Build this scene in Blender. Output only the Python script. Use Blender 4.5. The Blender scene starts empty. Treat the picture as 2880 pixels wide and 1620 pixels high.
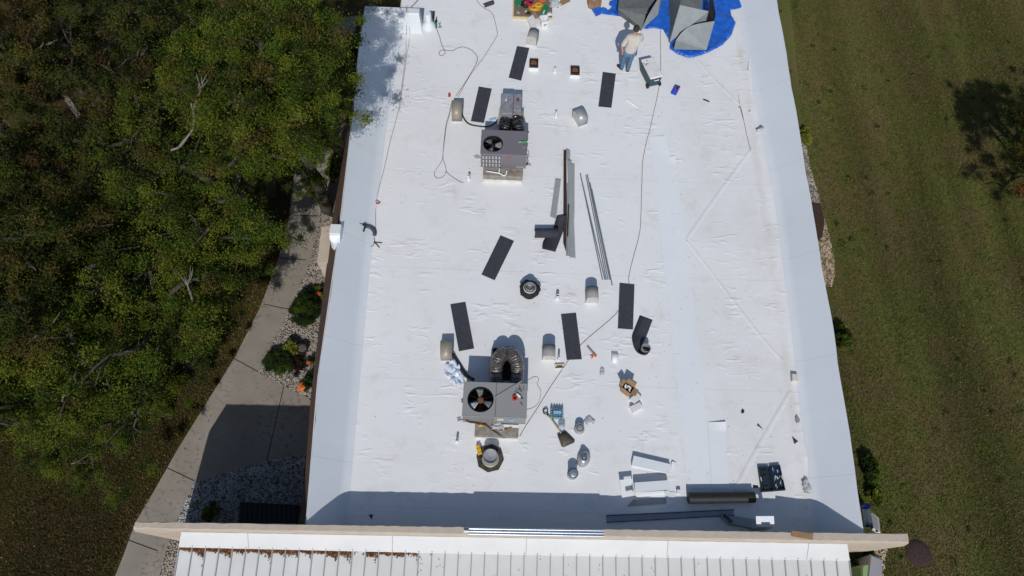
import bpy, math, random
import numpy as np
from mathutils import Vector, Matrix, Euler

# ------------------------------------------------------------------ camera, world, sun, exposure
scene = bpy.context.scene
COL = scene.collection
R_CAM = np.array([[0.9991511, -0.03788066, -0.01619067],
                  [0.02770828, 0.90878875, -0.41633552],
                  [0.03048496, 0.41553347, 0.90906688]])
F_PX, CX, CY, CAM_H = 1938.3114, 1440.0, 810.0, 16.5      # drone camera 16.5 m above the roof deck
cam_data = bpy.data.cameras.new('camera')
cam_data.sensor_width = 36.0
cam_data.lens = F_PX / 2880.0 * 36.0
cam_data.clip_end = 500.0
cam = bpy.data.objects.new('camera', cam_data)
COL.objects.link(cam)
mw = Matrix([list(r) for r in R_CAM]).to_4x4()
mw.translation = (0, 0, CAM_H)
cam.matrix_world = mw
scene.camera = cam

SUN_EL = math.atan(1 / 1.10)
SUN_DX, SUN_DY = 0.06, 1.10          # shadow offset per metre of height
sun_vec = Vector((-SUN_DX, -SUN_DY, 1.0)).normalized()     # towards the sun
world = bpy.data.worlds.new('World')
scene.world = world
world.use_nodes = True
wn = world.node_tree
bg = wn.nodes['Background']
sky = wn.nodes.new('ShaderNodeTexSky')
sky.sky_type = 'NISHITA'
sky.sun_disc = False
sky.sun_elevation = math.asin(sun_vec.z)
sky.sun_rotation = math.atan2(sun_vec.x, sun_vec.y)
sky.air_density = 1.0
sky.dust_density = 0.6
wn.links.new(sky.outputs[0], bg.inputs[0])
bg.inputs[1].default_value = 0.08
sl = bpy.data.lights.new('sun', 'SUN')
sl.energy = 2.95
sl.angle = math.radians(0.53)
sl.color = (1.0, 0.975, 0.945)
so = bpy.data.objects.new('sun', sl)
COL.objects.link(so)
so.rotation_euler = sun_vec.to_track_quat('Z', 'Y').to_euler()
scene.view_settings.view_transform = 'Standard'
scene.view_settings.look = 'None'
scene.view_settings.exposure = 0.0
scene.view_settings.gamma = 1.0
scene.render.film_transparent = False

G = -2.4                       # ground level below the roof deck
rnd = random.Random(7)

def P(u, v, z=0.0):
    """point of the plane at height z seen at pixel (u, v) of the 2880 x 1620 survey photo"""
    d = R_CAM @ np.array([u - CX, -(v - CY), -F_PX])
    t = (z - CAM_H) / d[2]
    return Vector((d[0] * t, d[1] * t, z))
def D(u, v, z=0.0):            # the same with 2576 x 1449 coordinates
    k = 2880.0 / 2576.0
    return P(u * k, v * k, z)
def zm(x0, y0, s=4.025):       # coordinates inside an enlarged window of the photo
    return lambda px, py, z=0.0: P(x0 + px / s, y0 + py / s, z)

# ------------------------------------------------------------------ materials
MATS = {}
def M(name, col, rough=0.6, metal=0.0, var=0.0, vscale=6.0, col2=None, bump=0.0, bscale=60.0, detail=5.0, spec=0.5, alpha=1.0, trans=0.0, ior=1.45, coat=0.0):
    if name in MATS: return MATS[name]
    m = bpy.data.materials.new(name)
    m.use_nodes = True
    nt = m.node_tree
    b = nt.nodes['Principled BSDF']
    b.inputs['Roughness'].default_value = rough
    b.inputs['Metallic'].default_value = metal
    b.inputs['Specular IOR Level'].default_value = spec
    b.inputs['Alpha'].default_value = alpha
    b.inputs['Transmission Weight'].default_value = trans
    b.inputs['IOR'].default_value = ior
    b.inputs['Coat Weight'].default_value = coat
    c = tuple(col) + (1,)
    tc = nt.nodes.new('ShaderNodeTexCoord')
    if var > 0 or col2:
        n = nt.nodes.new('ShaderNodeTexNoise')
        n.inputs['Scale'].default_value = vscale
        n.inputs['Detail'].default_value = detail
        n.inputs['Roughness'].default_value = 0.65
        nt.links.new(tc.outputs['Object'], n.inputs['Vector'])
        r = nt.nodes.new('ShaderNodeValToRGB')
        r.color_ramp.elements[0].position = 0.32
        r.color_ramp.elements[1].position = 0.68
        if col2:
            r.color_ramp.elements[0].color = c
            r.color_ramp.elements[1].color = tuple(col2) + (1,)
        else:
            r.color_ramp.elements[0].color = tuple(max(0, x * (1 - var)) for x in col) + (1,)
            r.color_ramp.elements[1].color = tuple(min(1, x * (1 + var)) for x in col) + (1,)
        nt.links.new(n.outputs['Fac'], r.inputs['Fac'])
        nt.links.new(r.outputs['Color'], b.inputs['Base Color'])
    else:
        b.inputs['Base Color'].default_value = c
    if bump > 0:
        n2 = nt.nodes.new('ShaderNodeTexNoise')
        n2.inputs['Scale'].default_value = bscale
        n2.inputs['Detail'].default_value = 4
        nt.links.new(tc.outputs['Object'], n2.inputs['Vector'])
        bp = nt.nodes.new('ShaderNodeBump')
        bp.inputs['Strength'].default_value = bump
        bp.inputs['Distance'].default_value = 0.02
        nt.links.new(n2.outputs['Fac'], bp.inputs['Height'])
        nt.links.new(bp.outputs['Normal'], b.inputs['Normal'])
    MATS[name] = m
    return m

class NT:
    """tiny helper for writing node graphs"""
    def __init__(s, name):
        s.m = bpy.data.materials.new(name); s.m.use_nodes = True
        s.t = s.m.node_tree; s.b = s.t.nodes['Principled BSDF']
        s.tc = s.t.nodes.new('ShaderNodeTexCoord').outputs['Object']
        MATS[name] = s.m
    def link(s, a, b): s.t.links.new(a, b)
    def mapping(s, scale=(1, 1, 1), rot=(0, 0, 0), src=None):
        n = s.t.nodes.new('ShaderNodeMapping')
        n.inputs['Scale'].default_value = scale; n.inputs['Rotation'].default_value = rot
        s.link(src or s.tc, n.inputs['Vector']); return n.outputs[0]
    def noise(s, scale, detail=4, rough=0.6, vec=None, dist=0.0):
        n = s.t.nodes.new('ShaderNodeTexNoise')
        n.inputs['Scale'].default_value = scale; n.inputs['Detail'].default_value = detail
        n.inputs['Roughness'].default_value = rough; n.inputs['Distortion'].default_value = dist
        s.link(vec or s.tc, n.inputs['Vector']); return n.outputs['Fac']
    def voro(s, scale, vec=None, feature='F1', out='Distance', rnd_=1.0):
        n = s.t.nodes.new('ShaderNodeTexVoronoi'); n.feature = feature
        n.inputs['Scale'].default_value = scale; n.inputs['Randomness'].default_value = rnd_
        s.link(vec or s.tc, n.inputs['Vector']); return n.outputs[out]
    def ramp(s, fac, stops):
        n = s.t.nodes.new('ShaderNodeValToRGB'); e = n.color_ramp.elements
        while len(e) < len(stops): e.new(0.5)
        for i, (p, c) in enumerate(stops):
            e[i].position = p
            e[i].color = (c, c, c, 1) if isinstance(c, (int, float)) else tuple(c) + (1,)
        s.link(fac, n.inputs['Fac']); return n.outputs['Color']
    def mix(s, fac, a, b, mode='MIX'):
        n = s.t.nodes.new('ShaderNodeMix'); n.data_type = 'RGBA'; n.blend_type = mode
        for k, x in ((0, fac), (6, a), (7, b)):
            if isinstance(x, (int, float)): n.inputs[k].default_value = x
            elif isinstance(x, tuple): n.inputs[k].default_value = x + (1,)
            else: s.link(x, n.inputs[k])
        return n.outputs[2]
    def math(s, op, a, b=0.0):
        n = s.t.nodes.new('ShaderNodeMath'); n.operation = op
        for k, x in ((0, a), (1, b)):
            if isinstance(x, (int, float)): n.inputs[k].default_value = x
            else: s.link(x, n.inputs[k])
        return n.outputs[0]
    def bump(s, h, strength=0.5, dist=0.02, normal=None):
        n = s.t.nodes.new('ShaderNodeBump')
        n.inputs['Strength'].default_value = strength; n.inputs['Distance'].default_value = dist
        s.link(h, n.inputs['Height'])
        if normal: s.link(normal, n.inputs['Normal'])
        return n.outputs[0]
    def done(s, col, rough=0.7, normal=None, spec=0.4):
        if isinstance(col, tuple): s.b.inputs['Base Color'].default_value = col + (1,)
        else: s.link(col, s.b.inputs['Base Color'])
        if isinstance(rough, (int, float)): s.b.inputs['Roughness'].default_value = rough
        else: s.link(rough, s.b.inputs['Roughness'])
        s.b.inputs['Specular IOR Level'].default_value = spec
        if normal: s.link(normal, s.b.inputs['Normal'])
        return s.m

def membrane(name, base, wrinkles=True, dirt=0.5):
    n = NT(name)
    big = n.noise(0.55, 5, 0.6)
    col = n.mix(n.ramp(big, [(0.35, 0.0), (0.7, 1.0)]), base, tuple(x * 0.955 for x in base))
    stain = n.math('MULTIPLY', n.ramp(n.noise(1.7, 7, 0.72), [(0.54, 0.0), (0.78, 1.0)]), dirt)
    col = n.mix(stain, col, (0.60, 0.56, 0.50))
    if name == 'membrane_slope':
        sp_ = n.t.nodes.new('ShaderNodeSeparateXYZ'); n.link(n.tc, sp_.inputs[0])
        fr = n.math('FRACT', n.math('DIVIDE', n.math('ADD', sp_.outputs[1], 40.9), 2.9))
        col = n.mix(n.math('MULTIPLY', n.ramp(fr, [(0.0, 1.0), (0.005, 1.0), (0.008, 0.0)]), 0.28), col, (0.36, 0.38, 0.41))
    if wrinkles:
        sp_ = n.t.nodes.new('ShaderNodeSeparateXYZ'); n.link(n.tc, sp_.inputs[0])
        side = n.math('MULTIPLY', n.ramp(n.math('MULTIPLY', n.math('ADD', sp_.outputs[0], 4.0), 0.1), [(0.58, 0.0), (0.80, 1.0)]), n.ramp(n.noise(0.9, 6, 0.7), [(0.35, 0.0), (0.75, 1.0)]))
        col = n.mix(n.math('MULTIPLY', side, 0.40), col, (0.60, 0.57, 0.52))
        d_ = n.math('ABSOLUTE', n.math('SUBTRACT', sp_.outputs[0], 5.30))
        foot_ = n.math('MULTIPLY', n.ramp(d_, [(0.03, 1.0), (0.16, 0.0)]), n.ramp(n.noise(2.4, 5, 0.7, n.mapping((1, 0.5, 1))), [(0.38, 0.0), (0.66, 1.0)]))
        col = n.mix(n.math('MULTIPLY', foot_, 0.34), col, (0.50, 0.44, 0.33))
        for off, per in ((0.62, 3.05), (0.0, 1.55)):
            fr = n.math('FRACT', n.math('DIVIDE', n.math('ADD', sp_.outputs[1], 40.0 + off), per))
            ln_ = n.ramp(fr, [(0.0, 1.0), (0.012 / per, 1.0), (0.016 / per, 0.0)])
            col = n.mix(n.math('MULTIPLY', ln_, 0.20 if per > 2 else 0.07), col, (0.35, 0.36, 0.38))
    streak = n.math('MULTIPLY', n.ramp(n.noise(9.0, 5, 0.7, n.mapping((1.0, 0.35, 1))), [(0.62, 0.0), (0.78, 1.0)]), dirt * 0.45)
    col = n.mix(streak, col, (0.52, 0.49, 0.45))
    spots = n.ramp(n.voro(2.6), [(0.018, 1.0), (0.03, 0.0)])
    sp = n.math('MULTIPLY', spots, n.math('MULTIPLY', n.ramp(n.noise(0.9, 2), [(0.5, 0.0), (0.62, 1.0)]), 0.75 if dirt > 0.2 else 0.0))
    col = n.mix(sp, col, (0.16, 0.14, 0.12))
    h = n.noise(3.0, 3, 0.5)
    nor = n.bump(h, 0.10, 0.05)
    if wrinkles:
        w = n.ramp(n.noise(1.0, 0.6, 0.4, n.mapping((3.0, 8.5, 1.0), (0, 0, 0.12)), 0.5), [(0.56, 0.0), (0.74, 1.0)])
        msk = n.ramp(n.noise(0.8, 2), [(0.49, 0.0), (0.64, 1.0)])
        hh = n.math('MULTIPLY', w, msk)
        nor = n.bump(hh, 0.34, 0.035, nor)
    fine = n.noise(60, 3, 0.6)
    nor = n.bump(fine, 0.08, 0.004, nor)
    return n.done(col, 0.55, nor, 0.35)

M_ROOF = membrane('white_membrane', (0.79, 0.787, 0.778), True, 0.6)
M_SLOPE = membrane('membrane_slope', (0.70, 0.73, 0.76), False, 0.22)
M_PATCH = membrane('membrane_patch', (0.775, 0.79, 0.80), False, 0.08)

def grass_mat(name, greens, browns, bal):
    n = NT(name)
    fine = n.noise(26, 6, 0.75)
    col = n.ramp(fine, [(0.30, tuple(x * 0.35 for x in greens)), (0.52, greens), (0.74, tuple(min(1, x * 1.9) for x in greens))])
    bro = n.ramp(n.noise(33, 6, 0.8), [(0.30, tuple(x * 0.4 for x in browns)), (0.55, browns), (0.75, tuple(min(1, x * 1.8) for x in browns))])
    patch = n.ramp(n.noise(0.45, 9, 0.72), [(bal - 0.07, 0.0), (bal + 0.08, 1.0)])
    col = n.mix(patch, col, bro)
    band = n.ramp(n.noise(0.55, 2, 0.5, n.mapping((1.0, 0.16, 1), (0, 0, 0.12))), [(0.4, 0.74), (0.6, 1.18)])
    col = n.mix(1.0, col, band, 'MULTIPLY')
    mow = n.ramp(n.noise(1.15, 1, 0.4, n.mapping((1.0, 0.03, 1), (0, 0, 0.10))), [(0.38, 0.80), (0.62, 1.20)])
    col = n.mix(0.9, col, mow, 'MULTIPLY')
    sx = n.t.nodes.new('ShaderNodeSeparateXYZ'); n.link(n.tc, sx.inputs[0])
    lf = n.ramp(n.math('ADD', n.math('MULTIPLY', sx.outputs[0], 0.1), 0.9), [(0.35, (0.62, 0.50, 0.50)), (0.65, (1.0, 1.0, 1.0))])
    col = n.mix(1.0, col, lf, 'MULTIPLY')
    tuft = n.noise(9, 5, 0.7)
    nor = n.bump(n.noise(38, 5, 0.75), 1.0, 0.05, n.bump(tuft, 0.7, 0.08))
    return n.done(col, 0.95, nor, 0.1)
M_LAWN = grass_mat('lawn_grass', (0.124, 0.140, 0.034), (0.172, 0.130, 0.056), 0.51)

n = NT('concrete')
c = n.ramp(n.noise(1.1, 6, 0.6), [(0.3, (0.235, 0.205, 0.170)), (0.7, (0.300, 0.265, 0.222))])
blot = n.ramp(n.noise(6.5, 3, 0.5, n.mapping((1.0, 1.7, 1), (0, 0, 0.5))), [(0.545, 0.0), (0.60, 1.0)])
zone = n.ramp(n.noise(0.75, 3), [(0.42, 0.0), (0.60, 1.0)])
c = n.mix(n.math('MULTIPLY', n.math('MULTIPLY', blot, zone), 0.6), c, (0.12, 0.112, 0.10))
M_CONC = n.done(c, 0.85, n.bump(n.noise(90, 3), 0.25, 0.01), 0.3)

def stone_mat(name, cols):
    n = NT(name)
    cc = n.voro(9.0, None, 'F1', 'Color')
    sep = n.t.nodes.new('ShaderNodeSeparateColor'); n.link(cc, sep.inputs[0])
    k = len(cols) - 1
    col = n.ramp(sep.outputs[0], [(i / k, c_) for i, c_ in enumerate(cols)])
    return n.done(col, 0.8, n.bump(n.noise(60, 3), 0.3, 0.01), 0.3)
M_STONE = stone_mat('river_stones', [(0.20, 0.17, 0.14), (0.36, 0.31, 0.25), (0.44, 0.39, 0.33), (0.28, 0.24, 0.20), (0.50, 0.46, 0.40)])
M_STONEW = stone_mat('white_stones', [(0.20, 0.195, 0.195), (0.38, 0.375, 0.37), (0.46, 0.45, 0.44), (0.29, 0.28, 0.28), (0.54, 0.52, 0.51)])
M_STONET = stone_mat('tan_stones', [(0.14, 0.09, 0.05), (0.48, 0.36, 0.22), (0.58, 0.45, 0.30), (0.34, 0.24, 0.14), (0.60, 0.52, 0.40)])

n = NT('stucco')
c = n.ramp(n.noise(3.0, 6, 0.7), [(0.3, (0.50, 0.415, 0.33)), (0.7, (0.585, 0.495, 0.41))])
st = n.ramp(n.noise(5, 5, 0.75), [(0.64, 0.0), (0.78, 1.0)])
c = n.mix(n.math('MULTIPLY', st, 0.35), c, (0.25, 0.21, 0.18))
M_STUCCO = n.done(c, 0.9, n.bump(n.noise(45, 5, 0.7), 0.6, 0.02), 0.2)

M_BROWN = M('brown_mansard', (0.125, 0.075, 0.055), 0.7, var=0.2, vscale=2.5, bump=0.2)
M_TRIMW = M('white_trim', (0.72, 0.71, 0.68), 0.5, var=0.08, vscale=3)
M_PANEL = M('white_roof_panel', (0.635, 0.635, 0.615), 0.45, var=0.05, vscale=1.5)
M_FLASH = M('white_flashing', (0.62, 0.62, 0.615), 0.45, var=0.05, vscale=1.2)
M_SEAM = M('seam_metal', (0.33, 0.34, 0.345), 0.55)
M_DARK = M('dark_gap', (0.012, 0.012, 0.014), 0.9)
M_PAD = M('walkway_pad', (0.034, 0.036, 0.050), 0.85, vscale=7, col2=(0.058, 0.058, 0.070), bump=0.6, bscale=120, detail=8)
M_PADU = M('pad_underside', (0.075, 0.075, 0.08), 0.75, var=0.15, vscale=20)
M_GALV = M('galvanised_steel', (0.42, 0.43, 0.43), 0.48, metal=0.45, var=0.12, vscale=9, bump=0.05)
M_GALVD = M('duct_metal', (0.125, 0.130, 0.126), 0.65, metal=0.1, var=0.14, vscale=7, bump=0.1, bscale=20)
M_LINER = M('duct_liner', (0.012, 0.012, 0.013), 0.95, var=0.3, vscale=40, bump=0.6)
M_BEIGE = M('beige_metal', (0.36, 0.315, 0.25), 0.52, metal=0.25, var=0.12, vscale=14)
M_HOODG = M('grey_hood_metal', (0.27, 0.262, 0.252), 0.75, metal=0.0, var=0.1, vscale=12)
M_AC1 = M('charcoal_cabinet', (0.170, 0.158, 0.175), 0.65, var=0.12, vscale=60)
M_AC2 = M('grey_cabinet', (0.275, 0.272, 0.268), 0.65, var=0.1, vscale=40)
M_BLACK = M('black_plastic', (0.012, 0.012, 0.014), 0.5)
M_RUB = M('black_rubber', (0.018, 0.018, 0.02), 0.75, var=0.3, vscale=20)
M_FLEXB = M('black_flex_wrap', (0.010, 0.009, 0.009), 0.22, var=0.4, vscale=20, bump=0.9, bscale=26, coat=0.5)
M_FLEXS = M('foil_flex_wrap', (0.16, 0.140, 0.130), 0.27, metal=0.5, var=0.55, vscale=16, bump=0.9, bscale=22, coat=0.4)
M_FOIL = M('foil_duct_wrap', (0.29, 0.285, 0.31), 0.45, metal=0.2, var=0.30, vscale=9, bump=0.5, bscale=25)
M_CURB = M('dirty_curb', (0.25, 0.225, 0.19), 0.8, var=0.30, vscale=7, col2=None, bump=0.2)
M_CURBW = M('curb_flashing', (0.62, 0.60, 0.55), 0.7, var=0.2, vscale=6)
M_RUST = M('rusty_steel', (0.20, 0.075, 0.025), 0.85, var=0.55, vscale=18, bump=0.4)
M_WHITEP = M('white_plastic', (0.74, 0.75, 0.75), 0.45, var=0.06, vscale=9)
M_DIRTW = M('scuffed_white_plastic', (0.78, 0.77, 0.75), 0.55, var=0.0, vscale=7, col2=(0.64, 0.62, 0.60))
M_TEAL = M('teal_plastic', (0.018, 0.060, 0.075), 0.5, var=0.15, vscale=10)
M_CARD = M('cardboard', (0.30, 0.185, 0.09), 0.85, var=0.15, vscale=8)
M_CARDD = M('grey_cardboard', (0.24, 0.175, 0.12), 0.85, var=0.15, vscale=8)
M_WOOD = M('plywood', (0.19, 0.135, 0.085), 0.85, var=0.25, vscale=9)
M_PINE = M('pine_wood', (0.58, 0.46, 0.27), 0.75, var=0.15, vscale=14)
M_TARP = M('blue_tarp', (0.015, 0.118, 0.53), 0.38, var=0.22, vscale=6, bump=1.0, bscale=14, coat=0.25)
M_ROLL = M('black_roll', (0.020, 0.018, 0.018), 0.55, var=0.3, vscale=12)
M_CASE = M('dark_navy_case', (0.013, 0.024, 0.036), 0.5, var=0.3, vscale=12)
M_BLUE = M('blue_paint', (0.02, 0.06, 0.42), 0.45)
M_SKYB = M('light_blue_plastic', (0.25, 0.48, 0.68), 0.45)
M_RED = M('red_plastic', (0.50, 0.045, 0.035), 0.45)
M_ORANGE = M('orange_plastic', (0.62, 0.11, 0.02), 0.5)
M_MAG = M('magenta_cord', (0.42, 0.015, 0.08), 0.5)
M_YEL = M('yellow_hose', (0.62, 0.33, 0.015), 0.5, var=0.15, vscale=15)
M_YEL2 = M('yellow_tool', (0.70, 0.40, 0.02), 0.45)
M_GREEN = M('green_plastic', (0.010, 0.19, 0.075), 0.45)
M_GREENL = M('green_tube', (0.03, 0.33, 0.06), 0.45)
M_CORD = M('cord_brown', (0.10, 0.055, 0.038), 0.6)
M_CORDG = M('cord_grey', (0.10, 0.095, 0.09), 0.6)
M_CHAN = M('grey_channel', (0.30, 0.325, 0.325), 0.5, var=0.08, vscale=5)
M_CHANB = M('brown_channel', (0.050, 0.032, 0.025), 0.6, var=0.3, vscale=6)
M_ROD = M('blue_grey_rod', (0.19, 0.225, 0.27), 0.5, metal=0.3, var=0.1)
M_WMETAL = M('white_sheet_metal', (0.74, 0.76, 0.775), 0.4, var=0.04, vscale=3)
M_ALU = M('bright_aluminium', (0.46, 0.51, 0.57), 0.34, metal=0.7, var=0.1, vscale=3)
M_SKIN = M('skin', (0.40, 0.20, 0.135), 0.6, var=0.1, vscale=20)
M_SHIRT = M('cream_shirt', (0.50, 0.46, 0.41), 0.85, var=0.08, vscale=9, bump=0.5, bscale=12)
M_JEANS = M('blue_jeans', (0.085, 0.155, 0.25), 0.85, var=0.2, vscale=12, bump=0.3, bscale=18)
M_SHOE = M('dark_shoe', (0.035, 0.030, 0.030), 0.7)
M_HAIR = M('dark_hair', (0.030, 0.022, 0.020), 0.7, var=0.3, vscale=30, bump=0.5)
M_BARK = M('bark', (0.062, 0.050, 0.040), 0.9, var=0.35, vscale=6, bump=0.6, bscale=25)
M_DEAD = M('dead_wood', (0.22, 0.19, 0.155), 0.85, var=0.25, vscale=8)
M_MULCH = M('brown_mulch', (0.048, 0.026, 0.016), 0.95, var=0.6, vscale=28, bump=1.0, bscale=40)
M_SOIL = M('dark_soil', (0.11, 0.095, 0.08), 0.95, var=0.5, vscale=25, bump=0.8)
M_TORN = M('torn_black_membrane', (0.016, 0.014, 0.013), 0.8, var=0.6, vscale=14, bump=1.0, bscale=30)
M_TAR = M('tar_and_debris', (0.012, 0.011, 0.010), 0.85, vscale=13, col2=(0.10, 0.09, 0.065), bump=1.0, bscale=30, detail=7)
M_PLAST = M('clear_plastic_bag', (0.62, 0.63, 0.65), 0.3, var=0.25, vscale=10, bump=1.0, bscale=12, alpha=0.6)
M_HOODE = M('pale_hood_end', (0.50, 0.48, 0.44), 0.7, var=0.15, vscale=12)
M_CLEAR = M('clear_plastic', (0.50, 0.55, 0.60), 0.12, alpha=0.55, spec=0.6)
M_BOTTLE = M('water_bottle_plastic', (0.24, 0.42, 0.50), 0.12, alpha=0.75, spec=0.7)
M_STEEL = M('shovel_steel', (0.10, 0.085, 0.07), 0.6, metal=0.4, var=0.5, vscale=14)
M_GREYB = M('grey_bin_plastic', (0.30, 0.30, 0.32), 0.5, var=0.05)
M_GREENB = M('pale_green_plastic', (0.24, 0.36, 0.17), 0.45, var=0.06)
M_DKPLAST = M('translucent_strip', (0.27, 0.31, 0.37), 0.35, var=0.1, vscale=5)
M_LABEL = M('paper_label', (0.62, 0.60, 0.50), 0.6)
M_PUMP = M('pumpkin_orange', (0.62, 0.15, 0.025), 0.5, var=0.2, vscale=7)
M_POT = M('dark_pot', (0.035, 0.022, 0.018), 0.6)

def leaf_mat(name, col, rough=0.6, tr=0.27):
    n = NT(name)
    c = n.ramp(n.noise(2.2, 5, 0.7), [(0.3, tuple(x * 0.65 for x in col)), (0.7, tuple(min(1, x * 1.35) for x in col))])
    n.done(c, rough, None, 0.12)
    t = n.t.nodes.new('ShaderNodeBsdfTranslucent'); n.link(c, t.inputs['Color'])
    mx = n.t.nodes.new('ShaderNodeMixShader'); mx.inputs[0].default_value = tr
    out = n.t.nodes['Material Output']
    n.link(n.b.outputs[0], mx.inputs[1]); n.link(t.outputs[0], mx.inputs[2]); n.link(mx.outputs[0], out.inputs[0])
    return n.m
LEAF_G = leaf_mat('leaf_green', (0.070, 0.110, 0.011))
LEAF_Y = leaf_mat('leaf_yellow_green', (0.128, 0.150, 0.015))
LEAF_D = leaf_mat('leaf_dark_green', (0.032, 0.050, 0.009))
LEAF_B = leaf_mat('leaf_brown', (0.110, 0.082, 0.020))
DK = [leaf_mat('leaf_olive', (0.052, 0.070, 0.011)), leaf_mat('leaf_bronze', (0.088, 0.076, 0.016)), leaf_mat('leaf_deep_olive', (0.026, 0.034, 0.008)), leaf_mat('leaf_russet', (0.080, 0.050, 0.016))]
LEAF_R = leaf_mat('leaf_copper', (0.22, 0.09, 0.035))
LEAF_L = leaf_mat('leaf_lime', (0.20, 0.21, 0.03))
LEAF_P = leaf_mat('leaf_dark_purple', (0.035, 0.014, 0.016))
LEAF_E = leaf_mat('leaf_conifer', (0.022, 0.048, 0.012))
LEAF_N = leaf_mat('leaf_litter_rust', (0.17, 0.060, 0.018), 0.7, 0.1)
LEAF_T = leaf_mat('leaf_litter_tan', (0.33, 0.20, 0.09), 0.7, 0.1)

# ------------------------------------------------------------------ mesh helpers
class MB:
    def __init__(s): s.v = []; s.f = []; s.mi = []
    def add(s, vs, fs, m=0):
        b = len(s.v); s.v += [Vector(p) for p in vs]
        for f in fs: s.f.append(tuple(b + i for i in f)); s.mi.append(m)
        return s
    def poly(s, pts, m=0): return s.add(pts, [tuple(range(len(pts)))], m)
    def box(s, x0, y0, z0, x1, y1, z1, m=0, T=None):
        vs = [(x0, y0, z0), (x1, y0, z0), (x1, y1, z0), (x0, y1, z0), (x0, y0, z1), (x1, y0, z1), (x1, y1, z1), (x0, y1, z1)]
        if T: vs = [T @ Vector(p) for p in vs]
        return s.add(vs, [(3, 2, 1, 0), (4, 5, 6, 7), (0, 1, 5, 4), (1, 2, 6, 5), (2, 3, 7, 6), (3, 0, 4, 7)], m)
    def prism(s, base, top, m=0, mt=None):
        n = len(base)
        s.add(list(base) + list(top), [(i, (i + 1) % n, n + (i + 1) % n, n + i) for i in range(n)], m)
        s.add(top, [tuple(range(n))], m if mt is None else mt)
        s.add(base, [tuple(reversed(range(n)))], m); return s
    def tube(s, path, r, n=8, m=0, cap=True):
        path = [Vector(p) for p in path]; k = len(path)
        rs = r if isinstance(r, (list, tuple)) else [r] * k
        up = Vector((0, 0, 1)); rings = []
        prev = None
        for i, p in enumerate(path):
            d = (path[min(i + 1, k - 1)] - path[max(i - 1, 0)])
            d = d.normalized() if d.length > 1e-9 else Vector((0, 0, 1))
            if prev is None:
                a = d.cross(up)
                if a.length < 0.05: a = d.cross(Vector((1, 0, 0)))
            else: a = prev - d * prev.dot(d)
            a.normalize(); prev = a
            b2 = d.cross(a)
            rings.append([p + (a * math.cos(t) + b2 * math.sin(t)) * rs[i] for t in (2 * math.pi * j / n for j in range(n))])
        vs = [q for ring in rings for q in ring]
        fs = [(i * n + j, i * n + (j + 1) % n, (i + 1) * n + (j + 1) % n, (i + 1) * n + j) for i in range(k - 1) for j in range(n)]
        if cap: fs += [tuple(reversed(range(n))), tuple((k - 1) * n + j for j in range(n))]
        return s.add(vs, fs, m)
    def lathe(s, prof, c=(0, 0, 0), n=20, m=0, sx=1, sy=1, T=None):
        c = Vector(c); k = len(prof); vs = []
        for (r, z) in prof:
            for j in range(n):
                t = 2 * math.pi * j / n
                p = Vector((r * math.cos(t) * sx, r * math.sin(t) * sy, z))
                vs.append((T @ p if T else p) + c)
        fs = [(i * n + j, i * n + (j + 1) % n, (i + 1) * n + (j + 1) % n, (i + 1) * n + j) for i in range(k - 1) for j in range(n)]
        if prof[0][0] > 1e-6: fs.append(tuple(reversed(range(n))))
        if prof[-1][0] > 1e-6: fs.append(tuple((k - 1) * n + j for j in range(n)))
        return s.add(vs, fs, m)
    def ring(s, prof, c=(0, 0, 0), n=20, m=0, T=None):   # open lathe, no caps
        c = Vector(c); k = len(prof); vs = []
        for (r, z) in prof:
            for j in range(n):
                t = 2 * math.pi * j / n
                p = Vector((r * math.cos(t), r * math.sin(t), z)); vs.append((T @ p if T else p) + c)
        return s.add(vs, [(i * n + j, i * n + (j + 1) % n, (i + 1) * n + (j + 1) % n, (i + 1) * n + j) for i in range(k - 1) for j in range(n)], m)
    def extr(s, prof, a, b, m=0, closed=True, caps=True):
        """sweep an (offset, height) profile from a to b; offset is to the right of a->b"""
        a = Vector(a); b = Vector(b); d = (b - a).normalized()
        r = d.cross(Vector((0, 0, 1))).normalized(); u = r.cross(d); k = len(prof)
        vs = [q + r * x + u * z for q in (a, b) for x, z in prof]
        rng = range(k if closed else k - 1)
        fs = [(i, (i + 1) % k, k + (i + 1) % k, k + i) for i in rng]
        if closed and caps: fs += [tuple(reversed(range(k))), tuple(range(k, 2 * k))]
        return s.add(vs, fs, m)
    def grid(s, fn, nu, nv, m=0):
        vs = [fn(i / nu, j / nv) for i in range(nu + 1) for j in range(nv + 1)]
        w = nv + 1
        return s.add(vs, [(i * w + j, i * w + j + 1, (i + 1) * w + j + 1, (i + 1) * w + j) for i in range(nu) for j in range(nv)], m)
    def blob(s, c, r, seed=0, amp=0.25, nu=10, nv=14, m=0, sz=(1, 1, 1)):
        q = random.Random(seed); c = Vector(c); ph = [q.uniform(0, 6.28) for _ in range(9)]
        def fn(a, b):
            th = a * math.pi; p = b * 2 * math.pi
            k = 1 + amp * (math.sin(3 * p + ph[0] + 2 * th) * math.sin(2 * th + ph[1]) + 0.6 * math.sin(5 * p + ph[2]) * math.sin(4 * th + ph[3]) + 0.5 * math.sin(7 * th + ph[4]) * math.sin(2 * p + ph[5])) * math.sin(th)
            return c + Vector((math.sin(th) * math.cos(p) * sz[0], math.sin(th) * math.sin(p) * sz[1], math.cos(th) * sz[2])) * r * k
        return s.grid(fn, nu, nv, m)
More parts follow.
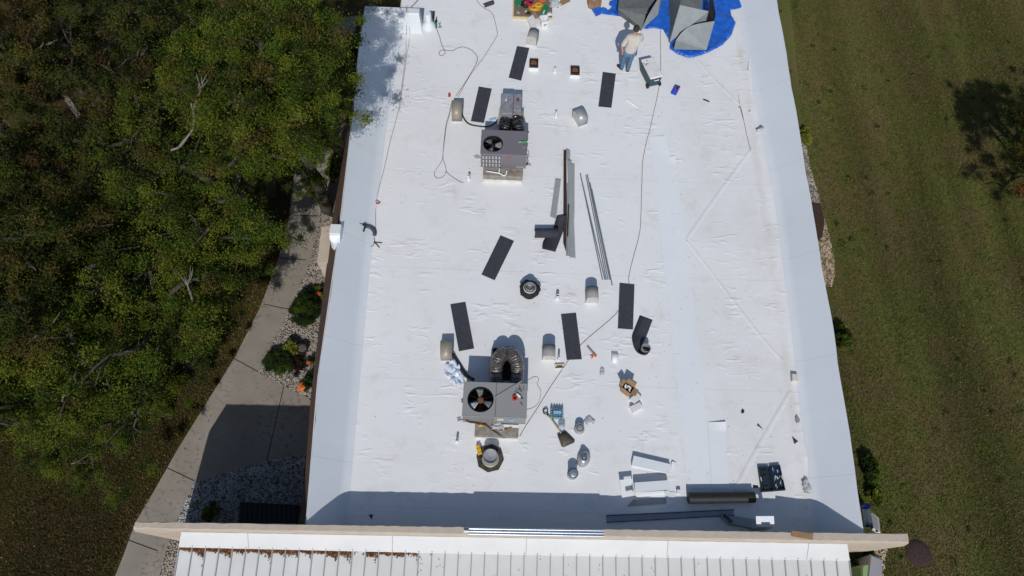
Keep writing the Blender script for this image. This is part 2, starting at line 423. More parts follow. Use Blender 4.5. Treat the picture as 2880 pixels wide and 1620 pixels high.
    def build(s, name, mats, parent=None, loc=None, smooth=None, bevel=0.0, solid=0.0, kind=None, subsurf=0):
        mats = mats if isinstance(mats, (list, tuple)) else [mats]
        vs = s.v
        root = parent
        if parent is not None:
            while root.parent is not None: root = root.parent
            inv = (Matrix.Translation(root.location) @ root.rotation_euler.to_matrix().to_4x4()).inverted()
            vs = [inv @ p for p in vs]
        else:
            if loc is None:
                xs = [p.x for p in vs]; ys = [p.y for p in vs]; zs = [p.z for p in vs]
                loc = Vector(((min(xs) + max(xs)) / 2, (min(ys) + max(ys)) / 2, min(zs)))
            loc = Vector(loc); vs = [p - loc for p in vs]
        me = bpy.data.meshes.new(name)
        me.from_pydata([tuple(p) for p in vs], [], s.f)
        for m in mats: me.materials.append(m)
        if len(mats) > 1: me.polygons.foreach_set('material_index', s.mi)
        me.update()
        if smooth is not None:
            me.shade_smooth(); me.set_sharp_from_angle(angle=math.radians(smooth))
        o = bpy.data.objects.new(name, me)
        COL.objects.link(o)
        if parent is not None: o.parent = parent
        else: o.location = loc
        if solid:
            md = o.modifiers.new('thickness', 'SOLIDIFY'); md.thickness = solid; md.offset = 0
        if bevel:
            md = o.modifiers.new('bevel', 'BEVEL'); md.width = bevel; md.segments = 2; md.limit_method = 'ANGLE'
        if subsurf:
            md = o.modifiers.new('subdivision', 'SUBSURF'); md.levels = subsurf; md.render_levels = subsurf
        if kind: o['kind'] = kind
        return o

def tag(o, label, cat, group=None):
    o['label'] = label; o['category'] = cat
    if group: o['group'] = group
    return o
def thing(name, label, cat, loc, rz=0.0, group=None):
    o = bpy.data.objects.new(name, None); o.empty_display_size = 0.2
    COL.objects.link(o); o.location = loc; o.rotation_euler = (0, 0, rz)
    return tag(o, label, cat, group)
def copy_thing(root, loc, rz, label, scale=1.0):
    r = root.copy(); COL.objects.link(r); r.location = loc; r.rotation_euler = (0, 0, rz); r.scale = (scale,) * 3
    r['label'] = label
    for ch in root.children:
        c = ch.copy(); COL.objects.link(c); c.parent = r
        for g in ch.children:
            d = g.copy(); COL.objects.link(d); d.parent = c
    return r
def curve_pts(pts, per=6):
    """Catmull-Rom through pts"""
    pts = [Vector(p) for p in pts]; out = []
    for i in range(len(pts) - 1):
        p0 = pts[max(i - 1, 0)]; p1 = pts[i]; p2 = pts[i + 1]; p3 = pts[min(i + 2, len(pts) - 1)]
        for k in range(per):
            t = k / per
            out.append(0.5 * ((2 * p1) + (p2 - p0) * t + (2 * p0 - 5 * p1 + 4 * p2 - p3) * t * t + (3 * p1 - p0 - 3 * p2 + p3) * t ** 3))
    out.append(pts[-1]); return out
def TR(loc, rz=0.0, rx=0.0, ry=0.0):
    return Matrix.Translation(Vector(loc)) @ Euler((rx, ry, rz)).to_matrix().to_4x4()
# ------------------------------------------------------------------ the ground, path and beds
def struct(o): o['kind'] = 'structure'; return o
nl = 60
def lawn_fn(a, b):
    return Vector((-160 + 320 * a, -140 + 320 * b, G))
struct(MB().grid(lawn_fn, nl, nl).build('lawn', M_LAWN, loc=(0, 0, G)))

def slab(name, pts, z, mats, th=0.10, kind='structure'):
    top = [Vector((p.x, p.y, z)) for p in pts]; bot = [Vector((p.x, p.y, z - th)) for p in pts]
    area = sum(top[i].x * top[(i + 1) % len(top)].y - top[(i + 1) % len(top)].x * top[i].y for i in range(len(top)))
    if area < 0: top.reverse(); bot.reverse()
    o = MB().prism(bot, top).build(name, mats, loc=(0, 0, z))
    o['kind'] = kind; return o
gl = lambda pts: [D(u, v, G) for u, v in pts]
path_left = [(812, 60), (790, 180), (756, 337), (740, 448), (728, 545), (700, 655), (655, 775), (590, 903), (520, 1015), (450, 1128), (395, 1225), (342, 1315), (313, 1395), (285, 1465), (262, 1540), (236, 1660)]
path_right = [(362, 1660), (382, 1540), (404, 1445), (421, 1380), (447, 1308), (489, 1216), (545, 1195), (620, 1174), (700, 1155), (806, 1136),
              (796, 1018), (768, 998), (705, 967), (650, 938), (680, 873), (705, 830), (738, 757), (772, 688), (792, 608), (807, 545), (822, 545), (846, 530), (852, 462), (820, 462), (824, 436), (834, 342), (839, 270), (868, 160), (905, 40)]
path = slab('path', gl(path_left + path_right), G + 0.035, M_CONC)
joints = [((590, 903), (652, 937)), ((412, 1173), (490, 1210)), ((322, 1358), (398, 1386)), ((664, 766), (736, 781)), ((728, 542), (806, 545)), ((715, 972), (672, 1160)), ((742, 427), (822, 438)), ((757, 328), (834, 330)), ((703, 650), (770, 655)), ((817, 462), (807, 545)), ((520, 1015), (600, 1050))]
jb = MB()
for a, b in joints[:10]:
    a = D(*a, G); b = D(*b, G); d = (b - a).normalized(); r = Vector((-d.y, d.x, 0)) * 0.011
    jb.poly([p + Vector((0, 0, 0.039)) for p in (a - r, b - r, b + r, a + r)])
jb.build('joint', M_DARK, parent=path)

def in_poly(pts, x, y):
    c = np.zeros(len(x), bool); n = len(pts)
    for i in range(n):
        x1, y1 = pts[i].x, pts[i].y; x2, y2 = pts[i - 1].x, pts[i - 1].y
        if y1 == y2: continue
        t = ((y1 > y) != (y2 > y)) & (x < (x2 - x1) * (y - y1) / (y2 - y1) + x1)
        c ^= t
    return c
ICO_V = np.array([(-1, 1.618, 0), (1, 1.618, 0), (-1, -1.618, 0), (1, -1.618, 0), (0, -1, 1.618), (0, 1, 1.618), (0, -1, -1.618), (0, 1, -1.618), (1.618, 0, -1), (1.618, 0, 1), (-1.618, 0, -1), (-1.618, 0, 1)]) / 1.902
ICO_F = np.array([(0, 11, 5), (0, 5, 1), (0, 1, 7), (0, 7, 10), (0, 10, 11), (1, 5, 9), (5, 11, 4), (11, 10, 2), (10, 7, 6), (7, 1, 8), (3, 9, 4), (3, 4, 2), (3, 2, 6), (3, 6, 8), (3, 8, 9), (4, 9, 5), (2, 4, 11), (6, 2, 10), (8, 6, 7), (9, 8, 1)])
def fast_mesh(name, v, f, mats, mi=None, loc=(0, 0, 0), parent=None, smooth=False):
    me = bpy.data.meshes.new(name)
    nf, k = f.shape
    me.vertices.add(len(v)); me.vertices.foreach_set('co', np.ascontiguousarray(v, dtype=np.float32).ravel())
    me.loops.add(nf * k); me.loops.foreach_set('vertex_index', np.ascontiguousarray(f, dtype=np.int32).ravel())
    me.polygons.add(nf); me.polygons.foreach_set('loop_start', np.arange(0, nf * k, k, dtype=np.int32))
    mats = mats if isinstance(mats, (list, tuple)) else [mats]
    for m in mats: me.materials.append(m)
    if mi is not None: me.polygons.foreach_set('material_index', np.ascontiguousarray(mi, dtype=np.int32))
    me.update(calc_edges=True); me.validate()
    if smooth: me.shade_smooth()
    o = bpy.data.objects.new(name, me); COL.objects.link(o)
    if parent is not None: o.parent = parent
    else: o.location = loc
    return o
def stones(name, pts, dens, r0, r1, mats, z, seed):
    g = np.random.default_rng(seed)
    xs = [p.x for p in pts]; ys = [p.y for p in pts]
    n = int((max(xs) - min(xs)) * (max(ys) - min(ys)) * dens)
    x = g.uniform(min(xs), max(xs), n); y = g.uniform(min(ys), max(ys), n)
    k = in_poly(pts, x, y); x = x[k]; y = y[k]; n = len(x)
    r = g.uniform(r0, r1, n)
    sc = np.stack([r * g.uniform(0.8, 1.4, n), r * g.uniform(0.7, 1.1, n), r * g.uniform(0.45, 0.75, n)], 1)
    a = g.uniform(0, 6.283, n); t = g.uniform(-0.5, 0.5, n)
    v = ICO_V[None] * sc[:, None] * g.uniform(0.8, 1.15, (n, 12, 1))
    ct, st = np.cos(t)[:, None], np.sin(t)[:, None]
    vx, vz = v[..., 0] * ct - v[..., 2] * st, v[..., 0] * st + v[..., 2] * ct
    ca, sa = np.cos(a)[:, None], np.sin(a)[:, None]
    X = vx * ca - v[..., 1] * sa + x[:, None]; Y = vx * sa + v[..., 1] * ca + y[:, None]
    Z = vz + z + sc[:, 2:3] * 0.6 + g.uniform(0, 0.012, n)[:, None]
    V = np.stack([X, Y, Z], -1).reshape(-1, 3)
    Fc = (ICO_F[None] + (np.arange(n) * 12)[:, None, None]).reshape(-1, 3)
    o = fast_mesh(name, V, Fc, mats)
    o['kind'] = 'stuff'; return o
bed_a = gl([(868, 160), (839, 270), (834, 342), (824, 436), (820, 462), (852, 462), (905, 160)])
bed_b = gl([(852, 545), (807, 545), (792, 608), (772, 688), (738, 757), (705, 830), (680, 873), (650, 938), (705, 967), (768, 998), (800, 1016), (830, 800), (850, 620)])
bed_c = gl([(489, 1216), (545, 1195), (620, 1174), (700, 1155), (806, 1136), (800, 1345), (430, 1345), (447, 1308)])
bed_d = gl([(436, 1345), (421, 1380), (404, 1445), (382, 1540), (470, 1540), (520, 1345)])
right_a = gl([(1990, 300), (2022, 345), (2040, 430), (2062, 505), (2062, 560), (1990, 560)])
right_b = gl([(1990, 500), (2062, 520), (2085, 590), (2097, 650), (2100, 690), (2090, 722), (2040, 722)])
right_c = gl([(2165, 1380), (2230, 1380), (2215, 1480), (2150, 1480)])
for i, (nm, pts, mt) in enumerate((('gravel_bed', bed_a, M_STONET), ('gravel_bed', bed_b, M_STONE), ('gravel_bed', bed_c, M_STONEW), ('gravel_bed', bed_d, M_STONE), ('gravel_bed', right_a, M_STONE), ('gravel_bed', right_b, M_STONET), ('gravel_bed', right_c, M_STONET))):
    slab('bed_soil', pts, G + 0.008 + 0.002 * i, M_SOIL, 0.05)
    stones(nm, pts, 1250, 0.014, 0.028 if i != 2 else 0.032, mt, G + 0.01, 20 + i)

# ------------------------------------------------------------------ the building
bld = thing('building', 'low building with a white membrane roof, brown mansard edge and tan stucco end wall', 'building', (2.0, 9.0, G))
fl_L = [(878, 1230), (925, 700), (960, 400), (985, 200), (1012, 88)]
fl_R = [(2040, 1240), (1990, 800), (1950, 500), (1870, 100)]
out_L = [(772, 1300), (800, 950), (852, 590), (880, 350), (905, 100)]
out_R = [(1955, 0), (1990, 200), (2040, 500), (2100, 850), (2140, 1110), (2172, 1320)]
ZS = 0.65
def lerp_y(pts, z):
    q = sorted([(D(u, v, z).y, D(u, v, z).x) for u, v in pts])
    ys = [a for a, _ in q]; xs = [b for _, b in q]
    def f(y):
        if y > ys[-1]: return xs[-1]
        return float(np.interp(y, ys, xs))
    return f
fL, fR, oL, oR = lerp_y(fl_L, 0), lerp_y(fl_R, 0), lerp_y(out_L, ZS), lerp_y(out_R, ZS)
y_ret = D(1040, 86, 0).y                    # foot of the parapet return at the far left
yA, yB = 1.30, 27.0
ys = [yA + (y_ret - yA) * i / 40 for i in range(41)]
deck = MB()
yr = [yA + (yB - yA) * i / 60 for i in range(61)]
left_pts = [Vector((fL(y) - 0.02, y, 0)) for y in ys] + [Vector((-3.55, y_ret + 0.02, 0)), Vector((-3.55, yB, 0))]
right_pts = [Vector((fR(y) + 0.02, y, 0)) for y in yr]
deck.poly(right_pts + left_pts[::-1])
deck.build('roof_deck', M_ROOF, parent=bld)
wv = random.Random(3)
def slope_strip(fx, ox, yl, side, lip=0.07):
    mb = MB(); rows = []
    for y in yl:
        a = fx(y); b = ox(y) + wv.uniform(-0.008, 0.008) + 0.012 * math.sin(y * 2.1)
        w = abs(b - a)
        rows.append([Vector((a - side * 0.03, y, 0.003)), Vector((a + side * 0.10, y, 0.035)), Vector((a + side * 0.20, y, 0.10)), Vector((a + side * (w - 0.05), y, ZS - 0.03)), Vector((b - side * 0.012, y, ZS)), Vector((b, y, ZS - 0.015)), Vector((b, y, ZS - lip))])
    k = len(rows[0])
    vs = [p for r in rows for p in r]
    fs = []
    for i in range(len(rows) - 1):
        for j in range(k - 1):
            q = (i * k + j, (i + 1) * k + j, (i + 1) * k + j + 1, i * k + j + 1)
            fs.append(q if side < 0 else q[::-1])
    return mb.add(vs, fs)
y_rt = D(1040, 35, ZS).y; y_rb = D(1040, 21, ZS).y
ysl = [yA + (y_rb - yA) * i / 44 for i in range(45)]
slope_strip(fL, oL, ysl, -1).build('left_parapet', M_SLOPE, parent=bld, smooth=50)
slope_strip(fR, oR, [max(y, 1.585) for y in yr], 1).build('right_parapet', M_SLOPE, parent=bld, smooth=50)
# parapet return at the far left
xe_t, xe_b = P(1180, 24, ZS).x, P(1187, 97, 0).x
xw = oL(y_rt) + 0.01
prof = [(y_ret, 0.002), (y_ret + 0.10, 0.06), (y_rt, ZS - 0.03), (y_rt + 0.03, ZS + 0.004), (y_rb, ZS + 0.004), (y_rb, 0.0)]
def xe(z): return xe_b + (xe_t - xe_b) * z / ZS
MB().prism([Vector((xw, y, z)) for y, z in prof], [Vector((xe(z), y, z)) for y, z in prof]).build('parapet_return', M_SLOPE, parent=bld, smooth=30)
# brown mansard outside the left parapet
br = lerp_y([(768, 1200), (782, 1000), (835, 560), (875, 330)], -0.4)
mb = MB(); rows = []
for y in ysl:
    rows.append([Vector((oL(y) - 0.004, y, ZS - 0.06)), Vector((br(y), y, -0.38)), Vector((br(y), y, -0.48)), Vector((oL(y) + 0.2, y, -0.48))])
vs = [p for r in rows for p in r]
mb.add(vs, [(i * 4 + j, i * 4 + j + 1, (i + 1) * 4 + j + 1, (i + 1) * 4 + j) for i in range(len(rows) - 1) for j in range(3)])
mb.build('mansard', M_BROWN, parent=bld)
# thin tan drip edge between membrane and mansard
mb = MB()
for i in range(len(ysl) - 1):
    a, b = ysl[i], ysl[i + 1]
    mb.poly([(oL(a) - 0.002, a, ZS - 0.05), (oL(b) - 0.002, b, ZS - 0.05), (oL(b) - 0.035, b, ZS - 0.075), (oL(a) - 0.035, a, ZS - 0.075)])
mb.build('drip_edge', M_TRIMW, parent=bld)
# outer walls below the roof
foot = [(-4.22, 1.4), (8.0, 1.62), (8.15, 10), (8.2, yB), (-3.75, yB), (-3.75, y_rb - 0.02), (-4.30, y_rb - 0.05), (-4.05, 9)]
foot = [(-4.02, 1.4), (8.0, 1.62), (8.15, 10), (8.2, yB), (-3.58, yB), (-3.58, y_rb + 0.0), (-4.25, y_rb - 0.05), (-4.2, 9)]
MB().prism([Vector((x, y, G)) for x, y in foot], [Vector((x, y, -0.02)) for x, y in foot]).build('outer_wall', M_STUCCO, parent=bld)
# low insulation crickets that lead water to the right edge
def cricket(pts, h, apex):
    mb = MB(); q = [D(u, v, 0.004) for u, v in pts]; m = D(*apex, 0); m.z = h
    for i in range(len(q) - 1): mb.poly([q[i], q[i + 1], m])
    mb.build('cricket', M_ROOF, parent=bld)
cricket([(1893, 372), (1727, 605), (1968, 908)], 0.075, (1957, 640))
cricket([(1990, 985), (1850, 1232), (2034, 1236)], 0.03, (2030, 1150))
cricket([(1745, 120), (1893, 300), (1890, 100)], 0.05, (1880, 180))
def ridge(pts, w, h, mat=None):
    q = curve_pts([D(u, v, 0) for u, v in pts], 4); mb = MB()
    for a, b in zip(q[:-1], q[1:]): mb.extr([(-w, 0.004), (-w * 0.4, h), (w * 0.4, h), (w, 0.004)], a, b, closed=False)
    mb.build('seam_strip', mat or M_ROOF, parent=bld)
ridge([(1893, 374), (1800, 500), (1727, 605)], 0.06, 0.011)
ridge([(1727, 605), (1800, 700), (1900, 830), (1968, 908)], 0.06, 0.011)
ridge([(1990, 985), (1920, 1105), (1850, 1232)], 0.06, 0.011)
ridge([(1757, 155), (1800, 205), (1868, 270)], 0.06, 0.011)
# membrane overlay strips with loose, curled ends
def strip(pts, z, curl=0.0):
    q = [D(u, v, z) for u, v in pts]; mb = MB(); k = len(q) // 2
    L = q[:k]; Rr = q[k:][::-1]
    vs = []
    for i in range(k):
        for j in range(5):
            p = L[i].lerp(Rr[i], j / 4)
            if i == 0 and j >= 1: p.z += curl * (j / 4)
            vs.append(p)
    mb.add(vs, [(i * 5 + j, i * 5 + j + 1, (i + 1) * 5 + j + 1, (i + 1) * 5 + j) for i in range(k - 1) for j in range(4)])
    mb.build('membrane_patch', M_PATCH, parent=bld)
strip([(1632, 343), (1637, 375), (1658, 560), (1680, 760), (1705, 980), (1730, 1229), (1790, 1229), (1770, 980), (1745, 760), (1722, 560), (1700, 436), (1670, 343)], 0.006, 0.03)
strip([(1675, 394), (1677, 412), (1684, 436), (1702, 436), (1699, 412), (1697, 394)], 0.012, 0.035)
strip([(1780, 1062), (1782, 1085), (1786, 1140), (1790, 1229), (1834, 1229), (1829, 1140), (1826, 1085), (1825, 1062)], 0.009, 0.05)

# tan stucco end wall with its two wings
TLb, TRb, TLf, TRf = P(381, 1467, 0.75), P(2553, 1501, 0.75), P(374, 1488.5, 0.75), P(2556.5, 1528.3, 0.75)
ns = 150; jr = random.Random(5); rows = []
for i in range(ns + 1):
    t = i / ns
    b = TLb.lerp(TRb, t); f = TLf.lerp(TRf, t)
    def xw_(z):      # wings flare outwards below the coping
        k = max(0.0, min(1.0, (0.75 - z) / 0.7)) * 0.27
        e = max(0, 1 - t * 14) - max(0, 1 - (1 - t) * 14)
        return -k * e
    j = lambda s=0.009: jr.uniform(-s, s)
    rows.append([Vector((f.x + xw_(G), f.y, G)), Vector((f.x + xw_(0.05), f.y + j(0.004), 0.05)), Vector((f.x + xw_(0.55), f.y + j(0.004), 0.55)), Vector((f.x, f.y + 0.012 + j(), 0.735)), Vector((f.x, f.y + 0.035 + j(), 0.75 + j(0.003))),
                 Vector((b.x, b.y - 0.01 + j(), 0.75 + j(0.003))), Vector((b.x, b.y + j(0.004), 0.735)), Vector((b.x + xw_(0.05), b.y, 0.05)), Vector((b.x + xw_(G), b.y, G))])
k = 9; vs = [p for r in rows for p in r]
fs = [(i * k + a, (i + 1) * k + a, (i + 1) * k + (a + 1) % k, i * k + (a + 1) % k) for i in range(ns) for a in range(k)]
fs += [tuple(range(k)), tuple(reversed(range(ns * k, ns * k + k)))]
MB().add(vs, fs).build('stucco_wall', M_STUCCO, parent=bld)

# white standing-seam roof below the wall, with its wall flashing
def fpt(t, u0, u1): return u0.lerp(u1, t)
FA, FB, FC = D(455, 1344, 0.32), D(1288, 1353, 0.32), D(2132, 1371, 0.32)
EA, EB, EC = D(449, 1377, 0.08), D(1288, 1396, 0.08), D(2138, 1411, 0.08)
def bez(a, b, c, t): return a.lerp(b, t * 2) if t < 0.5 else b.lerp(c, t * 2 - 1)
wall_y = lambda x: float(np.interp(x, [TLf.x, TRf.x], [TLf.y, TRf.y]))
mb = MB(); N_ = 40
for i in range(N_):
    a, b = i / N_, (i + 1) / N_
    p, q = bez(FA, FB, FC, a), bez(FA, FB, FC, b)
    p.y = wall_y(p.x) - 0.004; q.y = wall_y(q.x) - 0.004
    e, f = bez(EA, EB, EC, a), bez(EA, EB, EC, b)
    for r_ in ((p + Vector((0, 0, 0.02)), q + Vector((0, 0, 0.02)), q, p), (p, q, f, e), (e, f, f - Vector((0, 0.0, 0.02)), e - Vector((0, 0.0, 0.02)))): mb.poly(list(reversed(r_)))
fl = mb.build('wall_flashing', M_FLASH, parent=bld)
NSEAM = 51
sl_y = lambda x: float(np.interp(x, [EA.x, EB.x, EC.x], [EA.y, EB.y, EC.y]))
SLP = 0.13; YE = -3.2
x0s, x1s = EA.x + 0.01, EC.x - 0.01
mb = MB()
top0 = lambda x: sl_y(x) + 0.03
rz_ = lambda x, y: 0.055 - SLP * (sl_y(x) - y)
for i in range(NSEAM):
    xa, xb = x0s + (x1s - x0s) * i / NSEAM, x0s + (x1s - x0s) * (i + 1) / NSEAM
    mb.poly([(xa, YE, rz_(xa, YE)), (xb, YE, rz_(xb, YE)), (xb, top0(xb), rz_(xb, top0(xb))), (xa, top0(xa), rz_(xa, top0(xa)))])
mb.poly([(x0s, YE, rz_(x0s, YE)), (x0s, top0(x0s), 0.05), (x0s, top0(x0s), -0.25), (x0s, YE, rz_(x0s, YE) - 0.25)])
mb.poly([(x1s, YE, rz_(x1s, YE)), (x1s, YE, rz_(x1s, YE) - 0.25), (x1s, top0(x1s), -0.25), (x1s, top0(x1s), 0.05)])
mb.poly([(x0s, YE, rz_(x0s, YE)), (x0s, YE, rz_(x0s, YE) - 0.25), (x1s, YE, rz_(x1s, YE) - 0.25), (x1s, YE, rz_(x1s, YE))])
mroof = mb.build('metal_roof', M_PANEL, parent=bld)
def kid(src, parent, off):
    c = src.copy(); COL.objects.link(c); c.parent = parent; c.location = Vector(src.location) + Vector(off); return c
for i in range(NSEAM + 1):
    x = x0s + (x1s - x0s) * i / NSEAM
    a = Vector((x, YE, rz_(x, YE))); b = Vector((x, top0(x) - 0.04, rz_(x, top0(x) - 0.04)))
    h = 0.036; w = 0.011
    MB().add([a + Vector((-w, 0, 0)), a + Vector((w, 0, 0)), a + Vector((w, 0, h)), a + Vector((-w, 0, h)), b + Vector((-w, 0, 0)), b + Vector((w, 0, 0)), b + Vector((w, 0, h)), b + Vector((-w, 0, h))],
           [(0, 1, 2, 3), (4, 7, 6, 5), (3, 2, 6, 7), (1, 5, 6, 2), (0, 3, 7, 4)]).build('seam_rib', M_SEAM, parent=mroof)
xs0 = x0s + 0.004; scr = MB().lathe([(0.016, 0.0), (0.013, 0.012), (0.0, 0.014)], (xs0, sl_y(x0s) + 0.03, 0.098), 8).build('screw', M_SEAM, parent=fl)
for i in range(1, NSEAM + 1):
    x = x0s + (x1s - x0s) * i / NSEAM; kid(scr, fl, (x + 0.004 - xs0, sl_y(x) - sl_y(x0s), 0))
for u in (621, 987, 1325, 1681, 2033):
    p = D(u, 1352, 0.33); q = p.copy()
    p.y = wall_y(p.x) - 0.006; q.y = sl_y(q.x) + 0.01; q.z = 0.09; p.z = 0.325
    MB().tube([p, q], 0.006, 5).build('lap_seam', M_SEAM, parent=fl)
# brown leaf litter caught below the flashing
g = np.random.default_rng(11); V = []; FQ = []; MI = []
for i in range(NSEAM):
    kr = g.uniform(0.45, 1.35); kd = g.uniform(0.55, 1.0)
    dens = 300 if i < 13 else (200 if i in (14, 15, 16) else (70 if i == 17 else (8 if i < 20 else (3 if i % 2 else 1))))
    xa = x0s + (x1s - x0s) * i / NSEAM; w = (x1s - x0s) / NSEAM
    for _ in range(int(dens * kd)):
        t = g.uniform(0.06, 0.94)
        reach = 0.05 + (0.20 if i < 20 else 0.30) * (t ** 2.2) * (0.6 + 0.5 * math.sin(i * 2.3)) + 0.04 * g.uniform()
        x = xa + w * t; y = sl_y(x) - 0.005 - abs(g.normal(0, 0.45)) * reach * kr if i < 18 else sl_y(x) - g.uniform(0.0, 0.5)
        z = rz_(x, y) + 0.006 + g.uniform(0, 0.02)
        a = g.uniform(0, 6.28); L = g.uniform(0.012, 0.032) if i < 18 else g.uniform(0.008, 0.022); ww = L * g.uniform(0.3, 0.6); tl = g.uniform(-0.5, 0.5)
        dx, dy = math.cos(a) * L, math.sin(a) * L; px, py = -math.sin(a) * ww, math.cos(a) * ww
        b = len(V)
        V += [(x - dx, y - dy, z), (x + px, y + py, z + L * tl * 0.5), (x + dx, y + dy, z + 0.01), (x - px, y - py, z - L * tl * 0.2 + 0.004)]
        FQ.append((b, b + 1, b + 2, b + 3)); MI.append(int(g.choice([0, 0, 0, 1, 2])) if i < 18 else 2)
ll = fast_mesh('leaf_litter', np.array(V), np.array(FQ), [LEAF_N, LEAF_T, M_MULCH], MI); ll['kind'] = 'stuff'

# scupper head and tan stucco pier at the left edge
S1 = zm(900, 560, 8.05)
c0 = S1(355, 780, 0.72)
T = TR((c0.x, c0.y, 0))
mb = MB().box(-0.15, -0.05, 0.30, 0.13, 0.24, 0.80, T=T)
mb.prism([T @ Vector(p) for p in ((-0.16, -0.06, 0.30), (0.14, -0.06, 0.30), (0.14, -0.26, 0.30), (-0.06, -0.30, 0.30), (-0.16, -0.2, 0.30))][::-1], [T @ Vector(p) for p in ((-0.15, -0.06, 0.74), (0.13, -0.06, 0.74), (0.12, -0.2, 0.66), (-0.04, -0.24, 0.62), (-0.14, -0.16, 0.68))][::-1])
mb.build('scupper_head', M_WMETAL, parent=bld, bevel=0.015)
pa, pb = P(905, 637, -0.3), P(903, 738, -0.3)
MB().prism([Vector(p) for p in ((-4.45, pa.y, G), (pa.x, pa.y, G), (pa.x + 0.03, pb.y, G), (-4.45, pb.y, G))], [Vector(p) for p in ((-4.45, pa.y, -0.26), (pa.x, pa.y, -0.3), (pa.x + 0.03, pb.y, -0.3), (-4.45, pb.y, -0.26))]).build('stucco_pier', M_STUCCO, parent=bld)
# ------------------------------------------------------------------ objects on the roof
A = zm(1200, 0); B = zm(1640, 0); CC = zm(1200, 220); DD = zm(1480, 400); EE = zm(1200, 640); FF = zm(1200, 930); GG = zm(1480, 930); HH = zm(1700, 1230)
KK = zm(1520, 1120, 5.797); P3 = zm(1720, 60, 7.63); LL = zm(1310, 1220, 12.07); NN = zm(1720, 1000, 8.05); QQ = zm(1720, 1260, 7.245)
R6 = zm(1600, 760, 6.04); T9 = zm(1000, 0, 9.058); U3 = zm(960, 300, 2.898); J9 = zm(1420, 0, 9.2); V5 = zm(1640, 0, 5.367); X3 = zm(2060, 980, 3.45); Y4 = zm(2080, 1260, 4.025); W8 = zm(1280, 1060, 8.05); S3 = zm(1330, 240, 5.176)

def rect_hole(mb, x0, y0, x1, y1, cx, cy, r, z, m=0, n=36):
    an = [2 * math.pi * i / n for i in range(n)] + [math.atan2(y - cy, x - cx) % (2 * math.pi) for x in (x0, x1) for y in (y0, y1)]
    an.sort(); inn, out = [], []
    for a in an:
        c, s_ = math.cos(a), math.sin(a)
        tx = ((x1 if c > 0 else x0) - cx) / c if abs(c) > 1e-9 else 1e9
        ty = ((y1 if s_ > 0 else y0) - cy) / s_ if abs(s_) > 1e-9 else 1e9
        t = min(tx, ty)
        inn.append((cx + r * c, cy + r * s_, z)); out.append((cx + t * c, cy + t * s_, z))
    k = len(an)
    mb.add(inn + out, [(i, k + i, k + (i + 1) % k, (i + 1) % k) for i in range(k)], m)

def ribbed(path, r, pitch, n=16, amp=0.09, seed=0):
    pts = curve_pts(path, 14); q = random.Random(seed); rs = []
    L = 0
    for i, p in enumerate(pts):
        if i: L += (p - pts[i - 1]).length
        rs.append(r * (1 + amp * math.sin(L / pitch * 6.283) + q.uniform(-0.03, 0.03)))
    return pts, rs

def fan(parent, cx, cy, z, r, blades, bladem, hubm, depth=0.16):
    mb = MB()
    mb.ring([(r, z), (r, z - depth)], (cx, cy, 0), 36)
    mb.lathe([(r, z - depth), (0.0, z - depth)], (cx, cy, 0), 36)
    mb.build('fan_well', M_BLACK, parent=parent)
    for i, (a0, a1, tw) in enumerate(blades):
        b_ = MB()
        def fn(s, t, a0=a0, a1=a1, tw=tw):
            a = a0 + (a1 - a0) * t; rr = r * (0.22 + 0.72 * s)
            return Vector((cx + rr * math.cos(a), cy + rr * math.sin(a), z - depth * 0.55 + tw * (t - 0.5)))
        b_.grid(fn, 4, 5)
        b_.build('fan_blade', bladem[i % len(bladem)], parent=parent, solid=0.004, smooth=60)
    hb = MB().lathe([(r * 0.24, z - depth * 0.75), (r * 0.24, z - depth * 0.30), (r * 0.2, z - depth * 0.24), (0, z - depth * 0.22)], (cx, cy, 0), 18)
    hb.build('fan_motor', hubm, parent=parent, smooth=40)
    gd = MB()
    for rr in (0.35, 0.52, 0.69, 0.86, 1.0):
        ring_ = [(cx + r * rr * math.cos(t), cy + r * rr * math.sin(t), z + 0.012 * (1.2 - rr)) for t in (2 * math.pi * i / 40 for i in range(41))]
        gd.tube(ring_, 0.0022 if rr < 1 else 0.006, 4, cap=False)
    for i in range(10):
        t = 2 * math.pi * i / 10 + 0.3
        gd.tube([(cx + r * 0.2 * math.cos(t), cy + r * 0.2 * math.sin(t), z + 0.014), (cx + r * 1.03 * math.cos(t), cy + r * 1.03 * math.sin(t), z + 0.004)], 0.0026, 4)
    gd.build('fan_guard', M_BLACK, parent=parent)

def cabinet(parent, x0, y0, x1, y1, z0, z1, cx, cy, r, mat, dark_gap=True):
    mb = MB()
    rect_hole(mb, x0, y0, x1, y1, cx, cy, r, z1)
    mb.add([(x0, y0, z0), (x1, y0, z0), (x1, y1, z0), (x0, y1, z0), (x0, y0, z1), (x1, y0, z1), (x1, y1, z1), (x0, y1, z1)], [(0, 1, 5, 4), (1, 2, 6, 5), (2, 3, 7, 6), (3, 0, 4, 7), (3, 2, 1, 0)])
    mb.build('cabinet', mat, parent=parent)
    lip = MB()
    e = 0.008
    for (a, b, c, d) in ((x0 - e, y0 - e, x1 + e, y0 - 0.001), (x0 - e, y1 + 0.001, x1 + e, y1 + e), (x0 - e, y0 - 0.001, x0 - 0.001, y1 + 0.001), (x1 + 0.001, y0 - 0.001, x1 + e, y1 + 0.001)):
        lip.box(a, b, z1 - 0.035, c, d, z1 + 0.003)
    lip.box(x0 - 0.006, y0 - 0.010, z0 - 0.01, x1 + 0.006, y0 - 0.002, z0 + 0.03)
    lip.build('cabinet_rim', mat, parent=parent)

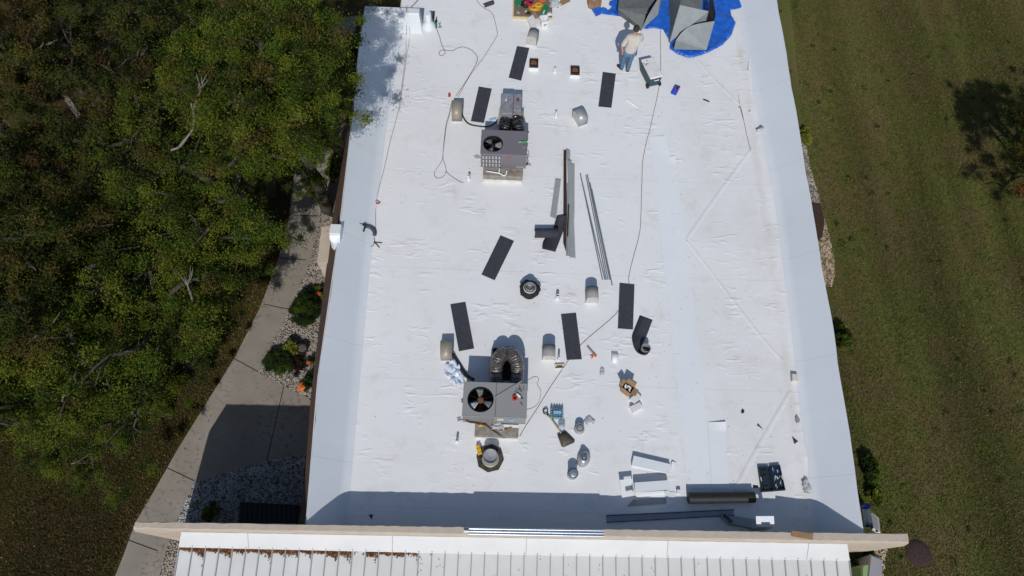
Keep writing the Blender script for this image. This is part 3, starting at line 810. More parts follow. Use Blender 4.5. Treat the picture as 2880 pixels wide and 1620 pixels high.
# ---- upper rooftop unit
x0, x1, y0, y1, zt, zb = -0.69, 0.565, 11.12, 11.90, 0.95, 0.33
ac = thing('rooftop_unit', 'charcoal rooftop air conditioner with silver grille slots and black wrapped ducts', 'air conditioner', (-0.06, 11.5, 0), group='air conditioners on the roof')
fc = CC(752, 742, zt)
cabinet(ac, x0, y0, x1, y1, zb, zt, fc.x, fc.y, 0.272, M_AC1)
fan(ac, fc.x, fc.y, zt, 0.268, [(0.2 + 2.094 * i - 0.5, 0.2 + 2.094 * i + 0.35, 0.05) for i in range(3)], [M_AC2, M_GALV, M_AC2], M_BLACK)
mb = MB()
for c in range(6):
    for r in range(3):
        xx = x0 + 0.045 + c * 0.089; zz = zt - 0.10 - r * 0.175
        mb.box(xx, y0 - 0.006, zz - 0.135, xx + 0.055, y0 + 0.002, zz)
mb.build('grille_slot', M_DARK, parent=ac)
mb = MB(); q = random.Random(2)
for c in range(6):
    for r in range(3):
        xx = x0 + 0.045 + c * 0.089; zz = zt - 0.10 - r * 0.175
        for k in range(4):
            z_ = zz - 0.018 - k * 0.032
            mb.box(xx + 0.005 + q.uniform(0, 0.006), y0 - 0.012, z_ - 0.014, xx + 0.050 - q.uniform(0, 0.008), y0 - 0.0065, z_)
mb.build('coil_fin', M_GALV if False else M_WHITEP, parent=ac)
MB().box(0.03, y0 - 0.012, 0.80, 0.17, y0 - 0.002, 0.815).build('badge', M_RED, parent=ac)
MB().box(0.30, y0 - 0.012, zb + 0.02, 0.52, y0 - 0.002, zb + 0.075).build('rating_label', M_GREYB, parent=ac)
MB().box(-0.62, 10.84, 0.0, 0.49, 11.86, 0.30).build('curb', M_CURB, parent=ac, bevel=0.01)
MB().box(-0.615, 10.828, 0.0, 0.485, 10.838, 0.12).build('curb_flashing', M_CURBW, parent=ac)
pts = [S3(200, 1250, 0.36), S3(375, 1278, 0.35), S3(420, 1300, 0.33), S3(440, 1312, 0.32), S3(470, 1310, 0.32), S3(485, 1290, 0.33), S3(495, 1245, 0.36)]
mb = MB().tube(curve_pts(pts, 4), 0.017, 8); mb.tube([S3(380, 1275, 0.35), S3(388, 1210, 0.40)], 0.015, 8)
mb.build('condensate_pipe', M_WHITEP, parent=ac, smooth=50)
q = random.Random(8); mb = MB()
for i in range(9):
    c = S3(540 + q.uniform(0, 130), 1250 + q.uniform(0, 40), 0.31); mb.blob(c, 0.045, i, 0.5, 6, 8, sz=(1, 0.6, 0.35))
mb.build('wire_scrap', M_CARDD, parent=ac)
for nm, a, b, dd, zz, mt in (('duct_box', S3(410, 110, 0.78), S3(580, 415, 0.78), 0, 0.78, M_FOIL), ('duct_box', S3(595, 120, 0.70), S3(705, 370, 0.70), 0, 0.70, M_FOIL)):
    MB().box(a.x, b.y, 0.30, b.x, a.y, zz).build(nm, mt, parent=ac, bevel=0.02)
a, b = S3(365, 400, 0.6), S3(575, 500, 0.6)
MB().prism([Vector(p) for p in ((a.x, b.y, 0.2), (b.x, b.y, 0.2), (b.x, a.y + 0.05, 0.2), (a.x, a.y + 0.05, 0.2))], [Vector(p) for p in ((a.x, b.y, 0.5), (b.x, b.y, 0.5), (b.x, a.y + 0.05, 0.72), (a.x + 0.03, a.y + 0.05, 0.72))]).build('duct_transition', M_CURB, parent=ac, bevel=0.012)
a, b = S3(585, 370, 0.55), S3(700, 440, 0.55)
MB().prism([Vector(p) for p in ((a.x, b.y, 0.2), (b.x, b.y, 0.2), (b.x, a.y, 0.2), (a.x, a.y, 0.2))], [Vector(p) for p in ((a.x, b.y, 0.48), (b.x, b.y, 0.48), (b.x, a.y, 0.68), (a.x, a.y, 0.68))]).build('duct_transition', M_CURB, parent=ac, bevel=0.012)
rp = S3(655, 205, 0.70); MB().lathe([(0.055, 0.0), (0, 0.002)], (rp.x, rp.y, 0.7015), 16, sx=0.8, sy=1.6).build('rust_patch', M_RUST, parent=ac)
MB().box(-0.25, 12.55, 0.0, 0.47, 13.2, 0.28).build('duct_curb', M_CURB, parent=ac)
for nm, pth, sd in (('flex_duct', [(-0.10, 11.85, 0.55), (-0.09, 12.05, 0.60), (-0.07, 12.25, 0.60), (-0.05, 12.52, 0.5), (-0.04, 12.60, 0.48)], 1), ('flex_duct', [(0.36, 11.85, 0.5), (0.36, 12.05, 0.56), (0.33, 12.3, 0.58), (0.27, 12.55, 0.5), (0.26, 12.66, 0.48)], 2)):
    pp, rs = ribbed([Vector(p) for p in pth], 0.175, 0.05, seed=sd, amp=0.06)
    MB().tube(pp, rs, 16).build(nm, M_FLEXB, parent=ac, smooth=60)
mb = MB().tube(curve_pts([(0.575, 11.15, 0.75), (0.62, 11.12, 0.7), (0.60, 11.05, 0.6), (0.575, 11.1, 0.55), (0.60, 11.18, 0.50), (0.585, 11.25, 0.55)], 5), 0.010, 6)
mb.build('power_cable', M_RUB, parent=ac)
cp = CC(905, 220, 0.79)
T = TR((cp.x, cp.y, 0.785), -0.12)
t = tag(MB().tube([T @ Vector((0, -0.09, 0.02)), T @ Vector((0, 0.10, 0.02))], 0.016, 8).lathe([(0.022, -0.02), (0.022, 0.02), (0, 0.02)], T @ Vector((0, -0.10, 0.025)), 8, m=1).build('spray_bottle', [M_SKYB, M_WHITEP]), 'small blue and white bottle lying on the foil duct box of the charcoal unit', 'bottle')
g1 = CC(1100, 722, zt + 0.02)
T = TR((g1.x, g1.y, zt + 0.03), 0.12)
mb = MB().tube([T @ Vector((-0.09, 0, 0)), T @ Vector((0.10, 0, 0))], 0.026, 10)
mb.tube([T @ Vector((-0.09, 0, 0)), T @ Vector((-0.155, -0.012, 0))], [0.012, 0.004], 6, m=1); mb.tube([T @ Vector((0.10, 0, 0)), T @ Vector((0.115, 0, 0))], 0.027, 10, m=1)
tag(mb.build('sealant_tube', [M_GREENL, M_WHITEP], smooth=40), 'green sealant tube with white nozzle lying on the charcoal unit', 'sealant tube')
g2 = CC(1100, 775, zt + 0.02)
tag(MB().lathe([(0.032, 0), (0.032, 0.05), (0.028, 0.05), (0.028, 0.012), (0, 0.012)], (g2.x, g2.y, zt + 0.004), 14).build('metal_cup', M_HOODG), 'small grey cup standing on the charcoal unit beside the green tube', 'cup')

# ---- lower rooftop unit
x0, x1, y0, y1, zt, zb = -0.775, 0.70, 3.90, 4.70, 0.85, 0.27
ac = thing('rooftop_unit', 'light grey rooftop air conditioner with foil ducts and clutter along its front', 'air conditioner', (-0.03, 4.3, 0), group='air conditioners on the roof')
fc = FF(610, 778, zt)
cabinet(ac, x0, y0, x1, y1, zb, zt, fc.x, fc.y, 0.305, M_AC2)
fan(ac, fc.x, fc.y, zt, 0.30, [(1.35, 2.0, 0.05), (3.42, 4.15, 0.05), (5.55, 6.25, -0.05)], [M_CHAN, M_WMETAL, M_GREYB], M_RUST, 0.13)
MB().box(-0.02, y0 + 0.004, zt + 0.001, -0.012, y1 - 0.004, zt + 0.004).build('panel_seam', M_DARK, parent=ac)
mb = MB()
for i in range(26):
    xx = x0 + 0.02 + i * 0.028
    mb.box(xx, y0 - 0.006, zb + 0.05, xx + 0.004, y0 - 0.001, zt - 0.09)
mb.build('coil_slot', M_DARK, parent=ac)
for a, b, mt in ((0.03, 0.18, M_LABEL), (0.22, 0.40, M_GREYB), (0.33, 0.42, M_SKYB)):
    MB().box(a, y0 - 0.009 - 0.003 * (a > 0.3), zb + 0.24, b, y0 - 0.002, zb + 0.40).build('rating_label', mt, parent=ac)
MB().box(-0.49, 3.585, 0.0, 0.545, 4.6, 0.24).build('curb', M_CURB, parent=ac, bevel=0.01)
MB().box(-0.485, 3.573, 0.0, 0.54, 3.583, 0.11).build('curb_flashing', M_CURBW, parent=ac)
MB().box(0.15, 3.80, 0.242, 0.55, 3.86, 0.29).build('white_bracket', M_WMETAL, parent=ac)
a, b = FF(748, 195, 0.28), FF(1020, 215, 0.28)
mb = MB(); bx0, bx1, by1, by0 = a.x, b.x, a.y, 5.02
mb.box(bx0, by0, 0, bx1, by1, 0.16)
for (p, q_, r_, s_) in ((bx0, by1 - 0.02, bx1, by1), (bx0, by0, bx0 + 0.02, by1 - 0.02), (bx1 - 0.02, by0, bx1, by1 - 0.02)): mb.box(p, q_, 0.161, r_, s_, 0.28)
mb.build('duct_curb', M_TORN, parent=ac)
for pth, sd in (([FF(790, 590, 0.30), FF(785, 480, 0.38), FF(795, 360, 0.42), FF(840, 280, 0.38), FF(880, 250, 0.2)], 3), ([FF(1020, 590, 0.28), FF(1025, 480, 0.36), FF(1025, 370, 0.44), FF(985, 285, 0.42), FF(945, 250, 0.2)], 4)):
    pp, rs = ribbed(pth, 0.168, 0.045, seed=sd, amp=0.05)
    MB().tube(pp, rs, 18).build('flex_duct', M_FLEXS, parent=ac, smooth=60)
pts = [W8(190, 960, 0.50), W8(260, 960, 0.48), W8(320, 1010, 0.40), W8(440, 1030, 0.34), W8(560, 1040, 0.30), W8(650, 1070, 0.28), W8(740, 1130, 0.27), W8(860, 1220, 0.26), W8(1000, 1310, 0.26), W8(1090, 1365, 0.20), W8(1180, 1380, 0.03)]
MB().tube(curve_pts(pts, 5), 0.011, 6).build('power_cable', M_CORD, parent=ac)
tag(MB().tube(curve_pts([W8(230, 900, 0.58), W8(245, 960, 0.50), W8(310, 1020, 0.37), W8(480, 1045, 0.30), W8(700, 1065, 0.27)], 5), 0.016, 6).build('wire_bundle', M_RUB), 'dark bundle of wires hanging along the front of the light grey unit', 'wires')
def rag(name, label, cat, c, r, mat, seed, sz=(1, 0.7, 0.4), amp=0.45):
    mb = MB(); q = random.Random(seed)
    for i in range(5):
        o = Vector((q.uniform(-1, 1) * r * 0.7 * sz[0], q.uniform(-1, 1) * r * 0.7 * sz[1], q.uniform(0, 0.3) * r))
        mb.blob(Vector(c) + o, r * q.uniform(0.45, 0.75), seed * 7 + i, amp, 7, 9, sz=sz)
    return tag(mb.build(name, mat, smooth=35), label, cat)
rag('wire_scrap', 'silver tape scraps hanging off the left corner of the light grey unit', 'tape scraps', W8(130, 950, 0.52), 0.07, M_GALV, 21)
rag('rag', 'crumpled white rag lying on the curb of the light grey unit', 'rag', W8(950, 1110, 0.27), 0.12, M_PLAST, 22, (1.2, 0.6, 0.4))
rag('rag', 'small rust brown rag on the curb beside the crumpled white one', 'rag', W8(1210, 1180, 0.27), 0.075, M_CARD, 23)
cup = W8(1040, 1215, 0.25)
tag(MB().lathe([(0.03, 0), (0.036, 0.09), (0.032, 0.09), (0.027, 0.01), (0, 0.01)], (cup.x, cup.y, 0.245), 14).build('paper_cup', M_LABEL), 'beige cup standing on the curb below the light grey unit', 'cup')
gl_ = W8(580, 1105, 0.25)
tag(MB().blob((gl_.x, gl_.y, 0.275), 0.055, 4, 0.25, 8, 10, sz=(1.3, 0.6, 0.5)).build('yellow_sponge', M_YEL, smooth=50), 'yellow sponge on the left of the curb below the light grey unit', 'sponge')
a, b = W8(900, 462, zt + 0.012), W8(1520, 95, zt + 0.012)
tag(MB().extr([(-0.012, 0), (0.012, 0), (0.012, 0.014), (-0.012, 0.014)], a, b).build('metal_angle', M_GALV), 'thin silver strip lying across the top of the light grey unit', 'metal strip')
tp = W8(1350, 485, zt)
tag(MB().lathe([(0.032, 0.0), (0.062, 0.0), (0.062, 0.05), (0.032, 0.05), (0.032, 0.0)], (tp.x, tp.y, zt + 0.004), 22).build('tape_roll', M_RED, smooth=40), 'red roll of tape on top of the light grey unit', 'tape')
tp = W8(1440, 430, zt)
T = TR((tp.x, tp.y, zt + 0.03), -0.7)
tag(MB().tube([T @ Vector((-0.06, 0, 0)), T @ Vector((0.06, 0, 0))], 0.028, 10).tube([T @ Vector((0.055, 0, 0)), T @ Vector((0.12, 0, 0.0))], 0.012, 8, m=1).build('sealant_tube', [M_WHITEP, M_BLACK], smooth=40), 'white sealant tube with black tip beside the red tape roll', 'sealant tube')
for i, (ax, ay, bx, by) in enumerate(((1350, 355, 1405, 265), (1455, 190, 1470, 270), (1440, 240, 1480, 330), (1425, 310, 1445, 260), (1480, 260, 1510, 345), (1535, 215, 1560, 300), (1470, 570, 1530, 640))):
    a, b = W8(ax, ay, zt + 0.008), W8(bx, by, zt + 0.008)
    tag(MB().tube([a, a.lerp(b, 0.5) + Vector((0.004, 0, 0.006)), b], 0.005, 5).build('cable_tie', M_BLACK), ['short black stick on the light grey unit beside the red tape', 'black shard at the back of the light grey unit, topmost of the pile', 'longest black shard in the pile on the light grey unit', 'small black shard at the left of the pile on the light grey unit', 'black shard leaning right in the pile on the light grey unit', 'black shard at the right edge of the light grey unit', 'thin black wire bit on the light grey unit near its front'][i], 'scrap', 'black scraps on the light grey unit')

# ---- half-barrel vent hoods
def hood(name, label, loc, rz, w, L, h, mat, closed=True, tilt=0.0):
    t = thing(name, label, 'vent hood', loc, rz, 'barrel vent hoods on the roof')
    M0 = TR(loc, rz)
    r = w / 2; hw = h - r * 0.62
    prof = [(-r, 0.0), (-r, hw)] + [(-r * math.cos(a), hw + 0.62 * r * math.sin(a)) for a in [math.pi * i / 12 for i in range(1, 12)]] + [(r, hw), (r, 0.0)]
    mb = MB()
    F_ = [M0 @ Vector((x, -L / 2, z)) for x, z in prof]; K_ = [M0 @ Vector((x, L / 2, z)) for x, z in prof]
    k = len(prof)
    mb.add(F_ + K_, [(i, i + 1, k + i + 1, k + i) for i in range(k - 1)])
    mb.build('hood_shell', mat, parent=t, smooth=35, solid=0.006)
    prof2 = [(x * 0.985, z * 0.985) for x, z in prof]
    MB().poly([M0 @ Vector((x, L / 2 - 0.012, z)) for x, z in prof2]).build('end_panel', M_HOODE, parent=t)
    MB().poly([M0 @ Vector((x, -L / 2 + 0.012, z)) for x, z in prof2][::-1]).build('end_panel', M_HOODE, parent=t)
    mb = MB()
    mb.box(-r - 0.03, -L / 2 - 0.012, 0.004, r + 0.03, L / 2 + 0.02, 0.018, T=M0)
    mb.build('base_flange', M_PATCH, parent=t)
    return t
def mid(fn, pts, z):
    q = [fn(x, y, z) for x, y in pts]; return sum(q, Vector()) / len(q)
c = mid(FF, [(1315, 150), (1455, 150), (1460, 290), (1325, 285)], 0.36)
hood('vent_hood', 'grey vent hood squeezed between the light grey unit and a black pad', (c.x, c.y, 0), 0.0, 0.31, 0.31, 0.38, M_HOODG)
c = mid(R6, [(310, 275), (495, 275), (510, 460), (320, 460)], 0.38)
hood('vent_hood', 'grey vent hood with a torn front lip in the middle of the roof', (c.x, c.y, 0), 0.02, 0.30, 0.33, 0.40, M_HOODG)
c = mid(A, [(278, 1112), (397, 1108), (400, 1290), (288, 1293)], 0.37)
hood('vent_hood', 'beige brushed metal vent hood with cords running under it, beside the charcoal unit', (c.x, c.y, 0), math.pi / 2 + 0.03, 0.55, 0.29, 0.42, M_BEIGE)
c = mid(FF, [(145, 90), (280, 88), (293, 300), (160, 305)], 0.30)
hood('vent_hood', 'beige brushed metal vent hood beside a crumpled plastic sheet', (c.x, c.y, 0), math.pi / 2 + 0.06, 0.46, 0.29, 0.34, M_BEIGE)
c = mid(A, [(1665, 1248), (1775, 1195), (1825, 1300), (1715, 1395)], 0.33)
hood('vent_hood', 'pale silver vent hood turned askew near two slim pipes', (c.x, c.y, 0), 2.05, 0.40, 0.30, 0.38, M_GALV)
c = mid(J9, [(620, 690), (870, 765), (840, 960), (590, 900)], 0.36)
hood('vent_hood', 'grey vent hood with a pale sloping front below the white bucket', (c.x, c.y - 0.05, 0), -0.22, 0.31, 0.36, 0.40, M_HOODG)

# ---- walkway pads
def pad(label, pts, z=0.008):
    q = sum(pts, Vector()) / 4
    e1 = ((pts[1] - pts[0]) + (pts[2] - pts[3])) / 2; e2 = ((pts[3] - pts[0]) + (pts[2] - pts[1])) / 2
    base = [Vector((p.x, p.y, 0.005)) for p in pts][::-1]; top = [Vector((p.x, p.y, 0.016)) for p in pts][::-1]
    return tag(MB().prism(base, top).build('walkway_pad', M_PAD), label, 'walkway pad', 'black walkway pads laid on the roof')
pad('black pad between the charcoal unit and the beige hood', [A(590, 983), (A(737, 1007)), A(648, 1393), A(500, 1373)])
pad('black pad nearest the two rusty openings', [A(1022, 525), A(1162, 547), A(1070, 915), A(928, 880)])
pad('black pad below the standing man', [B(222, 817), B(370, 838), B(320, 1222), B(172, 1207)])
pad('most tilted black pad, on its own left of the tarred round flue', [EE(835, 92), EE(988, 155), EE(770, 598), EE(620, 533)])
pad('black pad beside the beige hood with plastic sheet', [EE(268, 872), EE(438, 845), EE(537, 1370), EE(365, 1402)])
pad('black pad between the grey hood and the orange caulking gun', [EE(1520, 983), EE(1690, 968), FF(1756, 325), FF(1585, 332)])
pad('black pad with a cord passing under it, beside the half rolled pad', [R6(860, 220), R6(1113, 245), R6(1087, 1010), R6(830, 990)])
# half rolled pad standing its end on the roof
def ribbon(path, wvec, mats, name, label, cat, th=0.012, group=None):
    """path: list of points on one edge, wvec: list of vectors to the other edge"""
    mb = MB(); k = len(path)
    vs = [p for i in range(k) for p in (path[i], path[i] + wvec[i] * 0.5, path[i] + wvec[i])]
    mb.add(vs, [(i * 3 + j, i * 3 + j + 1, i * 3 + j + 4, i * 3 + j + 3) for i in range(k - 1) for j in range(2)])
    o = mb.build(name, mats, smooth=60, solid=th)
    return tag(o, label, cat, group)
a, b = R6(1205, 768, 0.01), R6(1420, 848, 0.01); c_, d_ = R6(1085, 1070, 0.01), R6(1330, 1090, 0.02)
pth = [a, a.lerp(c_, 0.5), c_, R6(1075, 1150, 0.05), R6(1095, 1280, 0.12), R6(1150, 1380, 0.22), R6(1230, 1430, 0.28), R6(1330, 1420, 0.30), R6(1385, 1340, 0.30)]
pth2 = [b, b.lerp(d_, 0.5), d_, R6(1280, 1190, 0.05), R6(1240, 1270, 0.08), R6(1225, 1340, 0.04), R6(1260, 1385, 0.02), R6(1320, 1370, 0.01), R6(1360, 1320, 0.01)]
ribbon(curve_pts(pth, 4), [y - x for x, y in zip(curve_pts(pth, 4), curve_pts(pth2, 4))], M_PAD, 'walkway_pad', 'black pad curling up on edge at one end around a white tube', 'walkway pad', 0.012, 'black walkway pads laid on the roof')
rc = R6(1310, 1325, 0.25)
T = TR((rc.x - 0.005, rc.y + 0.03, 0.02))
mb = MB(); mb.ring([(0.118, 0.0), (0.118, 0.27), (0.095, 0.27), (0.095, 0.0)], (rc.x, rc.y, 0.012), 28)
tag(mb.build('cardboard_tube', M_HOODG, smooth=40), 'short open grey tube standing inside the curl of the black pad', 'tube')
# curled pads beside the channels
a = DD(455, 820, 0.09); b = DD(345, 840, 0.06)
p1 = [DD(455, 825, 0.10), DD(440, 900, 0.06), DD(420, 1000, 0.03), DD(380, 1110, 0.02), DD(330, 1240, 0.12)]
p2 = [DD(350, 835, 0.06), DD(325, 910, 0.04), DD(295, 1005, 0.03), DD(200, 1110, 0.03), DD(180, 1205, 0.10)]
ribbon(curve_pts(p1, 5), [y - x for x, y in zip(curve_pts(p1, 5), curve_pts(p2, 5))], M_PAD, 'walkway_pad', 'bent black pad lying against the brown metal channel', 'walkway pad', 0.012, 'black walkway pads laid on the roof')
ax0, ax1 = DD(95, 1035, 0.11), DD(360, 1035, 0.11)
mb = MB(); d = (ax1 - ax0).normalized(); side = Vector((-d.y, d.x, 0)); prof = []
for i in range(17):
    t = math.radians(-70 + 285 * i / 16); prof.append((math.cos(t) * 0.125 * (1 + 0.02 * i / 16), math.sin(t) * 0.125 + 0.03))
mb.extr(prof, Vector((ax0.x, ax0.y, 0.11)), Vector((ax1.x, ax1.y, 0.11)), closed=False)
tag(mb.build('walkway_pad', M_PAD, smooth=60, solid=0.012), 'black pad rolled into an open tube left of the bent pad', 'walkway pad', 'black walkway pads laid on the roof')
# black rolls
def roll(name, label, a, b, r, mat, core=M_CARDD, cat='roll', n=20):
    mb = MB(); a = Vector(a); b = Vector(b); d = (b - a).normalized()
    mb.tube([a, b], r, n); e = 0.0015
    mb.tube([a - d * e * 3, a + d * 0.01], r * 0.45, 14, m=1); mb.tube([b - d * 0.01, b + d * e * 3], r * 0.45, 14, m=1)
    return tag(mb.build(name, [mat, core], smooth=40), label, cat)
a, b = HH(945, 690, 0.1), HH(1690, 690, 0.1); a.z = b.z = 0.135; b.y += 0.02
mb_roll = roll('membrane_roll', 'long black roll lying in the shade of the tan wall', a, b, 0.13, M_ROLL, M_BLACK)
a, b = A(650, 62, 0.05), A(755, 25, 0.05)
roll('membrane_roll', 'short charcoal roll with a white end at the far edge of the roof', a, b, 0.07, M_PAD, M_WHITEP)
a, b = B(1362, 1125, 0.02), B(1428, 1150, 0.02)
roll('membrane_roll', 'tiny black cylinder lying alone near the blue box', a, b, 0.022, M_PAD, M_BLACK)

# ---- rusty openings with white flashed curbs
for pts, lab in (([A(1160, 655, 0.2), A(1268, 655, 0.2), A(1268, 760, 0.2), A(1160, 760, 0.2)], 'square opening full of rust brown debris beside the tilted black pad'), ([A(1628, 733, 0.2), A(1737, 733, 0.2), A(1737, 848, 0.2), A(1628, 848, 0.2)], 'square rusty opening standing nearest the man')):
    c = sum(pts, Vector()) / 4; c.z = 0; s = 0.135
    t = thing('roof_curb', lab, 'roof opening', c, 0, 'square roof openings')
    M0 = TR(c)
    mb = MB()
    for (p, q_, r_, s_) in ((-s, -s, s, -s + 0.022), (-s, s - 0.022, s, s), (-s, -s + 0.022, -s + 0.022, s - 0.022), (s - 0.022, -s + 0.022, s, s - 0.022)): mb.box(p, q_, 0.0, r_, s_, 0.21, T=M0)
    mb.build('curb', M_TORN, parent=t)
    MB().box(-s + 0.023, -s + 0.023, 0.01, s - 0.023, s - 0.023, 0.07, T=M0).build('rusty_pan', M_RUST, parent=t)
    MB().box(-0.085, -0.02, 0.08, 0.085, 0.11, 0.17, T=M0).build('damper', M_RUST, parent=t, bevel=0.01)
    mb = MB(); w = s + 0.012
    mb.box(-w, -w, 0.003, w, -s - 0.001, 0.12, T=M0); mb.box(-w, s + 0.001, 0.003, w, w, 0.12, T=M0); mb.box(-w, -s, 0.003, -s - 0.001, s, 0.12, T=M0); mb.box(s + 0.001, -s, 0.003, w, s, 0.12, T=M0)
    mb.build('curb_flashing', M_PATCH, parent=t)

# ---- small plumbing pipes
def pipe(label, c, h, r=0.035, mat=M_WHITEP):
    t = thing('vent_pipe', label, 'vent pipe', (c.x, c.y, 0), 0, 'small vent pipes through the roof')
    MB().lathe([(r, 0.0), (r, h), (r * 0.82, h), (r * 0.82, h - 0.10), (0, h - 0.10)], (c.x, c.y, 0), 14).build('pipe', [mat], parent=t, smooth=40)
    MB().ring([(r * 1.7, 0.004), (r * 1.25, 0.012), (r * 1.12, 0.05), (r * 1.03, 0.06)], (c.x, c.y, 0), 16).build('pipe_boot', M_PATCH, parent=t, smooth=40)
    MB().lathe([(r * 0.8, h - 0.06), (0, h - 0.06)], (c.x, c.y, 0), 12).build('pipe_bore', M_BLACK, parent=t)
pipe('white pipe between the two rusty openings', A(1450, 820), 0.20)
pipe('slim white pipe left of the askew silver hood', A(1462, 1325), 0.24, 0.026)
pipe('white pipe between the tarred flue and the torn hood', EE(1478, 805), 0.22, 0.04)
pipe('slim white pipe squeezed between the grey hood and a black pad', GG(365, 328), 0.25, 0.026)
pipe('white pipe left of the curb of the charcoal unit', CC(475, 1145), 0.22, 0.034)
pipe('short pipe alone to the left of the light grey unit curb', FF(343, 1255), 0.20, 0.028)

# ---- tarred flues
def rough_ring(c, r0, r1, z0, z1, seed, n=40, amp=0.12):
    q = random.Random(seed); mb = MB(); ph = [q.uniform(0, 6.28) for _ in range(4)]
    def fn(a, b):
        t = b * 6.28318; rr = r0 + (r1 - r0) * a
        k = 1 + amp * a * (math.sin(3 * t + ph[0]) * 0.5 + math.sin(7 * t + ph[1]) * 0.35 + math.sin(13 * t + ph[2]) * 0.25)
        return Vector((c[0] + rr * k * math.cos(t), c[1] + rr * k * math.sin(t), z0 + (z1 - z0) * a + 0.012 * math.sin(9 * t + ph[3]) * a * (1 - a) * 4))
    return mb.grid(fn, 5, n)
c = EE(1165, 700, 0.2); c.z = 0
t = thing('roof_flue', 'open round flue ringed by torn black membrane in the middle of the roof', 'flue', (c.x, c.y, 0))
rough_ring((c.x, c.y), 0.14, 0.265, 0.30, 0.20, 4, amp=0.10).build('torn_membrane', M_TORN, parent=t, solid=0.02)
mb = MB(); mb.ring([(0.245, 0.20), (0.20, 0.0)], (c.x, c.y, 0), 28); mb.build('tar_skirt', M_TORN, parent=t)
MB().ring([(0.165, 0.305), (0.150, 0.325), (0.145, 0.305)], (c.x, c.y, 0), 28).build('flashing_rim', M_CURBW, parent=t)
MB().lathe([(0.118, 0.05), (0.118, 0.40), (0.110, 0.40), (0.110, 0.22), (0.0, 0.22)], (c.x, c.y, 0), 28).build('flue_pipe', M_GALV, parent=t, smooth=40)
c = LL(850, 760, 0.1); c.z = 0
t = thing('roof_flue', 'metal flue with a round lid on a black octagonal base', 'flue', (c.x, c.y, 0))
oct_ = [LL(x, y, 0.03) for x, y in ((530, 455), (885, 345), (1180, 500), (1230, 640), (1290, 880), (1120, 1215), (750, 1305), (430, 1110), (360, 760))]
MB().prism([Vector((p.x, p.y, 0.002)) for p in oct_][::-1], [Vector((p.x, p.y, 0.035)) for p in oct_][::-1]).build('tarred_base', M_TAR, parent=t)
cf = LL(835, 830, 0.08)
mb = MB(); mb.ring([(0.205, 0.036), (0.205, 0.06), (0.19, 0.07), (0.17, 0.07), (0.165, 0.10)], (cf.x, cf.y, 0), 32); mb.build('flue_collar', M_BEIGE, parent=t, smooth=40)
MB().lathe([(0.165, 0.10), (0.168, 0.34), (0.160, 0.345), (0.150, 0.30), (0.0, 0.28)], (cf.x, cf.y, 0), 32).build('flue_cap', M_GALV, parent=t, smooth=40)
MB().ring([(0.168, 0.325), (0.176, 0.335), (0.168, 0.35)], (cf.x, cf.y, 0), 32).build('flue_rim', M_ALU, parent=t, smooth=40)
# yellow tool beside it
ty = LL(450, 560, 0.04)
T = TR((ty.x, ty.y, 0), -1.25)
t = thing('yellow_tool', 'yellow cordless tool lying against the octagonal flue base', 'power tool', (ty.x, ty.y, 0))
mb = MB(); mb.box(-0.115, -0.045, 0.03, -0.045, 0.045, 0.12, T=T); mb.box(-0.035, -0.05, 0.03, 0.045, 0.05, 0.13, T=T); mb.box(0.055, -0.05, 0.03, 0.115, 0.05, 0.11, T=T)
mb.build('tool_body', M_YEL2, parent=t, bevel=0.01)
MB().box(-0.11, -0.035, 0.004, 0.11, 0.04, 0.029, T=T).build('battery', M_BLACK, parent=t)
mb = MB().box(0.12, -0.04, 0.005, 0.20, 0.05, 0.09, T=T); mb.build('handle', M_BLACK, parent=t, bevel=0.01)
# ------------------------------------------------------------------ metal lengths in the middle of the roof
def channel(name, label, quad, zt, mat, up=True, cat='metal channel', group=None, lips=0.05):
    """U channel whose web is the quad (a0, a1, b1, b0); flanges along a0-b0 and a1-b1"""
    a0, a1, b1, b0 = [Vector((p.x, p.y, zt)) for p in quad]; mb = MB(); dz = Vector((0, 0, lips if up else -lips))
    mb.poly([a0, a1, b1, b0]); mb.poly([a0, b0, b0 + dz, a0 + dz]); mb.poly([b1, a1, a1 + dz, b1 + dz])
    return tag(mb.build(name, mat, solid=0.004), label, cat, group)
channel('metal_channel', 'short grey channel with a bent torn end left of the long brown one', [DD(330, 425), DD(390, 435), DD(335, 880), DD(272, 850)], 0.05, M_CHAN, False)
channel('metal_channel', 'long dark brown channel lying in the bundle', [DD(422, 95), DD(450, 95), DD(460, 1280), DD(418, 1150)], 0.03, M_CHANB, True, lips=0.06)
channel('metal_channel', 'grey channel with its tip at the top of the bundle', [DD(455, 100), DD(495, 120), DD(492, 215), DD(460, 210)], 0.09, M_CHAN, False)
channel('metal_channel', 'widest pale grey channel lying on top of the bundle', [DD(465, 222), DD(510, 228), DD(553, 1325), DD(498, 1320)], 0.085, M_CHAN, False, lips=0.08)
channel('metal_channel', 'pale channel wedged beside the dark brown one', [DD(462, 480), DD(478, 480), DD(497, 1300), DD(450, 1295)], 0.05, M_CHAN, False)
channel('metal_channel', 'slim grey brown channel on the right of the bundle', [DD(515, 250), DD(545, 262), DD(543, 860), DD(530, 760)], 0.05, M_CHAN, False)
tag(MB().box(-0.02, -0.5, 0, 0.02, 0.5, 0.09, T=TR((DD(470, 900).x, DD(470, 900).y, 0.002), -0.035)).build('metal_channel', M_CHANB), 'short dark edge of metal between the brown and pale channels', 'metal channel')
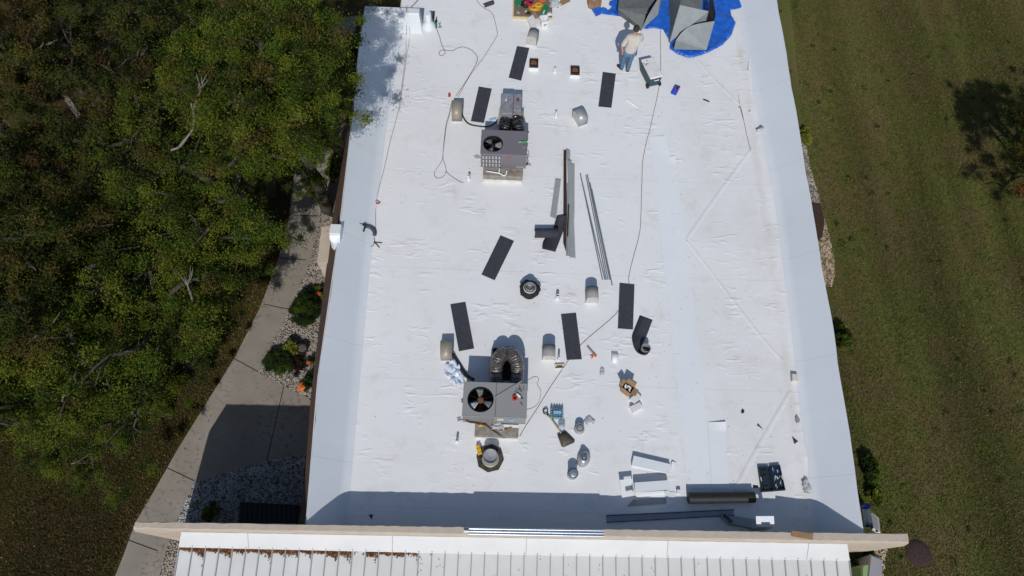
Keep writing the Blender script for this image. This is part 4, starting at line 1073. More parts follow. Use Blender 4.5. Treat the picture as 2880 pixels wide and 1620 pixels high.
for i, (ax, ay, bx, by, lab) in enumerate(((612, 352, 842, 1449, 'thinnest blue grey rod, leftmost of the loose fan'), (622, 410, 866, 1449, 'second rod of the fan, lying close to the leftmost one'), (676, 372, 885, 1449, 'blue grey rod that starts highest in the right hand bunch'), (692, 372, 905, 1449, 'blue grey rod squeezed in the middle of the bunch'), (722, 458, 925, 1449, 'blue grey rod that starts lowest in the bunch'), (742, 540, 938, 1449, 'rod at the outer right edge of the bunch'))):
    a = DD(ax, ay, 0.02); b = DD(bx, by, 0.02); e = b + (b - a) * (0.075 if i not in (1, 5) else 0.10); e = b + (b - a).normalized() * (0.28 if i != 5 else 0.45)
    mb = MB().extr([(-0.013, 0.0), (0.013, 0.0), (0.013, 0.022), (-0.013, 0.022)], Vector((a.x, a.y, 0.004 + (i % 2) * 0.024)), Vector((e.x, e.y, 0.004)))
    tag(mb.build('metal_rod', M_ROD), lab, 'metal rod', 'blue grey rods fanned out on the roof')

# ------------------------------------------------------------------ cans, caps, shovel, bottles
c = KK(635, 500, 0.05); c.z = 0
t = thing('flue_cap', 'round silver cap with a black gap around its pale disc', 'flue cap', c)
MB().lathe([(0.128, 0.002), (0.128, 0.015), (0.110, 0.02), (0.108, 0.17), (0.102, 0.185), (0.086, 0.185), (0.086, 0.06), (0, 0.06)], (c.x, c.y, 0), 30).build('outer_shell', M_GALV, parent=t, smooth=40)
MB().ring([(0.085, 0.12), (0.070, 0.12)], (c.x, c.y, 0), 30).build('gap', M_BLACK, parent=t)
MB().lathe([(0.070, 0.07), (0.070, 0.19), (0.064, 0.195), (0, 0.197)], (c.x, c.y, 0), 30).build('inner_cap', M_HOODG, parent=t, smooth=40)
c = KK(705, 985, 0.05); c.z = 0
t = thing('flue_cap', 'silver conical flue flashing with a small tube on top', 'flue cap', c)
M0 = TR(c, -0.5)
MB().lathe([(0.185, 0.002), (0.180, 0.02), (0.170, 0.09), (0.115, 0.17), (0.078, 0.20)], (c.x, c.y, 0), 12, sx=0.85, sy=1.15, T=Euler((0, 0, -0.45)).to_matrix()).build('cone', M_GALV, parent=t, smooth=20)
cc = c + Vector((-0.02, -0.03, 0))
MB().lathe([(0.086, 0.185), (0.086, 0.22), (0.066, 0.23), (0.066, 0.29), (0.058, 0.29), (0.058, 0.21), (0, 0.21)], (cc.x, cc.y, 0), 24).build('collar', M_ALU, parent=t, smooth=40)
MB().lathe([(0.034, 0.215), (0.034, 0.28), (0.03, 0.29), (0, 0.292)], (cc.x, cc.y, 0), 18).build('inner_tube', M_GALV, parent=t, smooth=40)
c = KK(520, 1245, 0.05); c.z = 0
t = thing('flue_cap', 'tall silver canister with a domed lid, nearest the shaded strip', 'flue cap', c)
MB().lathe([(0.120, 0.002), (0.120, 0.03), (0.110, 0.04), (0.110, 0.235), (0.117, 0.24), (0.117, 0.255)], (c.x, c.y, 0), 30).build('canister', M_GALV, parent=t, smooth=40)
MB().lathe([(0.100, 0.255), (0.096, 0.28), (0.06, 0.295), (0, 0.30)], (c.x, c.y, 0), 30).build('lid', M_ALU, parent=t, smooth=50)
MB().ring([(0.117, 0.256), (0.101, 0.258)], (c.x, c.y, 0), 30).build('rim', M_BLACK, parent=t)
# shovel
h0, h1 = KK(120, 275, 0.05), KK(285, 500, 0.07)
t = thing('shovel', 'square shovel with a black grip and pale wooden shaft', 'shovel', h0)
pg = [KK(78, 168, 0.05), KK(40, 205, 0.05), KK(58, 250, 0.05), KK(105, 268, 0.05), KK(118, 215, 0.05), KK(110, 172, 0.05), KK(78, 168, 0.05)]
MB().tube(pg, 0.014, 6).tube([KK(105, 262, 0.05), KK(135, 298, 0.052)], 0.017, 6).build('grip', M_BLACK, parent=t)
MB().tube([h0, h0.lerp(h1, 0.5) + Vector((0, 0, 0.006)), h1 + (h1 - h0) * 0.3], 0.016, 8).build('shaft', M_PINE, parent=t)
bl = [(272, 592), (330, 560), (400, 535), (470, 590), (560, 682), (552, 722), (375, 802), (345, 790)]
mb = MB(); cen = KK(410, 660, 0.01)
pts = [KK(x, y, 0.045 if i < 3 else 0.02) for i, (x, y) in enumerate(bl)]
mb.add([cen] + pts, [(0, i + 1, (i + 1) % len(pts) + 1) for i in range(len(pts))])
mb.build('blade', M_STEEL, parent=t, solid=0.004, smooth=60)
c = KK(345, 465, 0.06)
t = tag(MB().lathe([(0.085, 0.0), (0.088, 0.03), (0.075, 0.08), (0.04, 0.115), (0, 0.125)], (c.x, c.y, 0.085), 26).build('clear_dome', M_CLEAR, smooth=60), 'clear plastic dome lying on the shaft of the shovel', 'plastic dome')
# bottled water
c = KK(268, 235, 0.1)
t = thing('water_pack', 'shrink wrapped pack of small water bottles beside the shovel', 'water bottles', (c.x, c.y, 0))
for i in range(4):
    for j in range(5):
        x = c.x - 0.13 + 0.065 * j - 0.0; y = c.y - 0.10 + 0.065 * i - 0.02
        MB().lathe([(0.030, 0.0), (0.031, 0.10), (0.028, 0.125), (0.012, 0.15), (0.012, 0.165), (0, 0.165)], (x, y, 0.004), 10).build('bottle', M_BOTTLE, parent=t, smooth=50)
MB().box(c.x - 0.09, c.y - 0.05, 0.172, c.x + 0.10, c.y + 0.03, 0.174).build('label', M_SKYB, parent=t)
MB().lathe([(0.03, 0), (0.03, 0.10), (0.012, 0.13), (0, 0.13)], (0, 0, 0), 4) if False else None
# cartons
def carton(label, q4, h, mat, name='carton', flaps=None, inside=None):
    t = thing(name, label, 'box', sum(q4, Vector()) / 4 * 1.0)
    t.location.z = 0
    base = [Vector((p.x, p.y, 0.003)) for p in q4]; top = [Vector((p.x, p.y, h)) for p in q4]; cen = sum(top, Vector()) / 4
    mb = MB(); n = 4
    for i in range(4): mb.poly([base[i], base[(i + 1) % 4], top[(i + 1) % 4], top[i]])
    mb.poly(base[::-1])
    if not flaps: mb.poly(top)
    mb.build('box_body', mat, parent=t, solid=0.004)
    for i, (tilt, ln) in enumerate(flaps or []):
        a, b = top[i], top[(i + 1) % 4]; out = ((a + b) / 2 - cen).normalized()
        o = out * (ln * math.cos(tilt)) + Vector((0, 0, ln * math.sin(tilt)))
        MB().poly([a, b, b + o - (b - a) * 0.03, a + o + (b - a) * 0.03]).build('flap', mat, parent=t, solid=0.004)
    if inside:
        q = random.Random(inside)
        mb = MB()
        for i in range(14):
            u, v = q.uniform(0.12, 0.88), q.uniform(0.12, 0.88)
            p = base[0].lerp(base[1], u).lerp(base[3].lerp(base[2], u), v)
            mb.tube([Vector((p.x, p.y, 0.02)), Vector((p.x + q.uniform(-0.03, 0.03), p.y + q.uniform(-0.03, 0.03), h * q.uniform(0.75, 0.98)))], 0.022, 8, m=q.choice([0, 0, 1]))
        mb.build('contents', [M_WHITEP, M_BLACK], parent=t, smooth=40)
        MB().poly([p + Vector((0, 0, 0.01)) for p in base]).build('box_floor', M_BLACK, parent=t)
    return t
hq = 0.24
q4 = [NN(230, 715, hq), NN(430, 862, hq), NN(520, 715, hq), NN(330, 585, hq)]
carton('open brown cardboard box full of white cartridges', q4, hq, M_CARD, flaps=[(-0.9, 0.12), (0.1, 0.13), (0.8, 0.11), (0.7, 0.12)], inside=5)
q4 = [NN(418, 970, 0.12), NN(525, 1085, 0.12), NN(690, 940, 0.12), NN(590, 830, 0.12)]
carton('white closed box touching the open brown box', q4, 0.10, M_DIRTW, 'white_box')
q4 = [NN(425, 1150, 0.12), NN(490, 1285, 0.12), NN(705, 1175, 0.12), NN(640, 1055, 0.12)]
carton('white closed box standing farthest from the open brown box', q4, 0.12, M_DIRTW, 'white_box')
# caulking gun
a, b, e = GG(695, 180, 0.03), GG(765, 265, 0.04), GG(790, 295, 0.03)
t = thing('caulking_gun', 'orange and grey caulking gun lying beside a black pad', 'caulking gun', (b.x, b.y, 0))
MB().tube([a, b], 0.022, 10).build('barrel', M_HOODG, parent=t, smooth=40)
MB().tube([a.lerp(b, 0.15), b], 0.012, 6).tube([b, e], 0.03, 8).build('frame', M_ORANGE, parent=t)
MB().tube([GG(765, 275, 0.03), GG(725, 285, 0.02)], 0.012, 6).tube([GG(760, 285, 0.03), GG(740, 315, 0.02)], 0.012, 6).build('trigger', M_ORANGE, parent=t)
# curled white offcut, tin, plastic scraps
mb = MB(); a0, a1 = GG(960, 240), GG(1035, 240); b0 = GG(960, 370); L_ = (a0 - b0).length
def fn(s, v):
    x = a0.lerp(a1, s).x; y = a0.y - v * L_; return Vector((x, y, 0.01 + 0.09 * math.sin(v * math.pi) ** 0.8))
mb.grid(fn, 2, 14)
tag(mb.build('membrane_offcut', M_WMETAL, smooth=60, solid=0.004), 'small arched white sheet standing beside the curled black pad', 'offcut')
a, b = GG(325, 375, 0.06), GG(432, 425, 0.06); yy0, yy1 = b.y, a.y
t = thing('metal_tin', 'shallow pale tin tray beside a black pad corner', 'tin', ((a.x + b.x) / 2, (yy0 + yy1) / 2, 0), 0)
M0 = TR(((a.x + b.x) / 2, (yy0 + yy1) / 2, 0), 0.08); w, d = (b.x - a.x) / 2, (yy1 - yy0) / 2
mb = MB().box(-w, -d, 0.003, w, d, 0.01, T=M0)
for p in ((-w, -d, w, -d + 0.008), (-w, d - 0.008, w, d), (-w, -d + 0.008, -w + 0.008, d - 0.008), (w - 0.008, -d + 0.008, w, d - 0.008)): mb.box(p[0], p[1], 0.0105, p[2], p[3], 0.055, T=M0)
mb.build('tray', M_LABEL, parent=t)
mb = MB()
for x in (-0.05, 0.0, 0.045): mb.blob(M0 @ Vector((x, -0.005, 0.03)), 0.025, int(x * 100) + 9, 0.3, 6, 8)
mb.build('screws', M_RUST, parent=t)
def film(label, c, r, seed, sz=(1, 1, 0.25), mat=None, name='plastic_scrap'):
    mb = MB(); q = random.Random(seed)
    for i in range(4): mb.blob(c + Vector((q.uniform(-r, r) * sz[0] * 0.6, q.uniform(-r, r) * sz[1] * 0.6, 0.01)), r * q.uniform(0.4, 0.7), seed * 5 + i, 0.6, 7, 9, sz=sz)
    return tag(mb.build(name, mat or M_PLAST, smooth=35), label, 'plastic scrap')
film('crumpled clear plastic scrap below the orange caulking gun', GG(862, 455, 0.02), 0.09, 31, (0.7, 1.2, 0.2))
film('curled clear plastic scrap beside the round silver cap', KK(800, 370, 0.02), 0.10, 32, (1.1, 0.9, 0.25))
film('clear plastic scrap left of the charcoal unit', CC(570, 895, 0.02), 0.09, 33, (1, 0.8, 0.2))
film('clear plastic scrap on the right of the charcoal unit', CC(1145, 985, 0.02), 0.07, 34)
# crumpled plastic sheet at the beige hood
mb = MB(); q = random.Random(6)
rows_ = []
pl = [(310, 320), (400, 440), (430, 600), (310, 640), (200, 480), (215, 400)]
c = FF(330, 500, 0.05)
def fn(s, v):
    k = v * len(pl); i = int(k) % len(pl); f = k - int(k)
    e = FF(*pl[i], 0.02).lerp(FF(*pl[(i + 1) % len(pl)], 0.02), f)
    p = c.lerp(e, s); p.z = 0.02 + 0.07 * abs(math.sin(9 * p.x + 13 * p.y) * math.cos(17 * p.x - 7 * p.y)) + 0.03 * math.sin(31 * p.x) ** 2
    return p + Vector((0.012 * math.sin(40 * p.y), 0.012 * math.sin(37 * p.x), 0))
mb.grid(fn, 14, 48)
tag(mb.build('plastic_sheet', M(f'milky_plastic', (0.62, 0.68, 0.76), 0.25, var=0.25, vscale=10, bump=0.8, bscale=14), solid=0.003), 'crumpled milky plastic sheet between the beige hood and the light grey unit', 'plastic sheet')
hose = curve_pts([FF(295, 260, 0.05), FF(320, 310, 0.04), FF(370, 390, 0.03), FF(430, 490, 0.05), FF(480, 530, 0.12), FF(530, 555, 0.2)], 6)
tag(MB().tube(hose, [0.05 - 0.02 * abs(i / len(hose) - 0.6) for i in range(len(hose))], 10).build('duct_wrap', M_RUB, smooth=60), 'dark floppy tube running from the beige hood to the light grey unit', 'tube')
tag(MB().tube([CC(712, 475, 0.03), CC(780, 455, 0.03)], 0.03, 10).tube([CC(790, 452, 0.03), CC(798, 448, 0.03)], 0.012, 6).build('caulk_cartridge', M_SKYB, smooth=40), 'pale blue tube lying at the back of the charcoal unit', 'tube')
tag(MB().box(-0.035, -0.05, 0.003, 0.035, 0.05, 0.04, T=TR((A(257, 1085).x, A(257, 1085).y, 0), 0.1)).prism([TR((A(257, 1085).x, A(257, 1085).y, 0), 0.1) @ Vector(p) for p in ((-0.035, 0.051, 0.003), (0.035, 0.051, 0.003), (0, 0.10, 0.003))], [TR((A(257, 1085).x, A(257, 1085).y, 0), 0.1) @ Vector(p) for p in ((-0.035, 0.051, 0.04), (0.035, 0.051, 0.04), (0, 0.10, 0.04))]).build('red_tool', M_RED), 'small red plastic piece near the beige hood with cords', 'plastic piece')

# ------------------------------------------------------------------ white flashing pieces near the wall
def solidq(mb, quad, z0, z1, m=0):
    mb.prism([Vector((p.x, p.y, z0)) for p in quad][::-1], [Vector((p.x, p.y, z1)) for p in quad][::-1], m)
t = thing('white_flashing', 'white sheet metal channel lying askew with an upright end plate', 'metal flashing', QQ(800, 330))
t.location.z = 0
mb = MB(); z1 = 0.13
qd = [QQ(452, 155, z1), QQ(1200, 330, z1), QQ(1142, 508, z1), QQ(412, 352, z1)]
mb.poly(qd); mb.poly([qd[0], qd[1], Vector((qd[1].x, qd[1].y, 0.004)), Vector((qd[0].x, qd[0].y, 0.004))])
mb.poly([qd[3], qd[2], QQ(1142, 520, 0.08), QQ(412, 405, 0.06)])
mb.build('channel_web', M_WMETAL, parent=t, solid=0.004)
mb = MB().poly([QQ(1190, 335, 0.13), QQ(1195, 340, 0.0), QQ(1172, 580, 0.0), QQ(1140, 512, 0.13)]); mb.poly([QQ(1196, 330, 0.0), QQ(1240, 270, 0.05), QQ(1320, 300, 0.02), QQ(1310, 400, 0.02), QQ(1212, 470, 0.02)])
mb.build('end_plate', M_WMETAL, parent=t, solid=0.004)
t = thing('white_flashing', 'white sheet metal channel with a notched end plate reaching into the shade', 'metal flashing', QQ(800, 800))
t.location.z = 0
mb = MB(); z2 = 0.20
a, b, c_, d_ = QQ(467, 705, z2), QQ(1152, 655, z2), QQ(1187, 850, z2), QQ(482, 905, z2)
mb.poly([a, b, c_, d_]); mb.poly([a, b, Vector((b.x, b.y, 0.004)), Vector((a.x, a.y, 0.004))])
mb.poly([QQ(482, 906, z2), QQ(1065, 872, z2), QQ(1085, 945, 0.02), QQ(500, 985, 0.02)])
mb.poly([QQ(500, 985, 0.02), QQ(1085, 945, 0.02), QQ(1098, 1010, 0.02), QQ(520, 1012, 0.02)])
mb.build('channel_web', M_WMETAL, parent=t, solid=0.004)
mb = MB(); w = [QQ(165, 652, z2), QQ(432, 625, z2), QQ(462, 970, z2 * 0.7), QQ(212, 1012, z2 * 0.7)]
mb.poly([w[0], w[1], w[1].lerp(w[2], 0.28), w[0].lerp(w[3], 0.28)])
mb.poly([w[0].lerp(w[3], 0.28), w[0].lerp(w[3], 0.28).lerp(w[1].lerp(w[2], 0.28), 0.35), w[3].lerp(w[2], 0.35), w[3]])
mb.poly([w[3].lerp(w[2], 0.35).lerp(w[0].lerp(w[3], 0.28).lerp(w[1].lerp(w[2], 0.28), 0.35), 0.3), w[1].lerp(w[2], 0.75), w[2], w[3].lerp(w[2], 0.35)])
mb.build('end_plate', M_WMETAL, parent=t, solid=0.004)
MB().poly([w[1], w[2], Vector((w[2].x, w[2].y, 0.004)), Vector((w[1].x, w[1].y, 0.004))]).build('end_flange', M_WMETAL, parent=t, solid=0.004)
MB().poly([QQ(1070, 880, 0.02), QQ(1180, 858, 0.02), QQ(1160, 940, 0.02), QQ(1100, 962, 0.02)]).build('end_flange', M_WMETAL, parent=t, solid=0.004)
mb = MB(); solidq(mb, [QQ(315, 1190), QQ(440, 1055), QQ(1105, 1012), QQ(1112, 1130)], 0.003, 0.012)
tag(mb.build('sheet_metal_strip', M_CHAN), 'flat pale sheet lying in the shade beside the notched white channel', 'sheet metal')
mb = MB(); solidq(mb, [QQ(1160, 890), QQ(1290, 900), QQ(1285, 1130), QQ(1120, 1210)], 0.003, 0.014)
tag(mb.build('sheet_metal_strip', M_WMETAL), 'pale square sheet in the shade between the white channel and the long black roll', 'sheet metal')
mb = MB(); solidq(mb, [QQ(1325, 850, 0.05), QQ(1405, 855, 0.05), QQ(1412, 935, 0.05), QQ(1330, 925, 0.05)], 0.003, 0.09)
tag(mb.build('white_block', M_WHITEP, bevel=0.006), 'small white block standing beside the notched white channel', 'block')
# long strip in the shade
q4 = [HH(20, 885), HH(1462, 822), HH(1465, 885), HH(25, 965)]
mb = MB(); solidq(mb, q4, 0.003, 0.012)
mb2 = MB()
for a, b in ((q4[0], q4[1]), (q4[3], q4[2])): mb2.extr([(-0.006, 0.012), (0.006, 0.012), (0.006, 0.035), (-0.006, 0.035)], Vector((a.x, a.y, 0)), Vector((b.x, b.y, 0)))
t = thing('gutter_strip', 'long dark blue grey strip lying in the shade along the tan wall', 'metal strip', (q4[0] + q4[2]) / 2)
mb.build('strip_web', M_DKPLAST, parent=t); mb2.build('strip_edge', M_BLACK, parent=t)
# grey spout and white U bracket
a, b = HH(1375, 915, 0.07), HH(1700, 965, 0.07)
t = thing('grey_spout', 'grey box spout lying in the shade between the long strip and the white bracket', 'spout', (a.x, a.y, 0))
M0 = TR((HH(1370, 930).x, HH(1370, 930).y, 0), -0.75)
mb = MB()
for p in ((-0.13, -0.06, 0.13, -0.05), (-0.13, 0.05, 0.13, 0.06), (-0.13, -0.05, -0.12, 0.05), (0.12, -0.05, 0.13, 0.05)): mb.box(p[0], p[1], 0.004, p[2], p[3], 0.16, T=M0)
mb.build('spout_box', M_CHAN, parent=t)
MB().box(-0.115, -0.045, 0.004, 0.115, 0.045, 0.02, T=M0).build('spout_bore', M_DKPLAST, parent=t)
MB().prism([Vector(p) for p in ((HH(1420, 1000)), (HH(1725, 1050)), (HH(1700, 930)), (HH(1390, 880)))], [Vector((p.x, p.y, 0.10)) for p in (HH(1430, 985), HH(1715, 1040), HH(1690, 945), HH(1400, 895))]).build('spout_arm', M_CHAN, parent=t)
mb = MB(); zb_ = 0.66
A1, A2, A3, A4 = Y4(185, 772, zb_), Y4(388, 770, zb_), Y4(392, 838, zb_ - 0.04), Y4(188, 838, zb_ - 0.04)
mb.poly([A1, A2, A3, A4])
B1, B2 = A4.lerp(A3, 0.28), A4.lerp(A3, 0.76)
def dn(p, k): q_ = Vector(p); q_.z = 0.52; q_.y -= 0.085; q_.x += 0.03; return q_
mb.poly([A4, B1, dn(B1, 1), dn(A4, 1)]); mb.poly([B2, A3, dn(A3, 1), dn(B2, 1)])
mb.poly([dn(A4, 1), dn(A3, 1), dn(A3, 1) + Vector((0, -0.04, -0.49)), dn(A4, 1) + Vector((0, -0.04, -0.49))])
tag(mb.build('white_bracket', M_WMETAL, solid=0.005), 'white U shaped metal bracket leaning against the tan wall', 'bracket')
# bright tubes and cardboard lying on the wall coping
t = thing('aluminium_tubes', 'bundle of bright aluminium tubes lying on top of the tan wall', 'metal tubes', D(1343, 1338, 0.78))
a, b = D(1168, 1331.5, 0.80), D(1519, 1336, 0.80)
def wy(x, k): 
    s = (x - TLf.x) / (TRf.x - TLf.x); yb = TLb.y + (TRb.y - TLb.y) * s; yf = TLf.y + (TRf.y - TLf.y) * s; return yf + (yb - yf) * k
for k, zc, mt in ((0.80, 0.775, M_ALU), (0.48, 0.775, M_ALU), (0.18, 0.775, M_ALU)):
    p = Vector((a.x + (0.06 if k > 0.8 else 0.10), wy(a.x, k), zc)); q_ = Vector((b.x, wy(b.x, k), zc))
    MB().tube([p, q_], 0.026, 10).build('tube', mt, parent=t, smooth=50)
MB().tube([Vector((a.x - 0.01, wy(a.x, 0.48), 0.775)), Vector((a.x + 0.098, wy(a.x, 0.48), 0.775))], 0.029, 10).build('end_sleeve', M_WHITEP, parent=t, smooth=50)
qd = [Y4(590, 935, 0.77), Y4(835, 970, 0.77), Y4(828, 1042, 0.77), Y4(588, 998, 0.77)]
mb = MB(); solidq(mb, qd, 0.758, 0.775)
tag(mb.build('cardboard_piece', M_CARD), 'brown cardboard piece lying on top of the tan wall', 'cardboard')
# tool case
t = thing('tool_case', 'open black tool case with blue drill bits at the edge of the shade', 'tool case', X3(375, 1260))
t.location.z = 0
for half, qd in enumerate(([X3(245, 1150, 0.05), X3(350, 1145, 0.05), X3(400, 1388, 0.05), X3(280, 1395, 0.05)], [X3(357, 1140, 0.05), X3(455, 1130, 0.05), X3(510, 1378, 0.05), X3(405, 1386, 0.05)])):
    mb = MB(); base = [Vector((p.x, p.y, 0.03)) for p in qd][::-1]; cen = sum(base, Vector()) / 4
    inn = [cen + (p - cen) * 0.88 for p in base]
    up = lambda L, z: [Vector((p.x, p.y, z)) for p in L]
    b1, t1, i1, i0 = base, up(base, 0.09), up(inn, 0.09), up(inn, 0.04)
    mb.add(b1 + t1 + i1 + i0, [(i, (i + 1) % 4, 4 + (i + 1) % 4, 4 + i) for i in range(4)] + [(4 + i, 4 + (i + 1) % 4, 8 + (i + 1) % 4, 8 + i) for i in range(4)] + [(8 + i, 8 + (i + 1) % 4, 12 + (i + 1) % 4, 12 + i) for i in range(4)] + [(12, 13, 14, 15), (3, 2, 1, 0)])
    mb.build('case_shell', M_CASE, parent=t)
    u = lambda s, v: up([base[3].lerp(base[2], s).lerp(base[0].lerp(base[1], s), v)], 0)[0]
    q = random.Random(half + 3)
    if half:
        for i in range(18):
            p = u(q.uniform(0.2, 0.8), q.choice([q.uniform(0.1, 0.3), q.uniform(0.42, 0.55), q.uniform(0.65, 0.9)]))
            MB().tube([Vector((p.x, p.y - 0.03, 0.055)), Vector((p.x + q.uniform(-0.03, 0.03), p.y + 0.03, 0.075))], 0.009, 5).build('drill_bit', q.choice([M_BLUE, M_SKYB, M_GALV, M_BLUE, M_CHAN]), parent=t)
    else:
        for s, v, r in ((0.45, 0.85, 0.06), (0.5, 0.4, 0.05), (0.55, 0.2, 0.05)):
            mb = MB(); p = u(s, v); mb.box(-r, -r * 0.7, 0.041, r, r * 0.7, 0.065, T=TR((p.x, p.y, 0), 0.2))
            mb.build('tray_insert', M_RUB, parent=t)
    p = u(0.08 if not half else 0.92, 0.5); MB().box(-0.008, -0.045, 0.0905, 0.008, 0.045, 0.098, T=TR((p.x, p.y, 0), 0.17)).build('latch', M_WHITEP, parent=t)
film('clear plastic bag with red print lying at the foot of the right parapet', X3(710, 1335, 0.05), 0.16, 35, (0.7, 1.2, 0.3), None, 'plastic_bag')
mb = MB(); solidq(mb, [X3(195, 1325), X3(248, 1330), X3(250, 1352), X3(200, 1354)], 0.004, 0.012)
tag(mb.build('membrane_scrap', M_BLACK), 'small black notched scrap in the shade beside the tool case', 'scrap')
def scrap(label, pts, mat, z=0.006, th=0.006):
    mb = MB(); mb.prism([Vector((p.x, p.y, p.z + z - 0.004)) for p in pts][::-1], [Vector((p.x, p.y, p.z + z + th)) for p in pts][::-1])
    tag(mb.build('membrane_scrap', mat), label, 'scrap')
sz_ = lambda x: 0.0
scrap('larger black triangular scrap near the right parapet', [X3(575, 850, 0.012), X3(635, 902, 0.02), X3(600, 930, 0.015)], M_PAD)
scrap('thin black triangular scrap nearest the middle of the lower roof', [X3(247, 728), X3(295, 785), X3(262, 762), X3(238, 748)], M_PAD)
scrap('grey leaf shaped scrap at the right parapet', [X3(625, 650, 0.05), X3(655, 690, 0.05), X3(648, 718, 0.05), X3(618, 725, 0.05), X3(612, 680, 0.05)], M_HOODG)
scrap('small dark scrap left of the thin black triangle', [X3(98, 585), X3(116, 605), X3(108, 630), X3(85, 628), X3(84, 605)], M_RUB)
sc = D(932, 1300)
scrap('black folded scrap in the shade at the left of the tan wall', [sc + Vector((-0.05, 0.04, 0)), sc + Vector((0.05, 0.05, 0)), sc + Vector((0.03, -0.06, 0)), sc + Vector((-0.01, 0.0, 0))], M_BLACK)
sx = X3(608, 285, 0.08)
T = TR((sx.x, sx.y, 0.02), -0.1)
mb = MB().box(-0.08, -0.10, 0.0, 0.08, 0.10, 0.09, T=T)
tag(mb.build('drain_outlet', M_LABEL, bevel=0.015), 'beige drain box at the foot of the right parapet', 'drain box')
uz = zm(1760, 200, 2.898)
e = uz(1090, 480, 0.06)
tag(MB().tube(curve_pts([e + Vector((-0.08, -0.02, 0)), e + Vector((0.0, 0.0, 0.03)), e + Vector((0.05, 0.03, 0.05)), e + Vector((0.08, 0.08, 0.03))], 4), 0.05, 12).build('drain_elbow', M_GALV, smooth=50), 'silver elbow at the drain in the right parapet', 'pipe elbow')
for lab, x, y, r in (('small silver clip lying at the drain beside the parapet cord', 928, 295, 0.035), ('small grey disc between the clip and the right parapet', 1007, 327, 0.028)):
    p = uz(x, y); tag(MB().lathe([(r, 0.004), (r, 0.02), (r * 0.6, 0.03), (0, 0.03)], (p.x, p.y, 0), 12).build('metal_clip', M_HOODG), lab, 'metal piece')
a, b = uz(10, 232, 0.02), uz(100, 297, 0.02)
tag(MB().tube([a, b], 0.02, 8).build('white_tube', M_WHITEP, smooth=50), 'thin white tube lying below the black pad near the man', 'tube')
# blue box
c = B(1050, 1012, 0.05)
T = TR((c.x, c.y, 0), -0.45)
t = thing('blue_tool_box', 'bright blue box with a red and black tool on it', 'tool box', (c.x, c.y, 0))
MB().box(-0.085, -0.19, 0.003, 0.085, 0.17, 0.07, T=T).build('box_body', M_BLUE, parent=t, bevel=0.012)
MB().box(-0.07, -0.17, 0.0705, 0.07, -0.03, 0.085, T=T).build('lid', M(f'bright_blue', (0.03, 0.10, 0.60), 0.4), parent=t, bevel=0.008)
MB().box(-0.05, -0.01, 0.0705, 0.07, 0.07, 0.10, T=T).build('red_tool', M_RED, parent=t, bevel=0.008)
MB().box(0.0, -0.02, 0.1005, 0.05, 0.045, 0.12, T=T).build('tool_handle', M_BLACK, parent=t)

# ------------------------------------------------------------------ cooler
zc = 0.47
q4 = [P3(655, 835, zc), P3(890, 742, zc), P3(1095, 1150, zc), P3(850, 1228, zc)]
cen = sum(q4, Vector()) / 4
ex = (q4[1] - q4[0]).normalized(); L_ = ((q4[3] - q4[0]).length + (q4[2] - q4[1]).length) / 2; W_ = ((q4[1] - q4[0]).length + (q4[2] - q4[3]).length) / 2
eyv = (q4[0] - q4[3]); rz = math.atan2(eyv.y, eyv.x) - math.pi / 2
t = thing('cooler', 'teal wheeled cooler with a scuffed white lid', 'cooler', (cen.x, cen.y, 0), rz)
M0 = TR((cen.x, cen.y, 0), rz); w, l = W_ / 2, L_ / 2
MB().prism([M0 @ Vector(p) for p in ((-w * .88, -l * .92, 0.04), (w * .88, -l * .92, 0.04), (w * .88, l * .92, 0.04), (-w * .88, l * .92, 0.04))][::-1], [M0 @ Vector(p) for p in ((-w, -l, 0.40), (w, -l, 0.40), (w, l, 0.40), (-w, l, 0.40))][::-1]).build('body', M_TEAL, parent=t, bevel=0.02)
MB().box(-w - 0.01, -l - 0.01, 0.402, w + 0.01, l + 0.01, 0.47, T=M0).build('lid', M_DIRTW, parent=t, bevel=0.025)
q = random.Random(4); mb = MB()
for i in range(7):
    p = M0 @ Vector((q.uniform(-w, -w * .2), q.uniform(l * .3, l * .9), 0.4705)); mb.blob(p, 0.022, i, 0.4, 5, 7, sz=(1, 0.7, 0.12))
mb.build('grime', M_SOIL, parent=t)
for s in (-1, 1):
    wc = M0 @ Vector((s * w * 0.9, -l * 0.9, 0.07)); ax = (M0.to_3x3() @ Vector((s, 0, 0)))
    wheel = MB().tube([wc, wc + ax * 0.05], 0.07, 16).build('wheel', M_RUB, parent=t, smooth=40)
hp = [M0 @ Vector(p) for p in ((-0.06, -l - 0.01, 0.36), (-0.065, -l - 0.05, 0.36), (0.065, -l - 0.05, 0.36), (0.06, -l - 0.01, 0.36))]
MB().tube(hp, 0.012, 6).build('handle', M_WHITEP, parent=t)

# ------------------------------------------------------------------ blue tarp with duct pieces
tp_ = [(80, 75), (385, 160), (430, 110), (385, 80), (400, 20), (560, -30), (1290, -60), (1950, -60), (2330, -40), (2415, 105), (2370, 130), (2220, 165), (2235, 255), (2300, 350), (2235, 545), (2100, 690), (1900, 800), (1770, 850), (1640, 885), (1560, 885), (1420, 830), (1305, 745), (1310, 640), (1285, 600), (1205, 455), (1060, 435), (960, 450), (890, 440), (760, 375), (670, 340), (640, 300), (545, 250), (270, 225), (190, 262)]
tpts = [V5(x, y) for x, y in tp_]
mb = MB(); cen = V5(1250, 150)
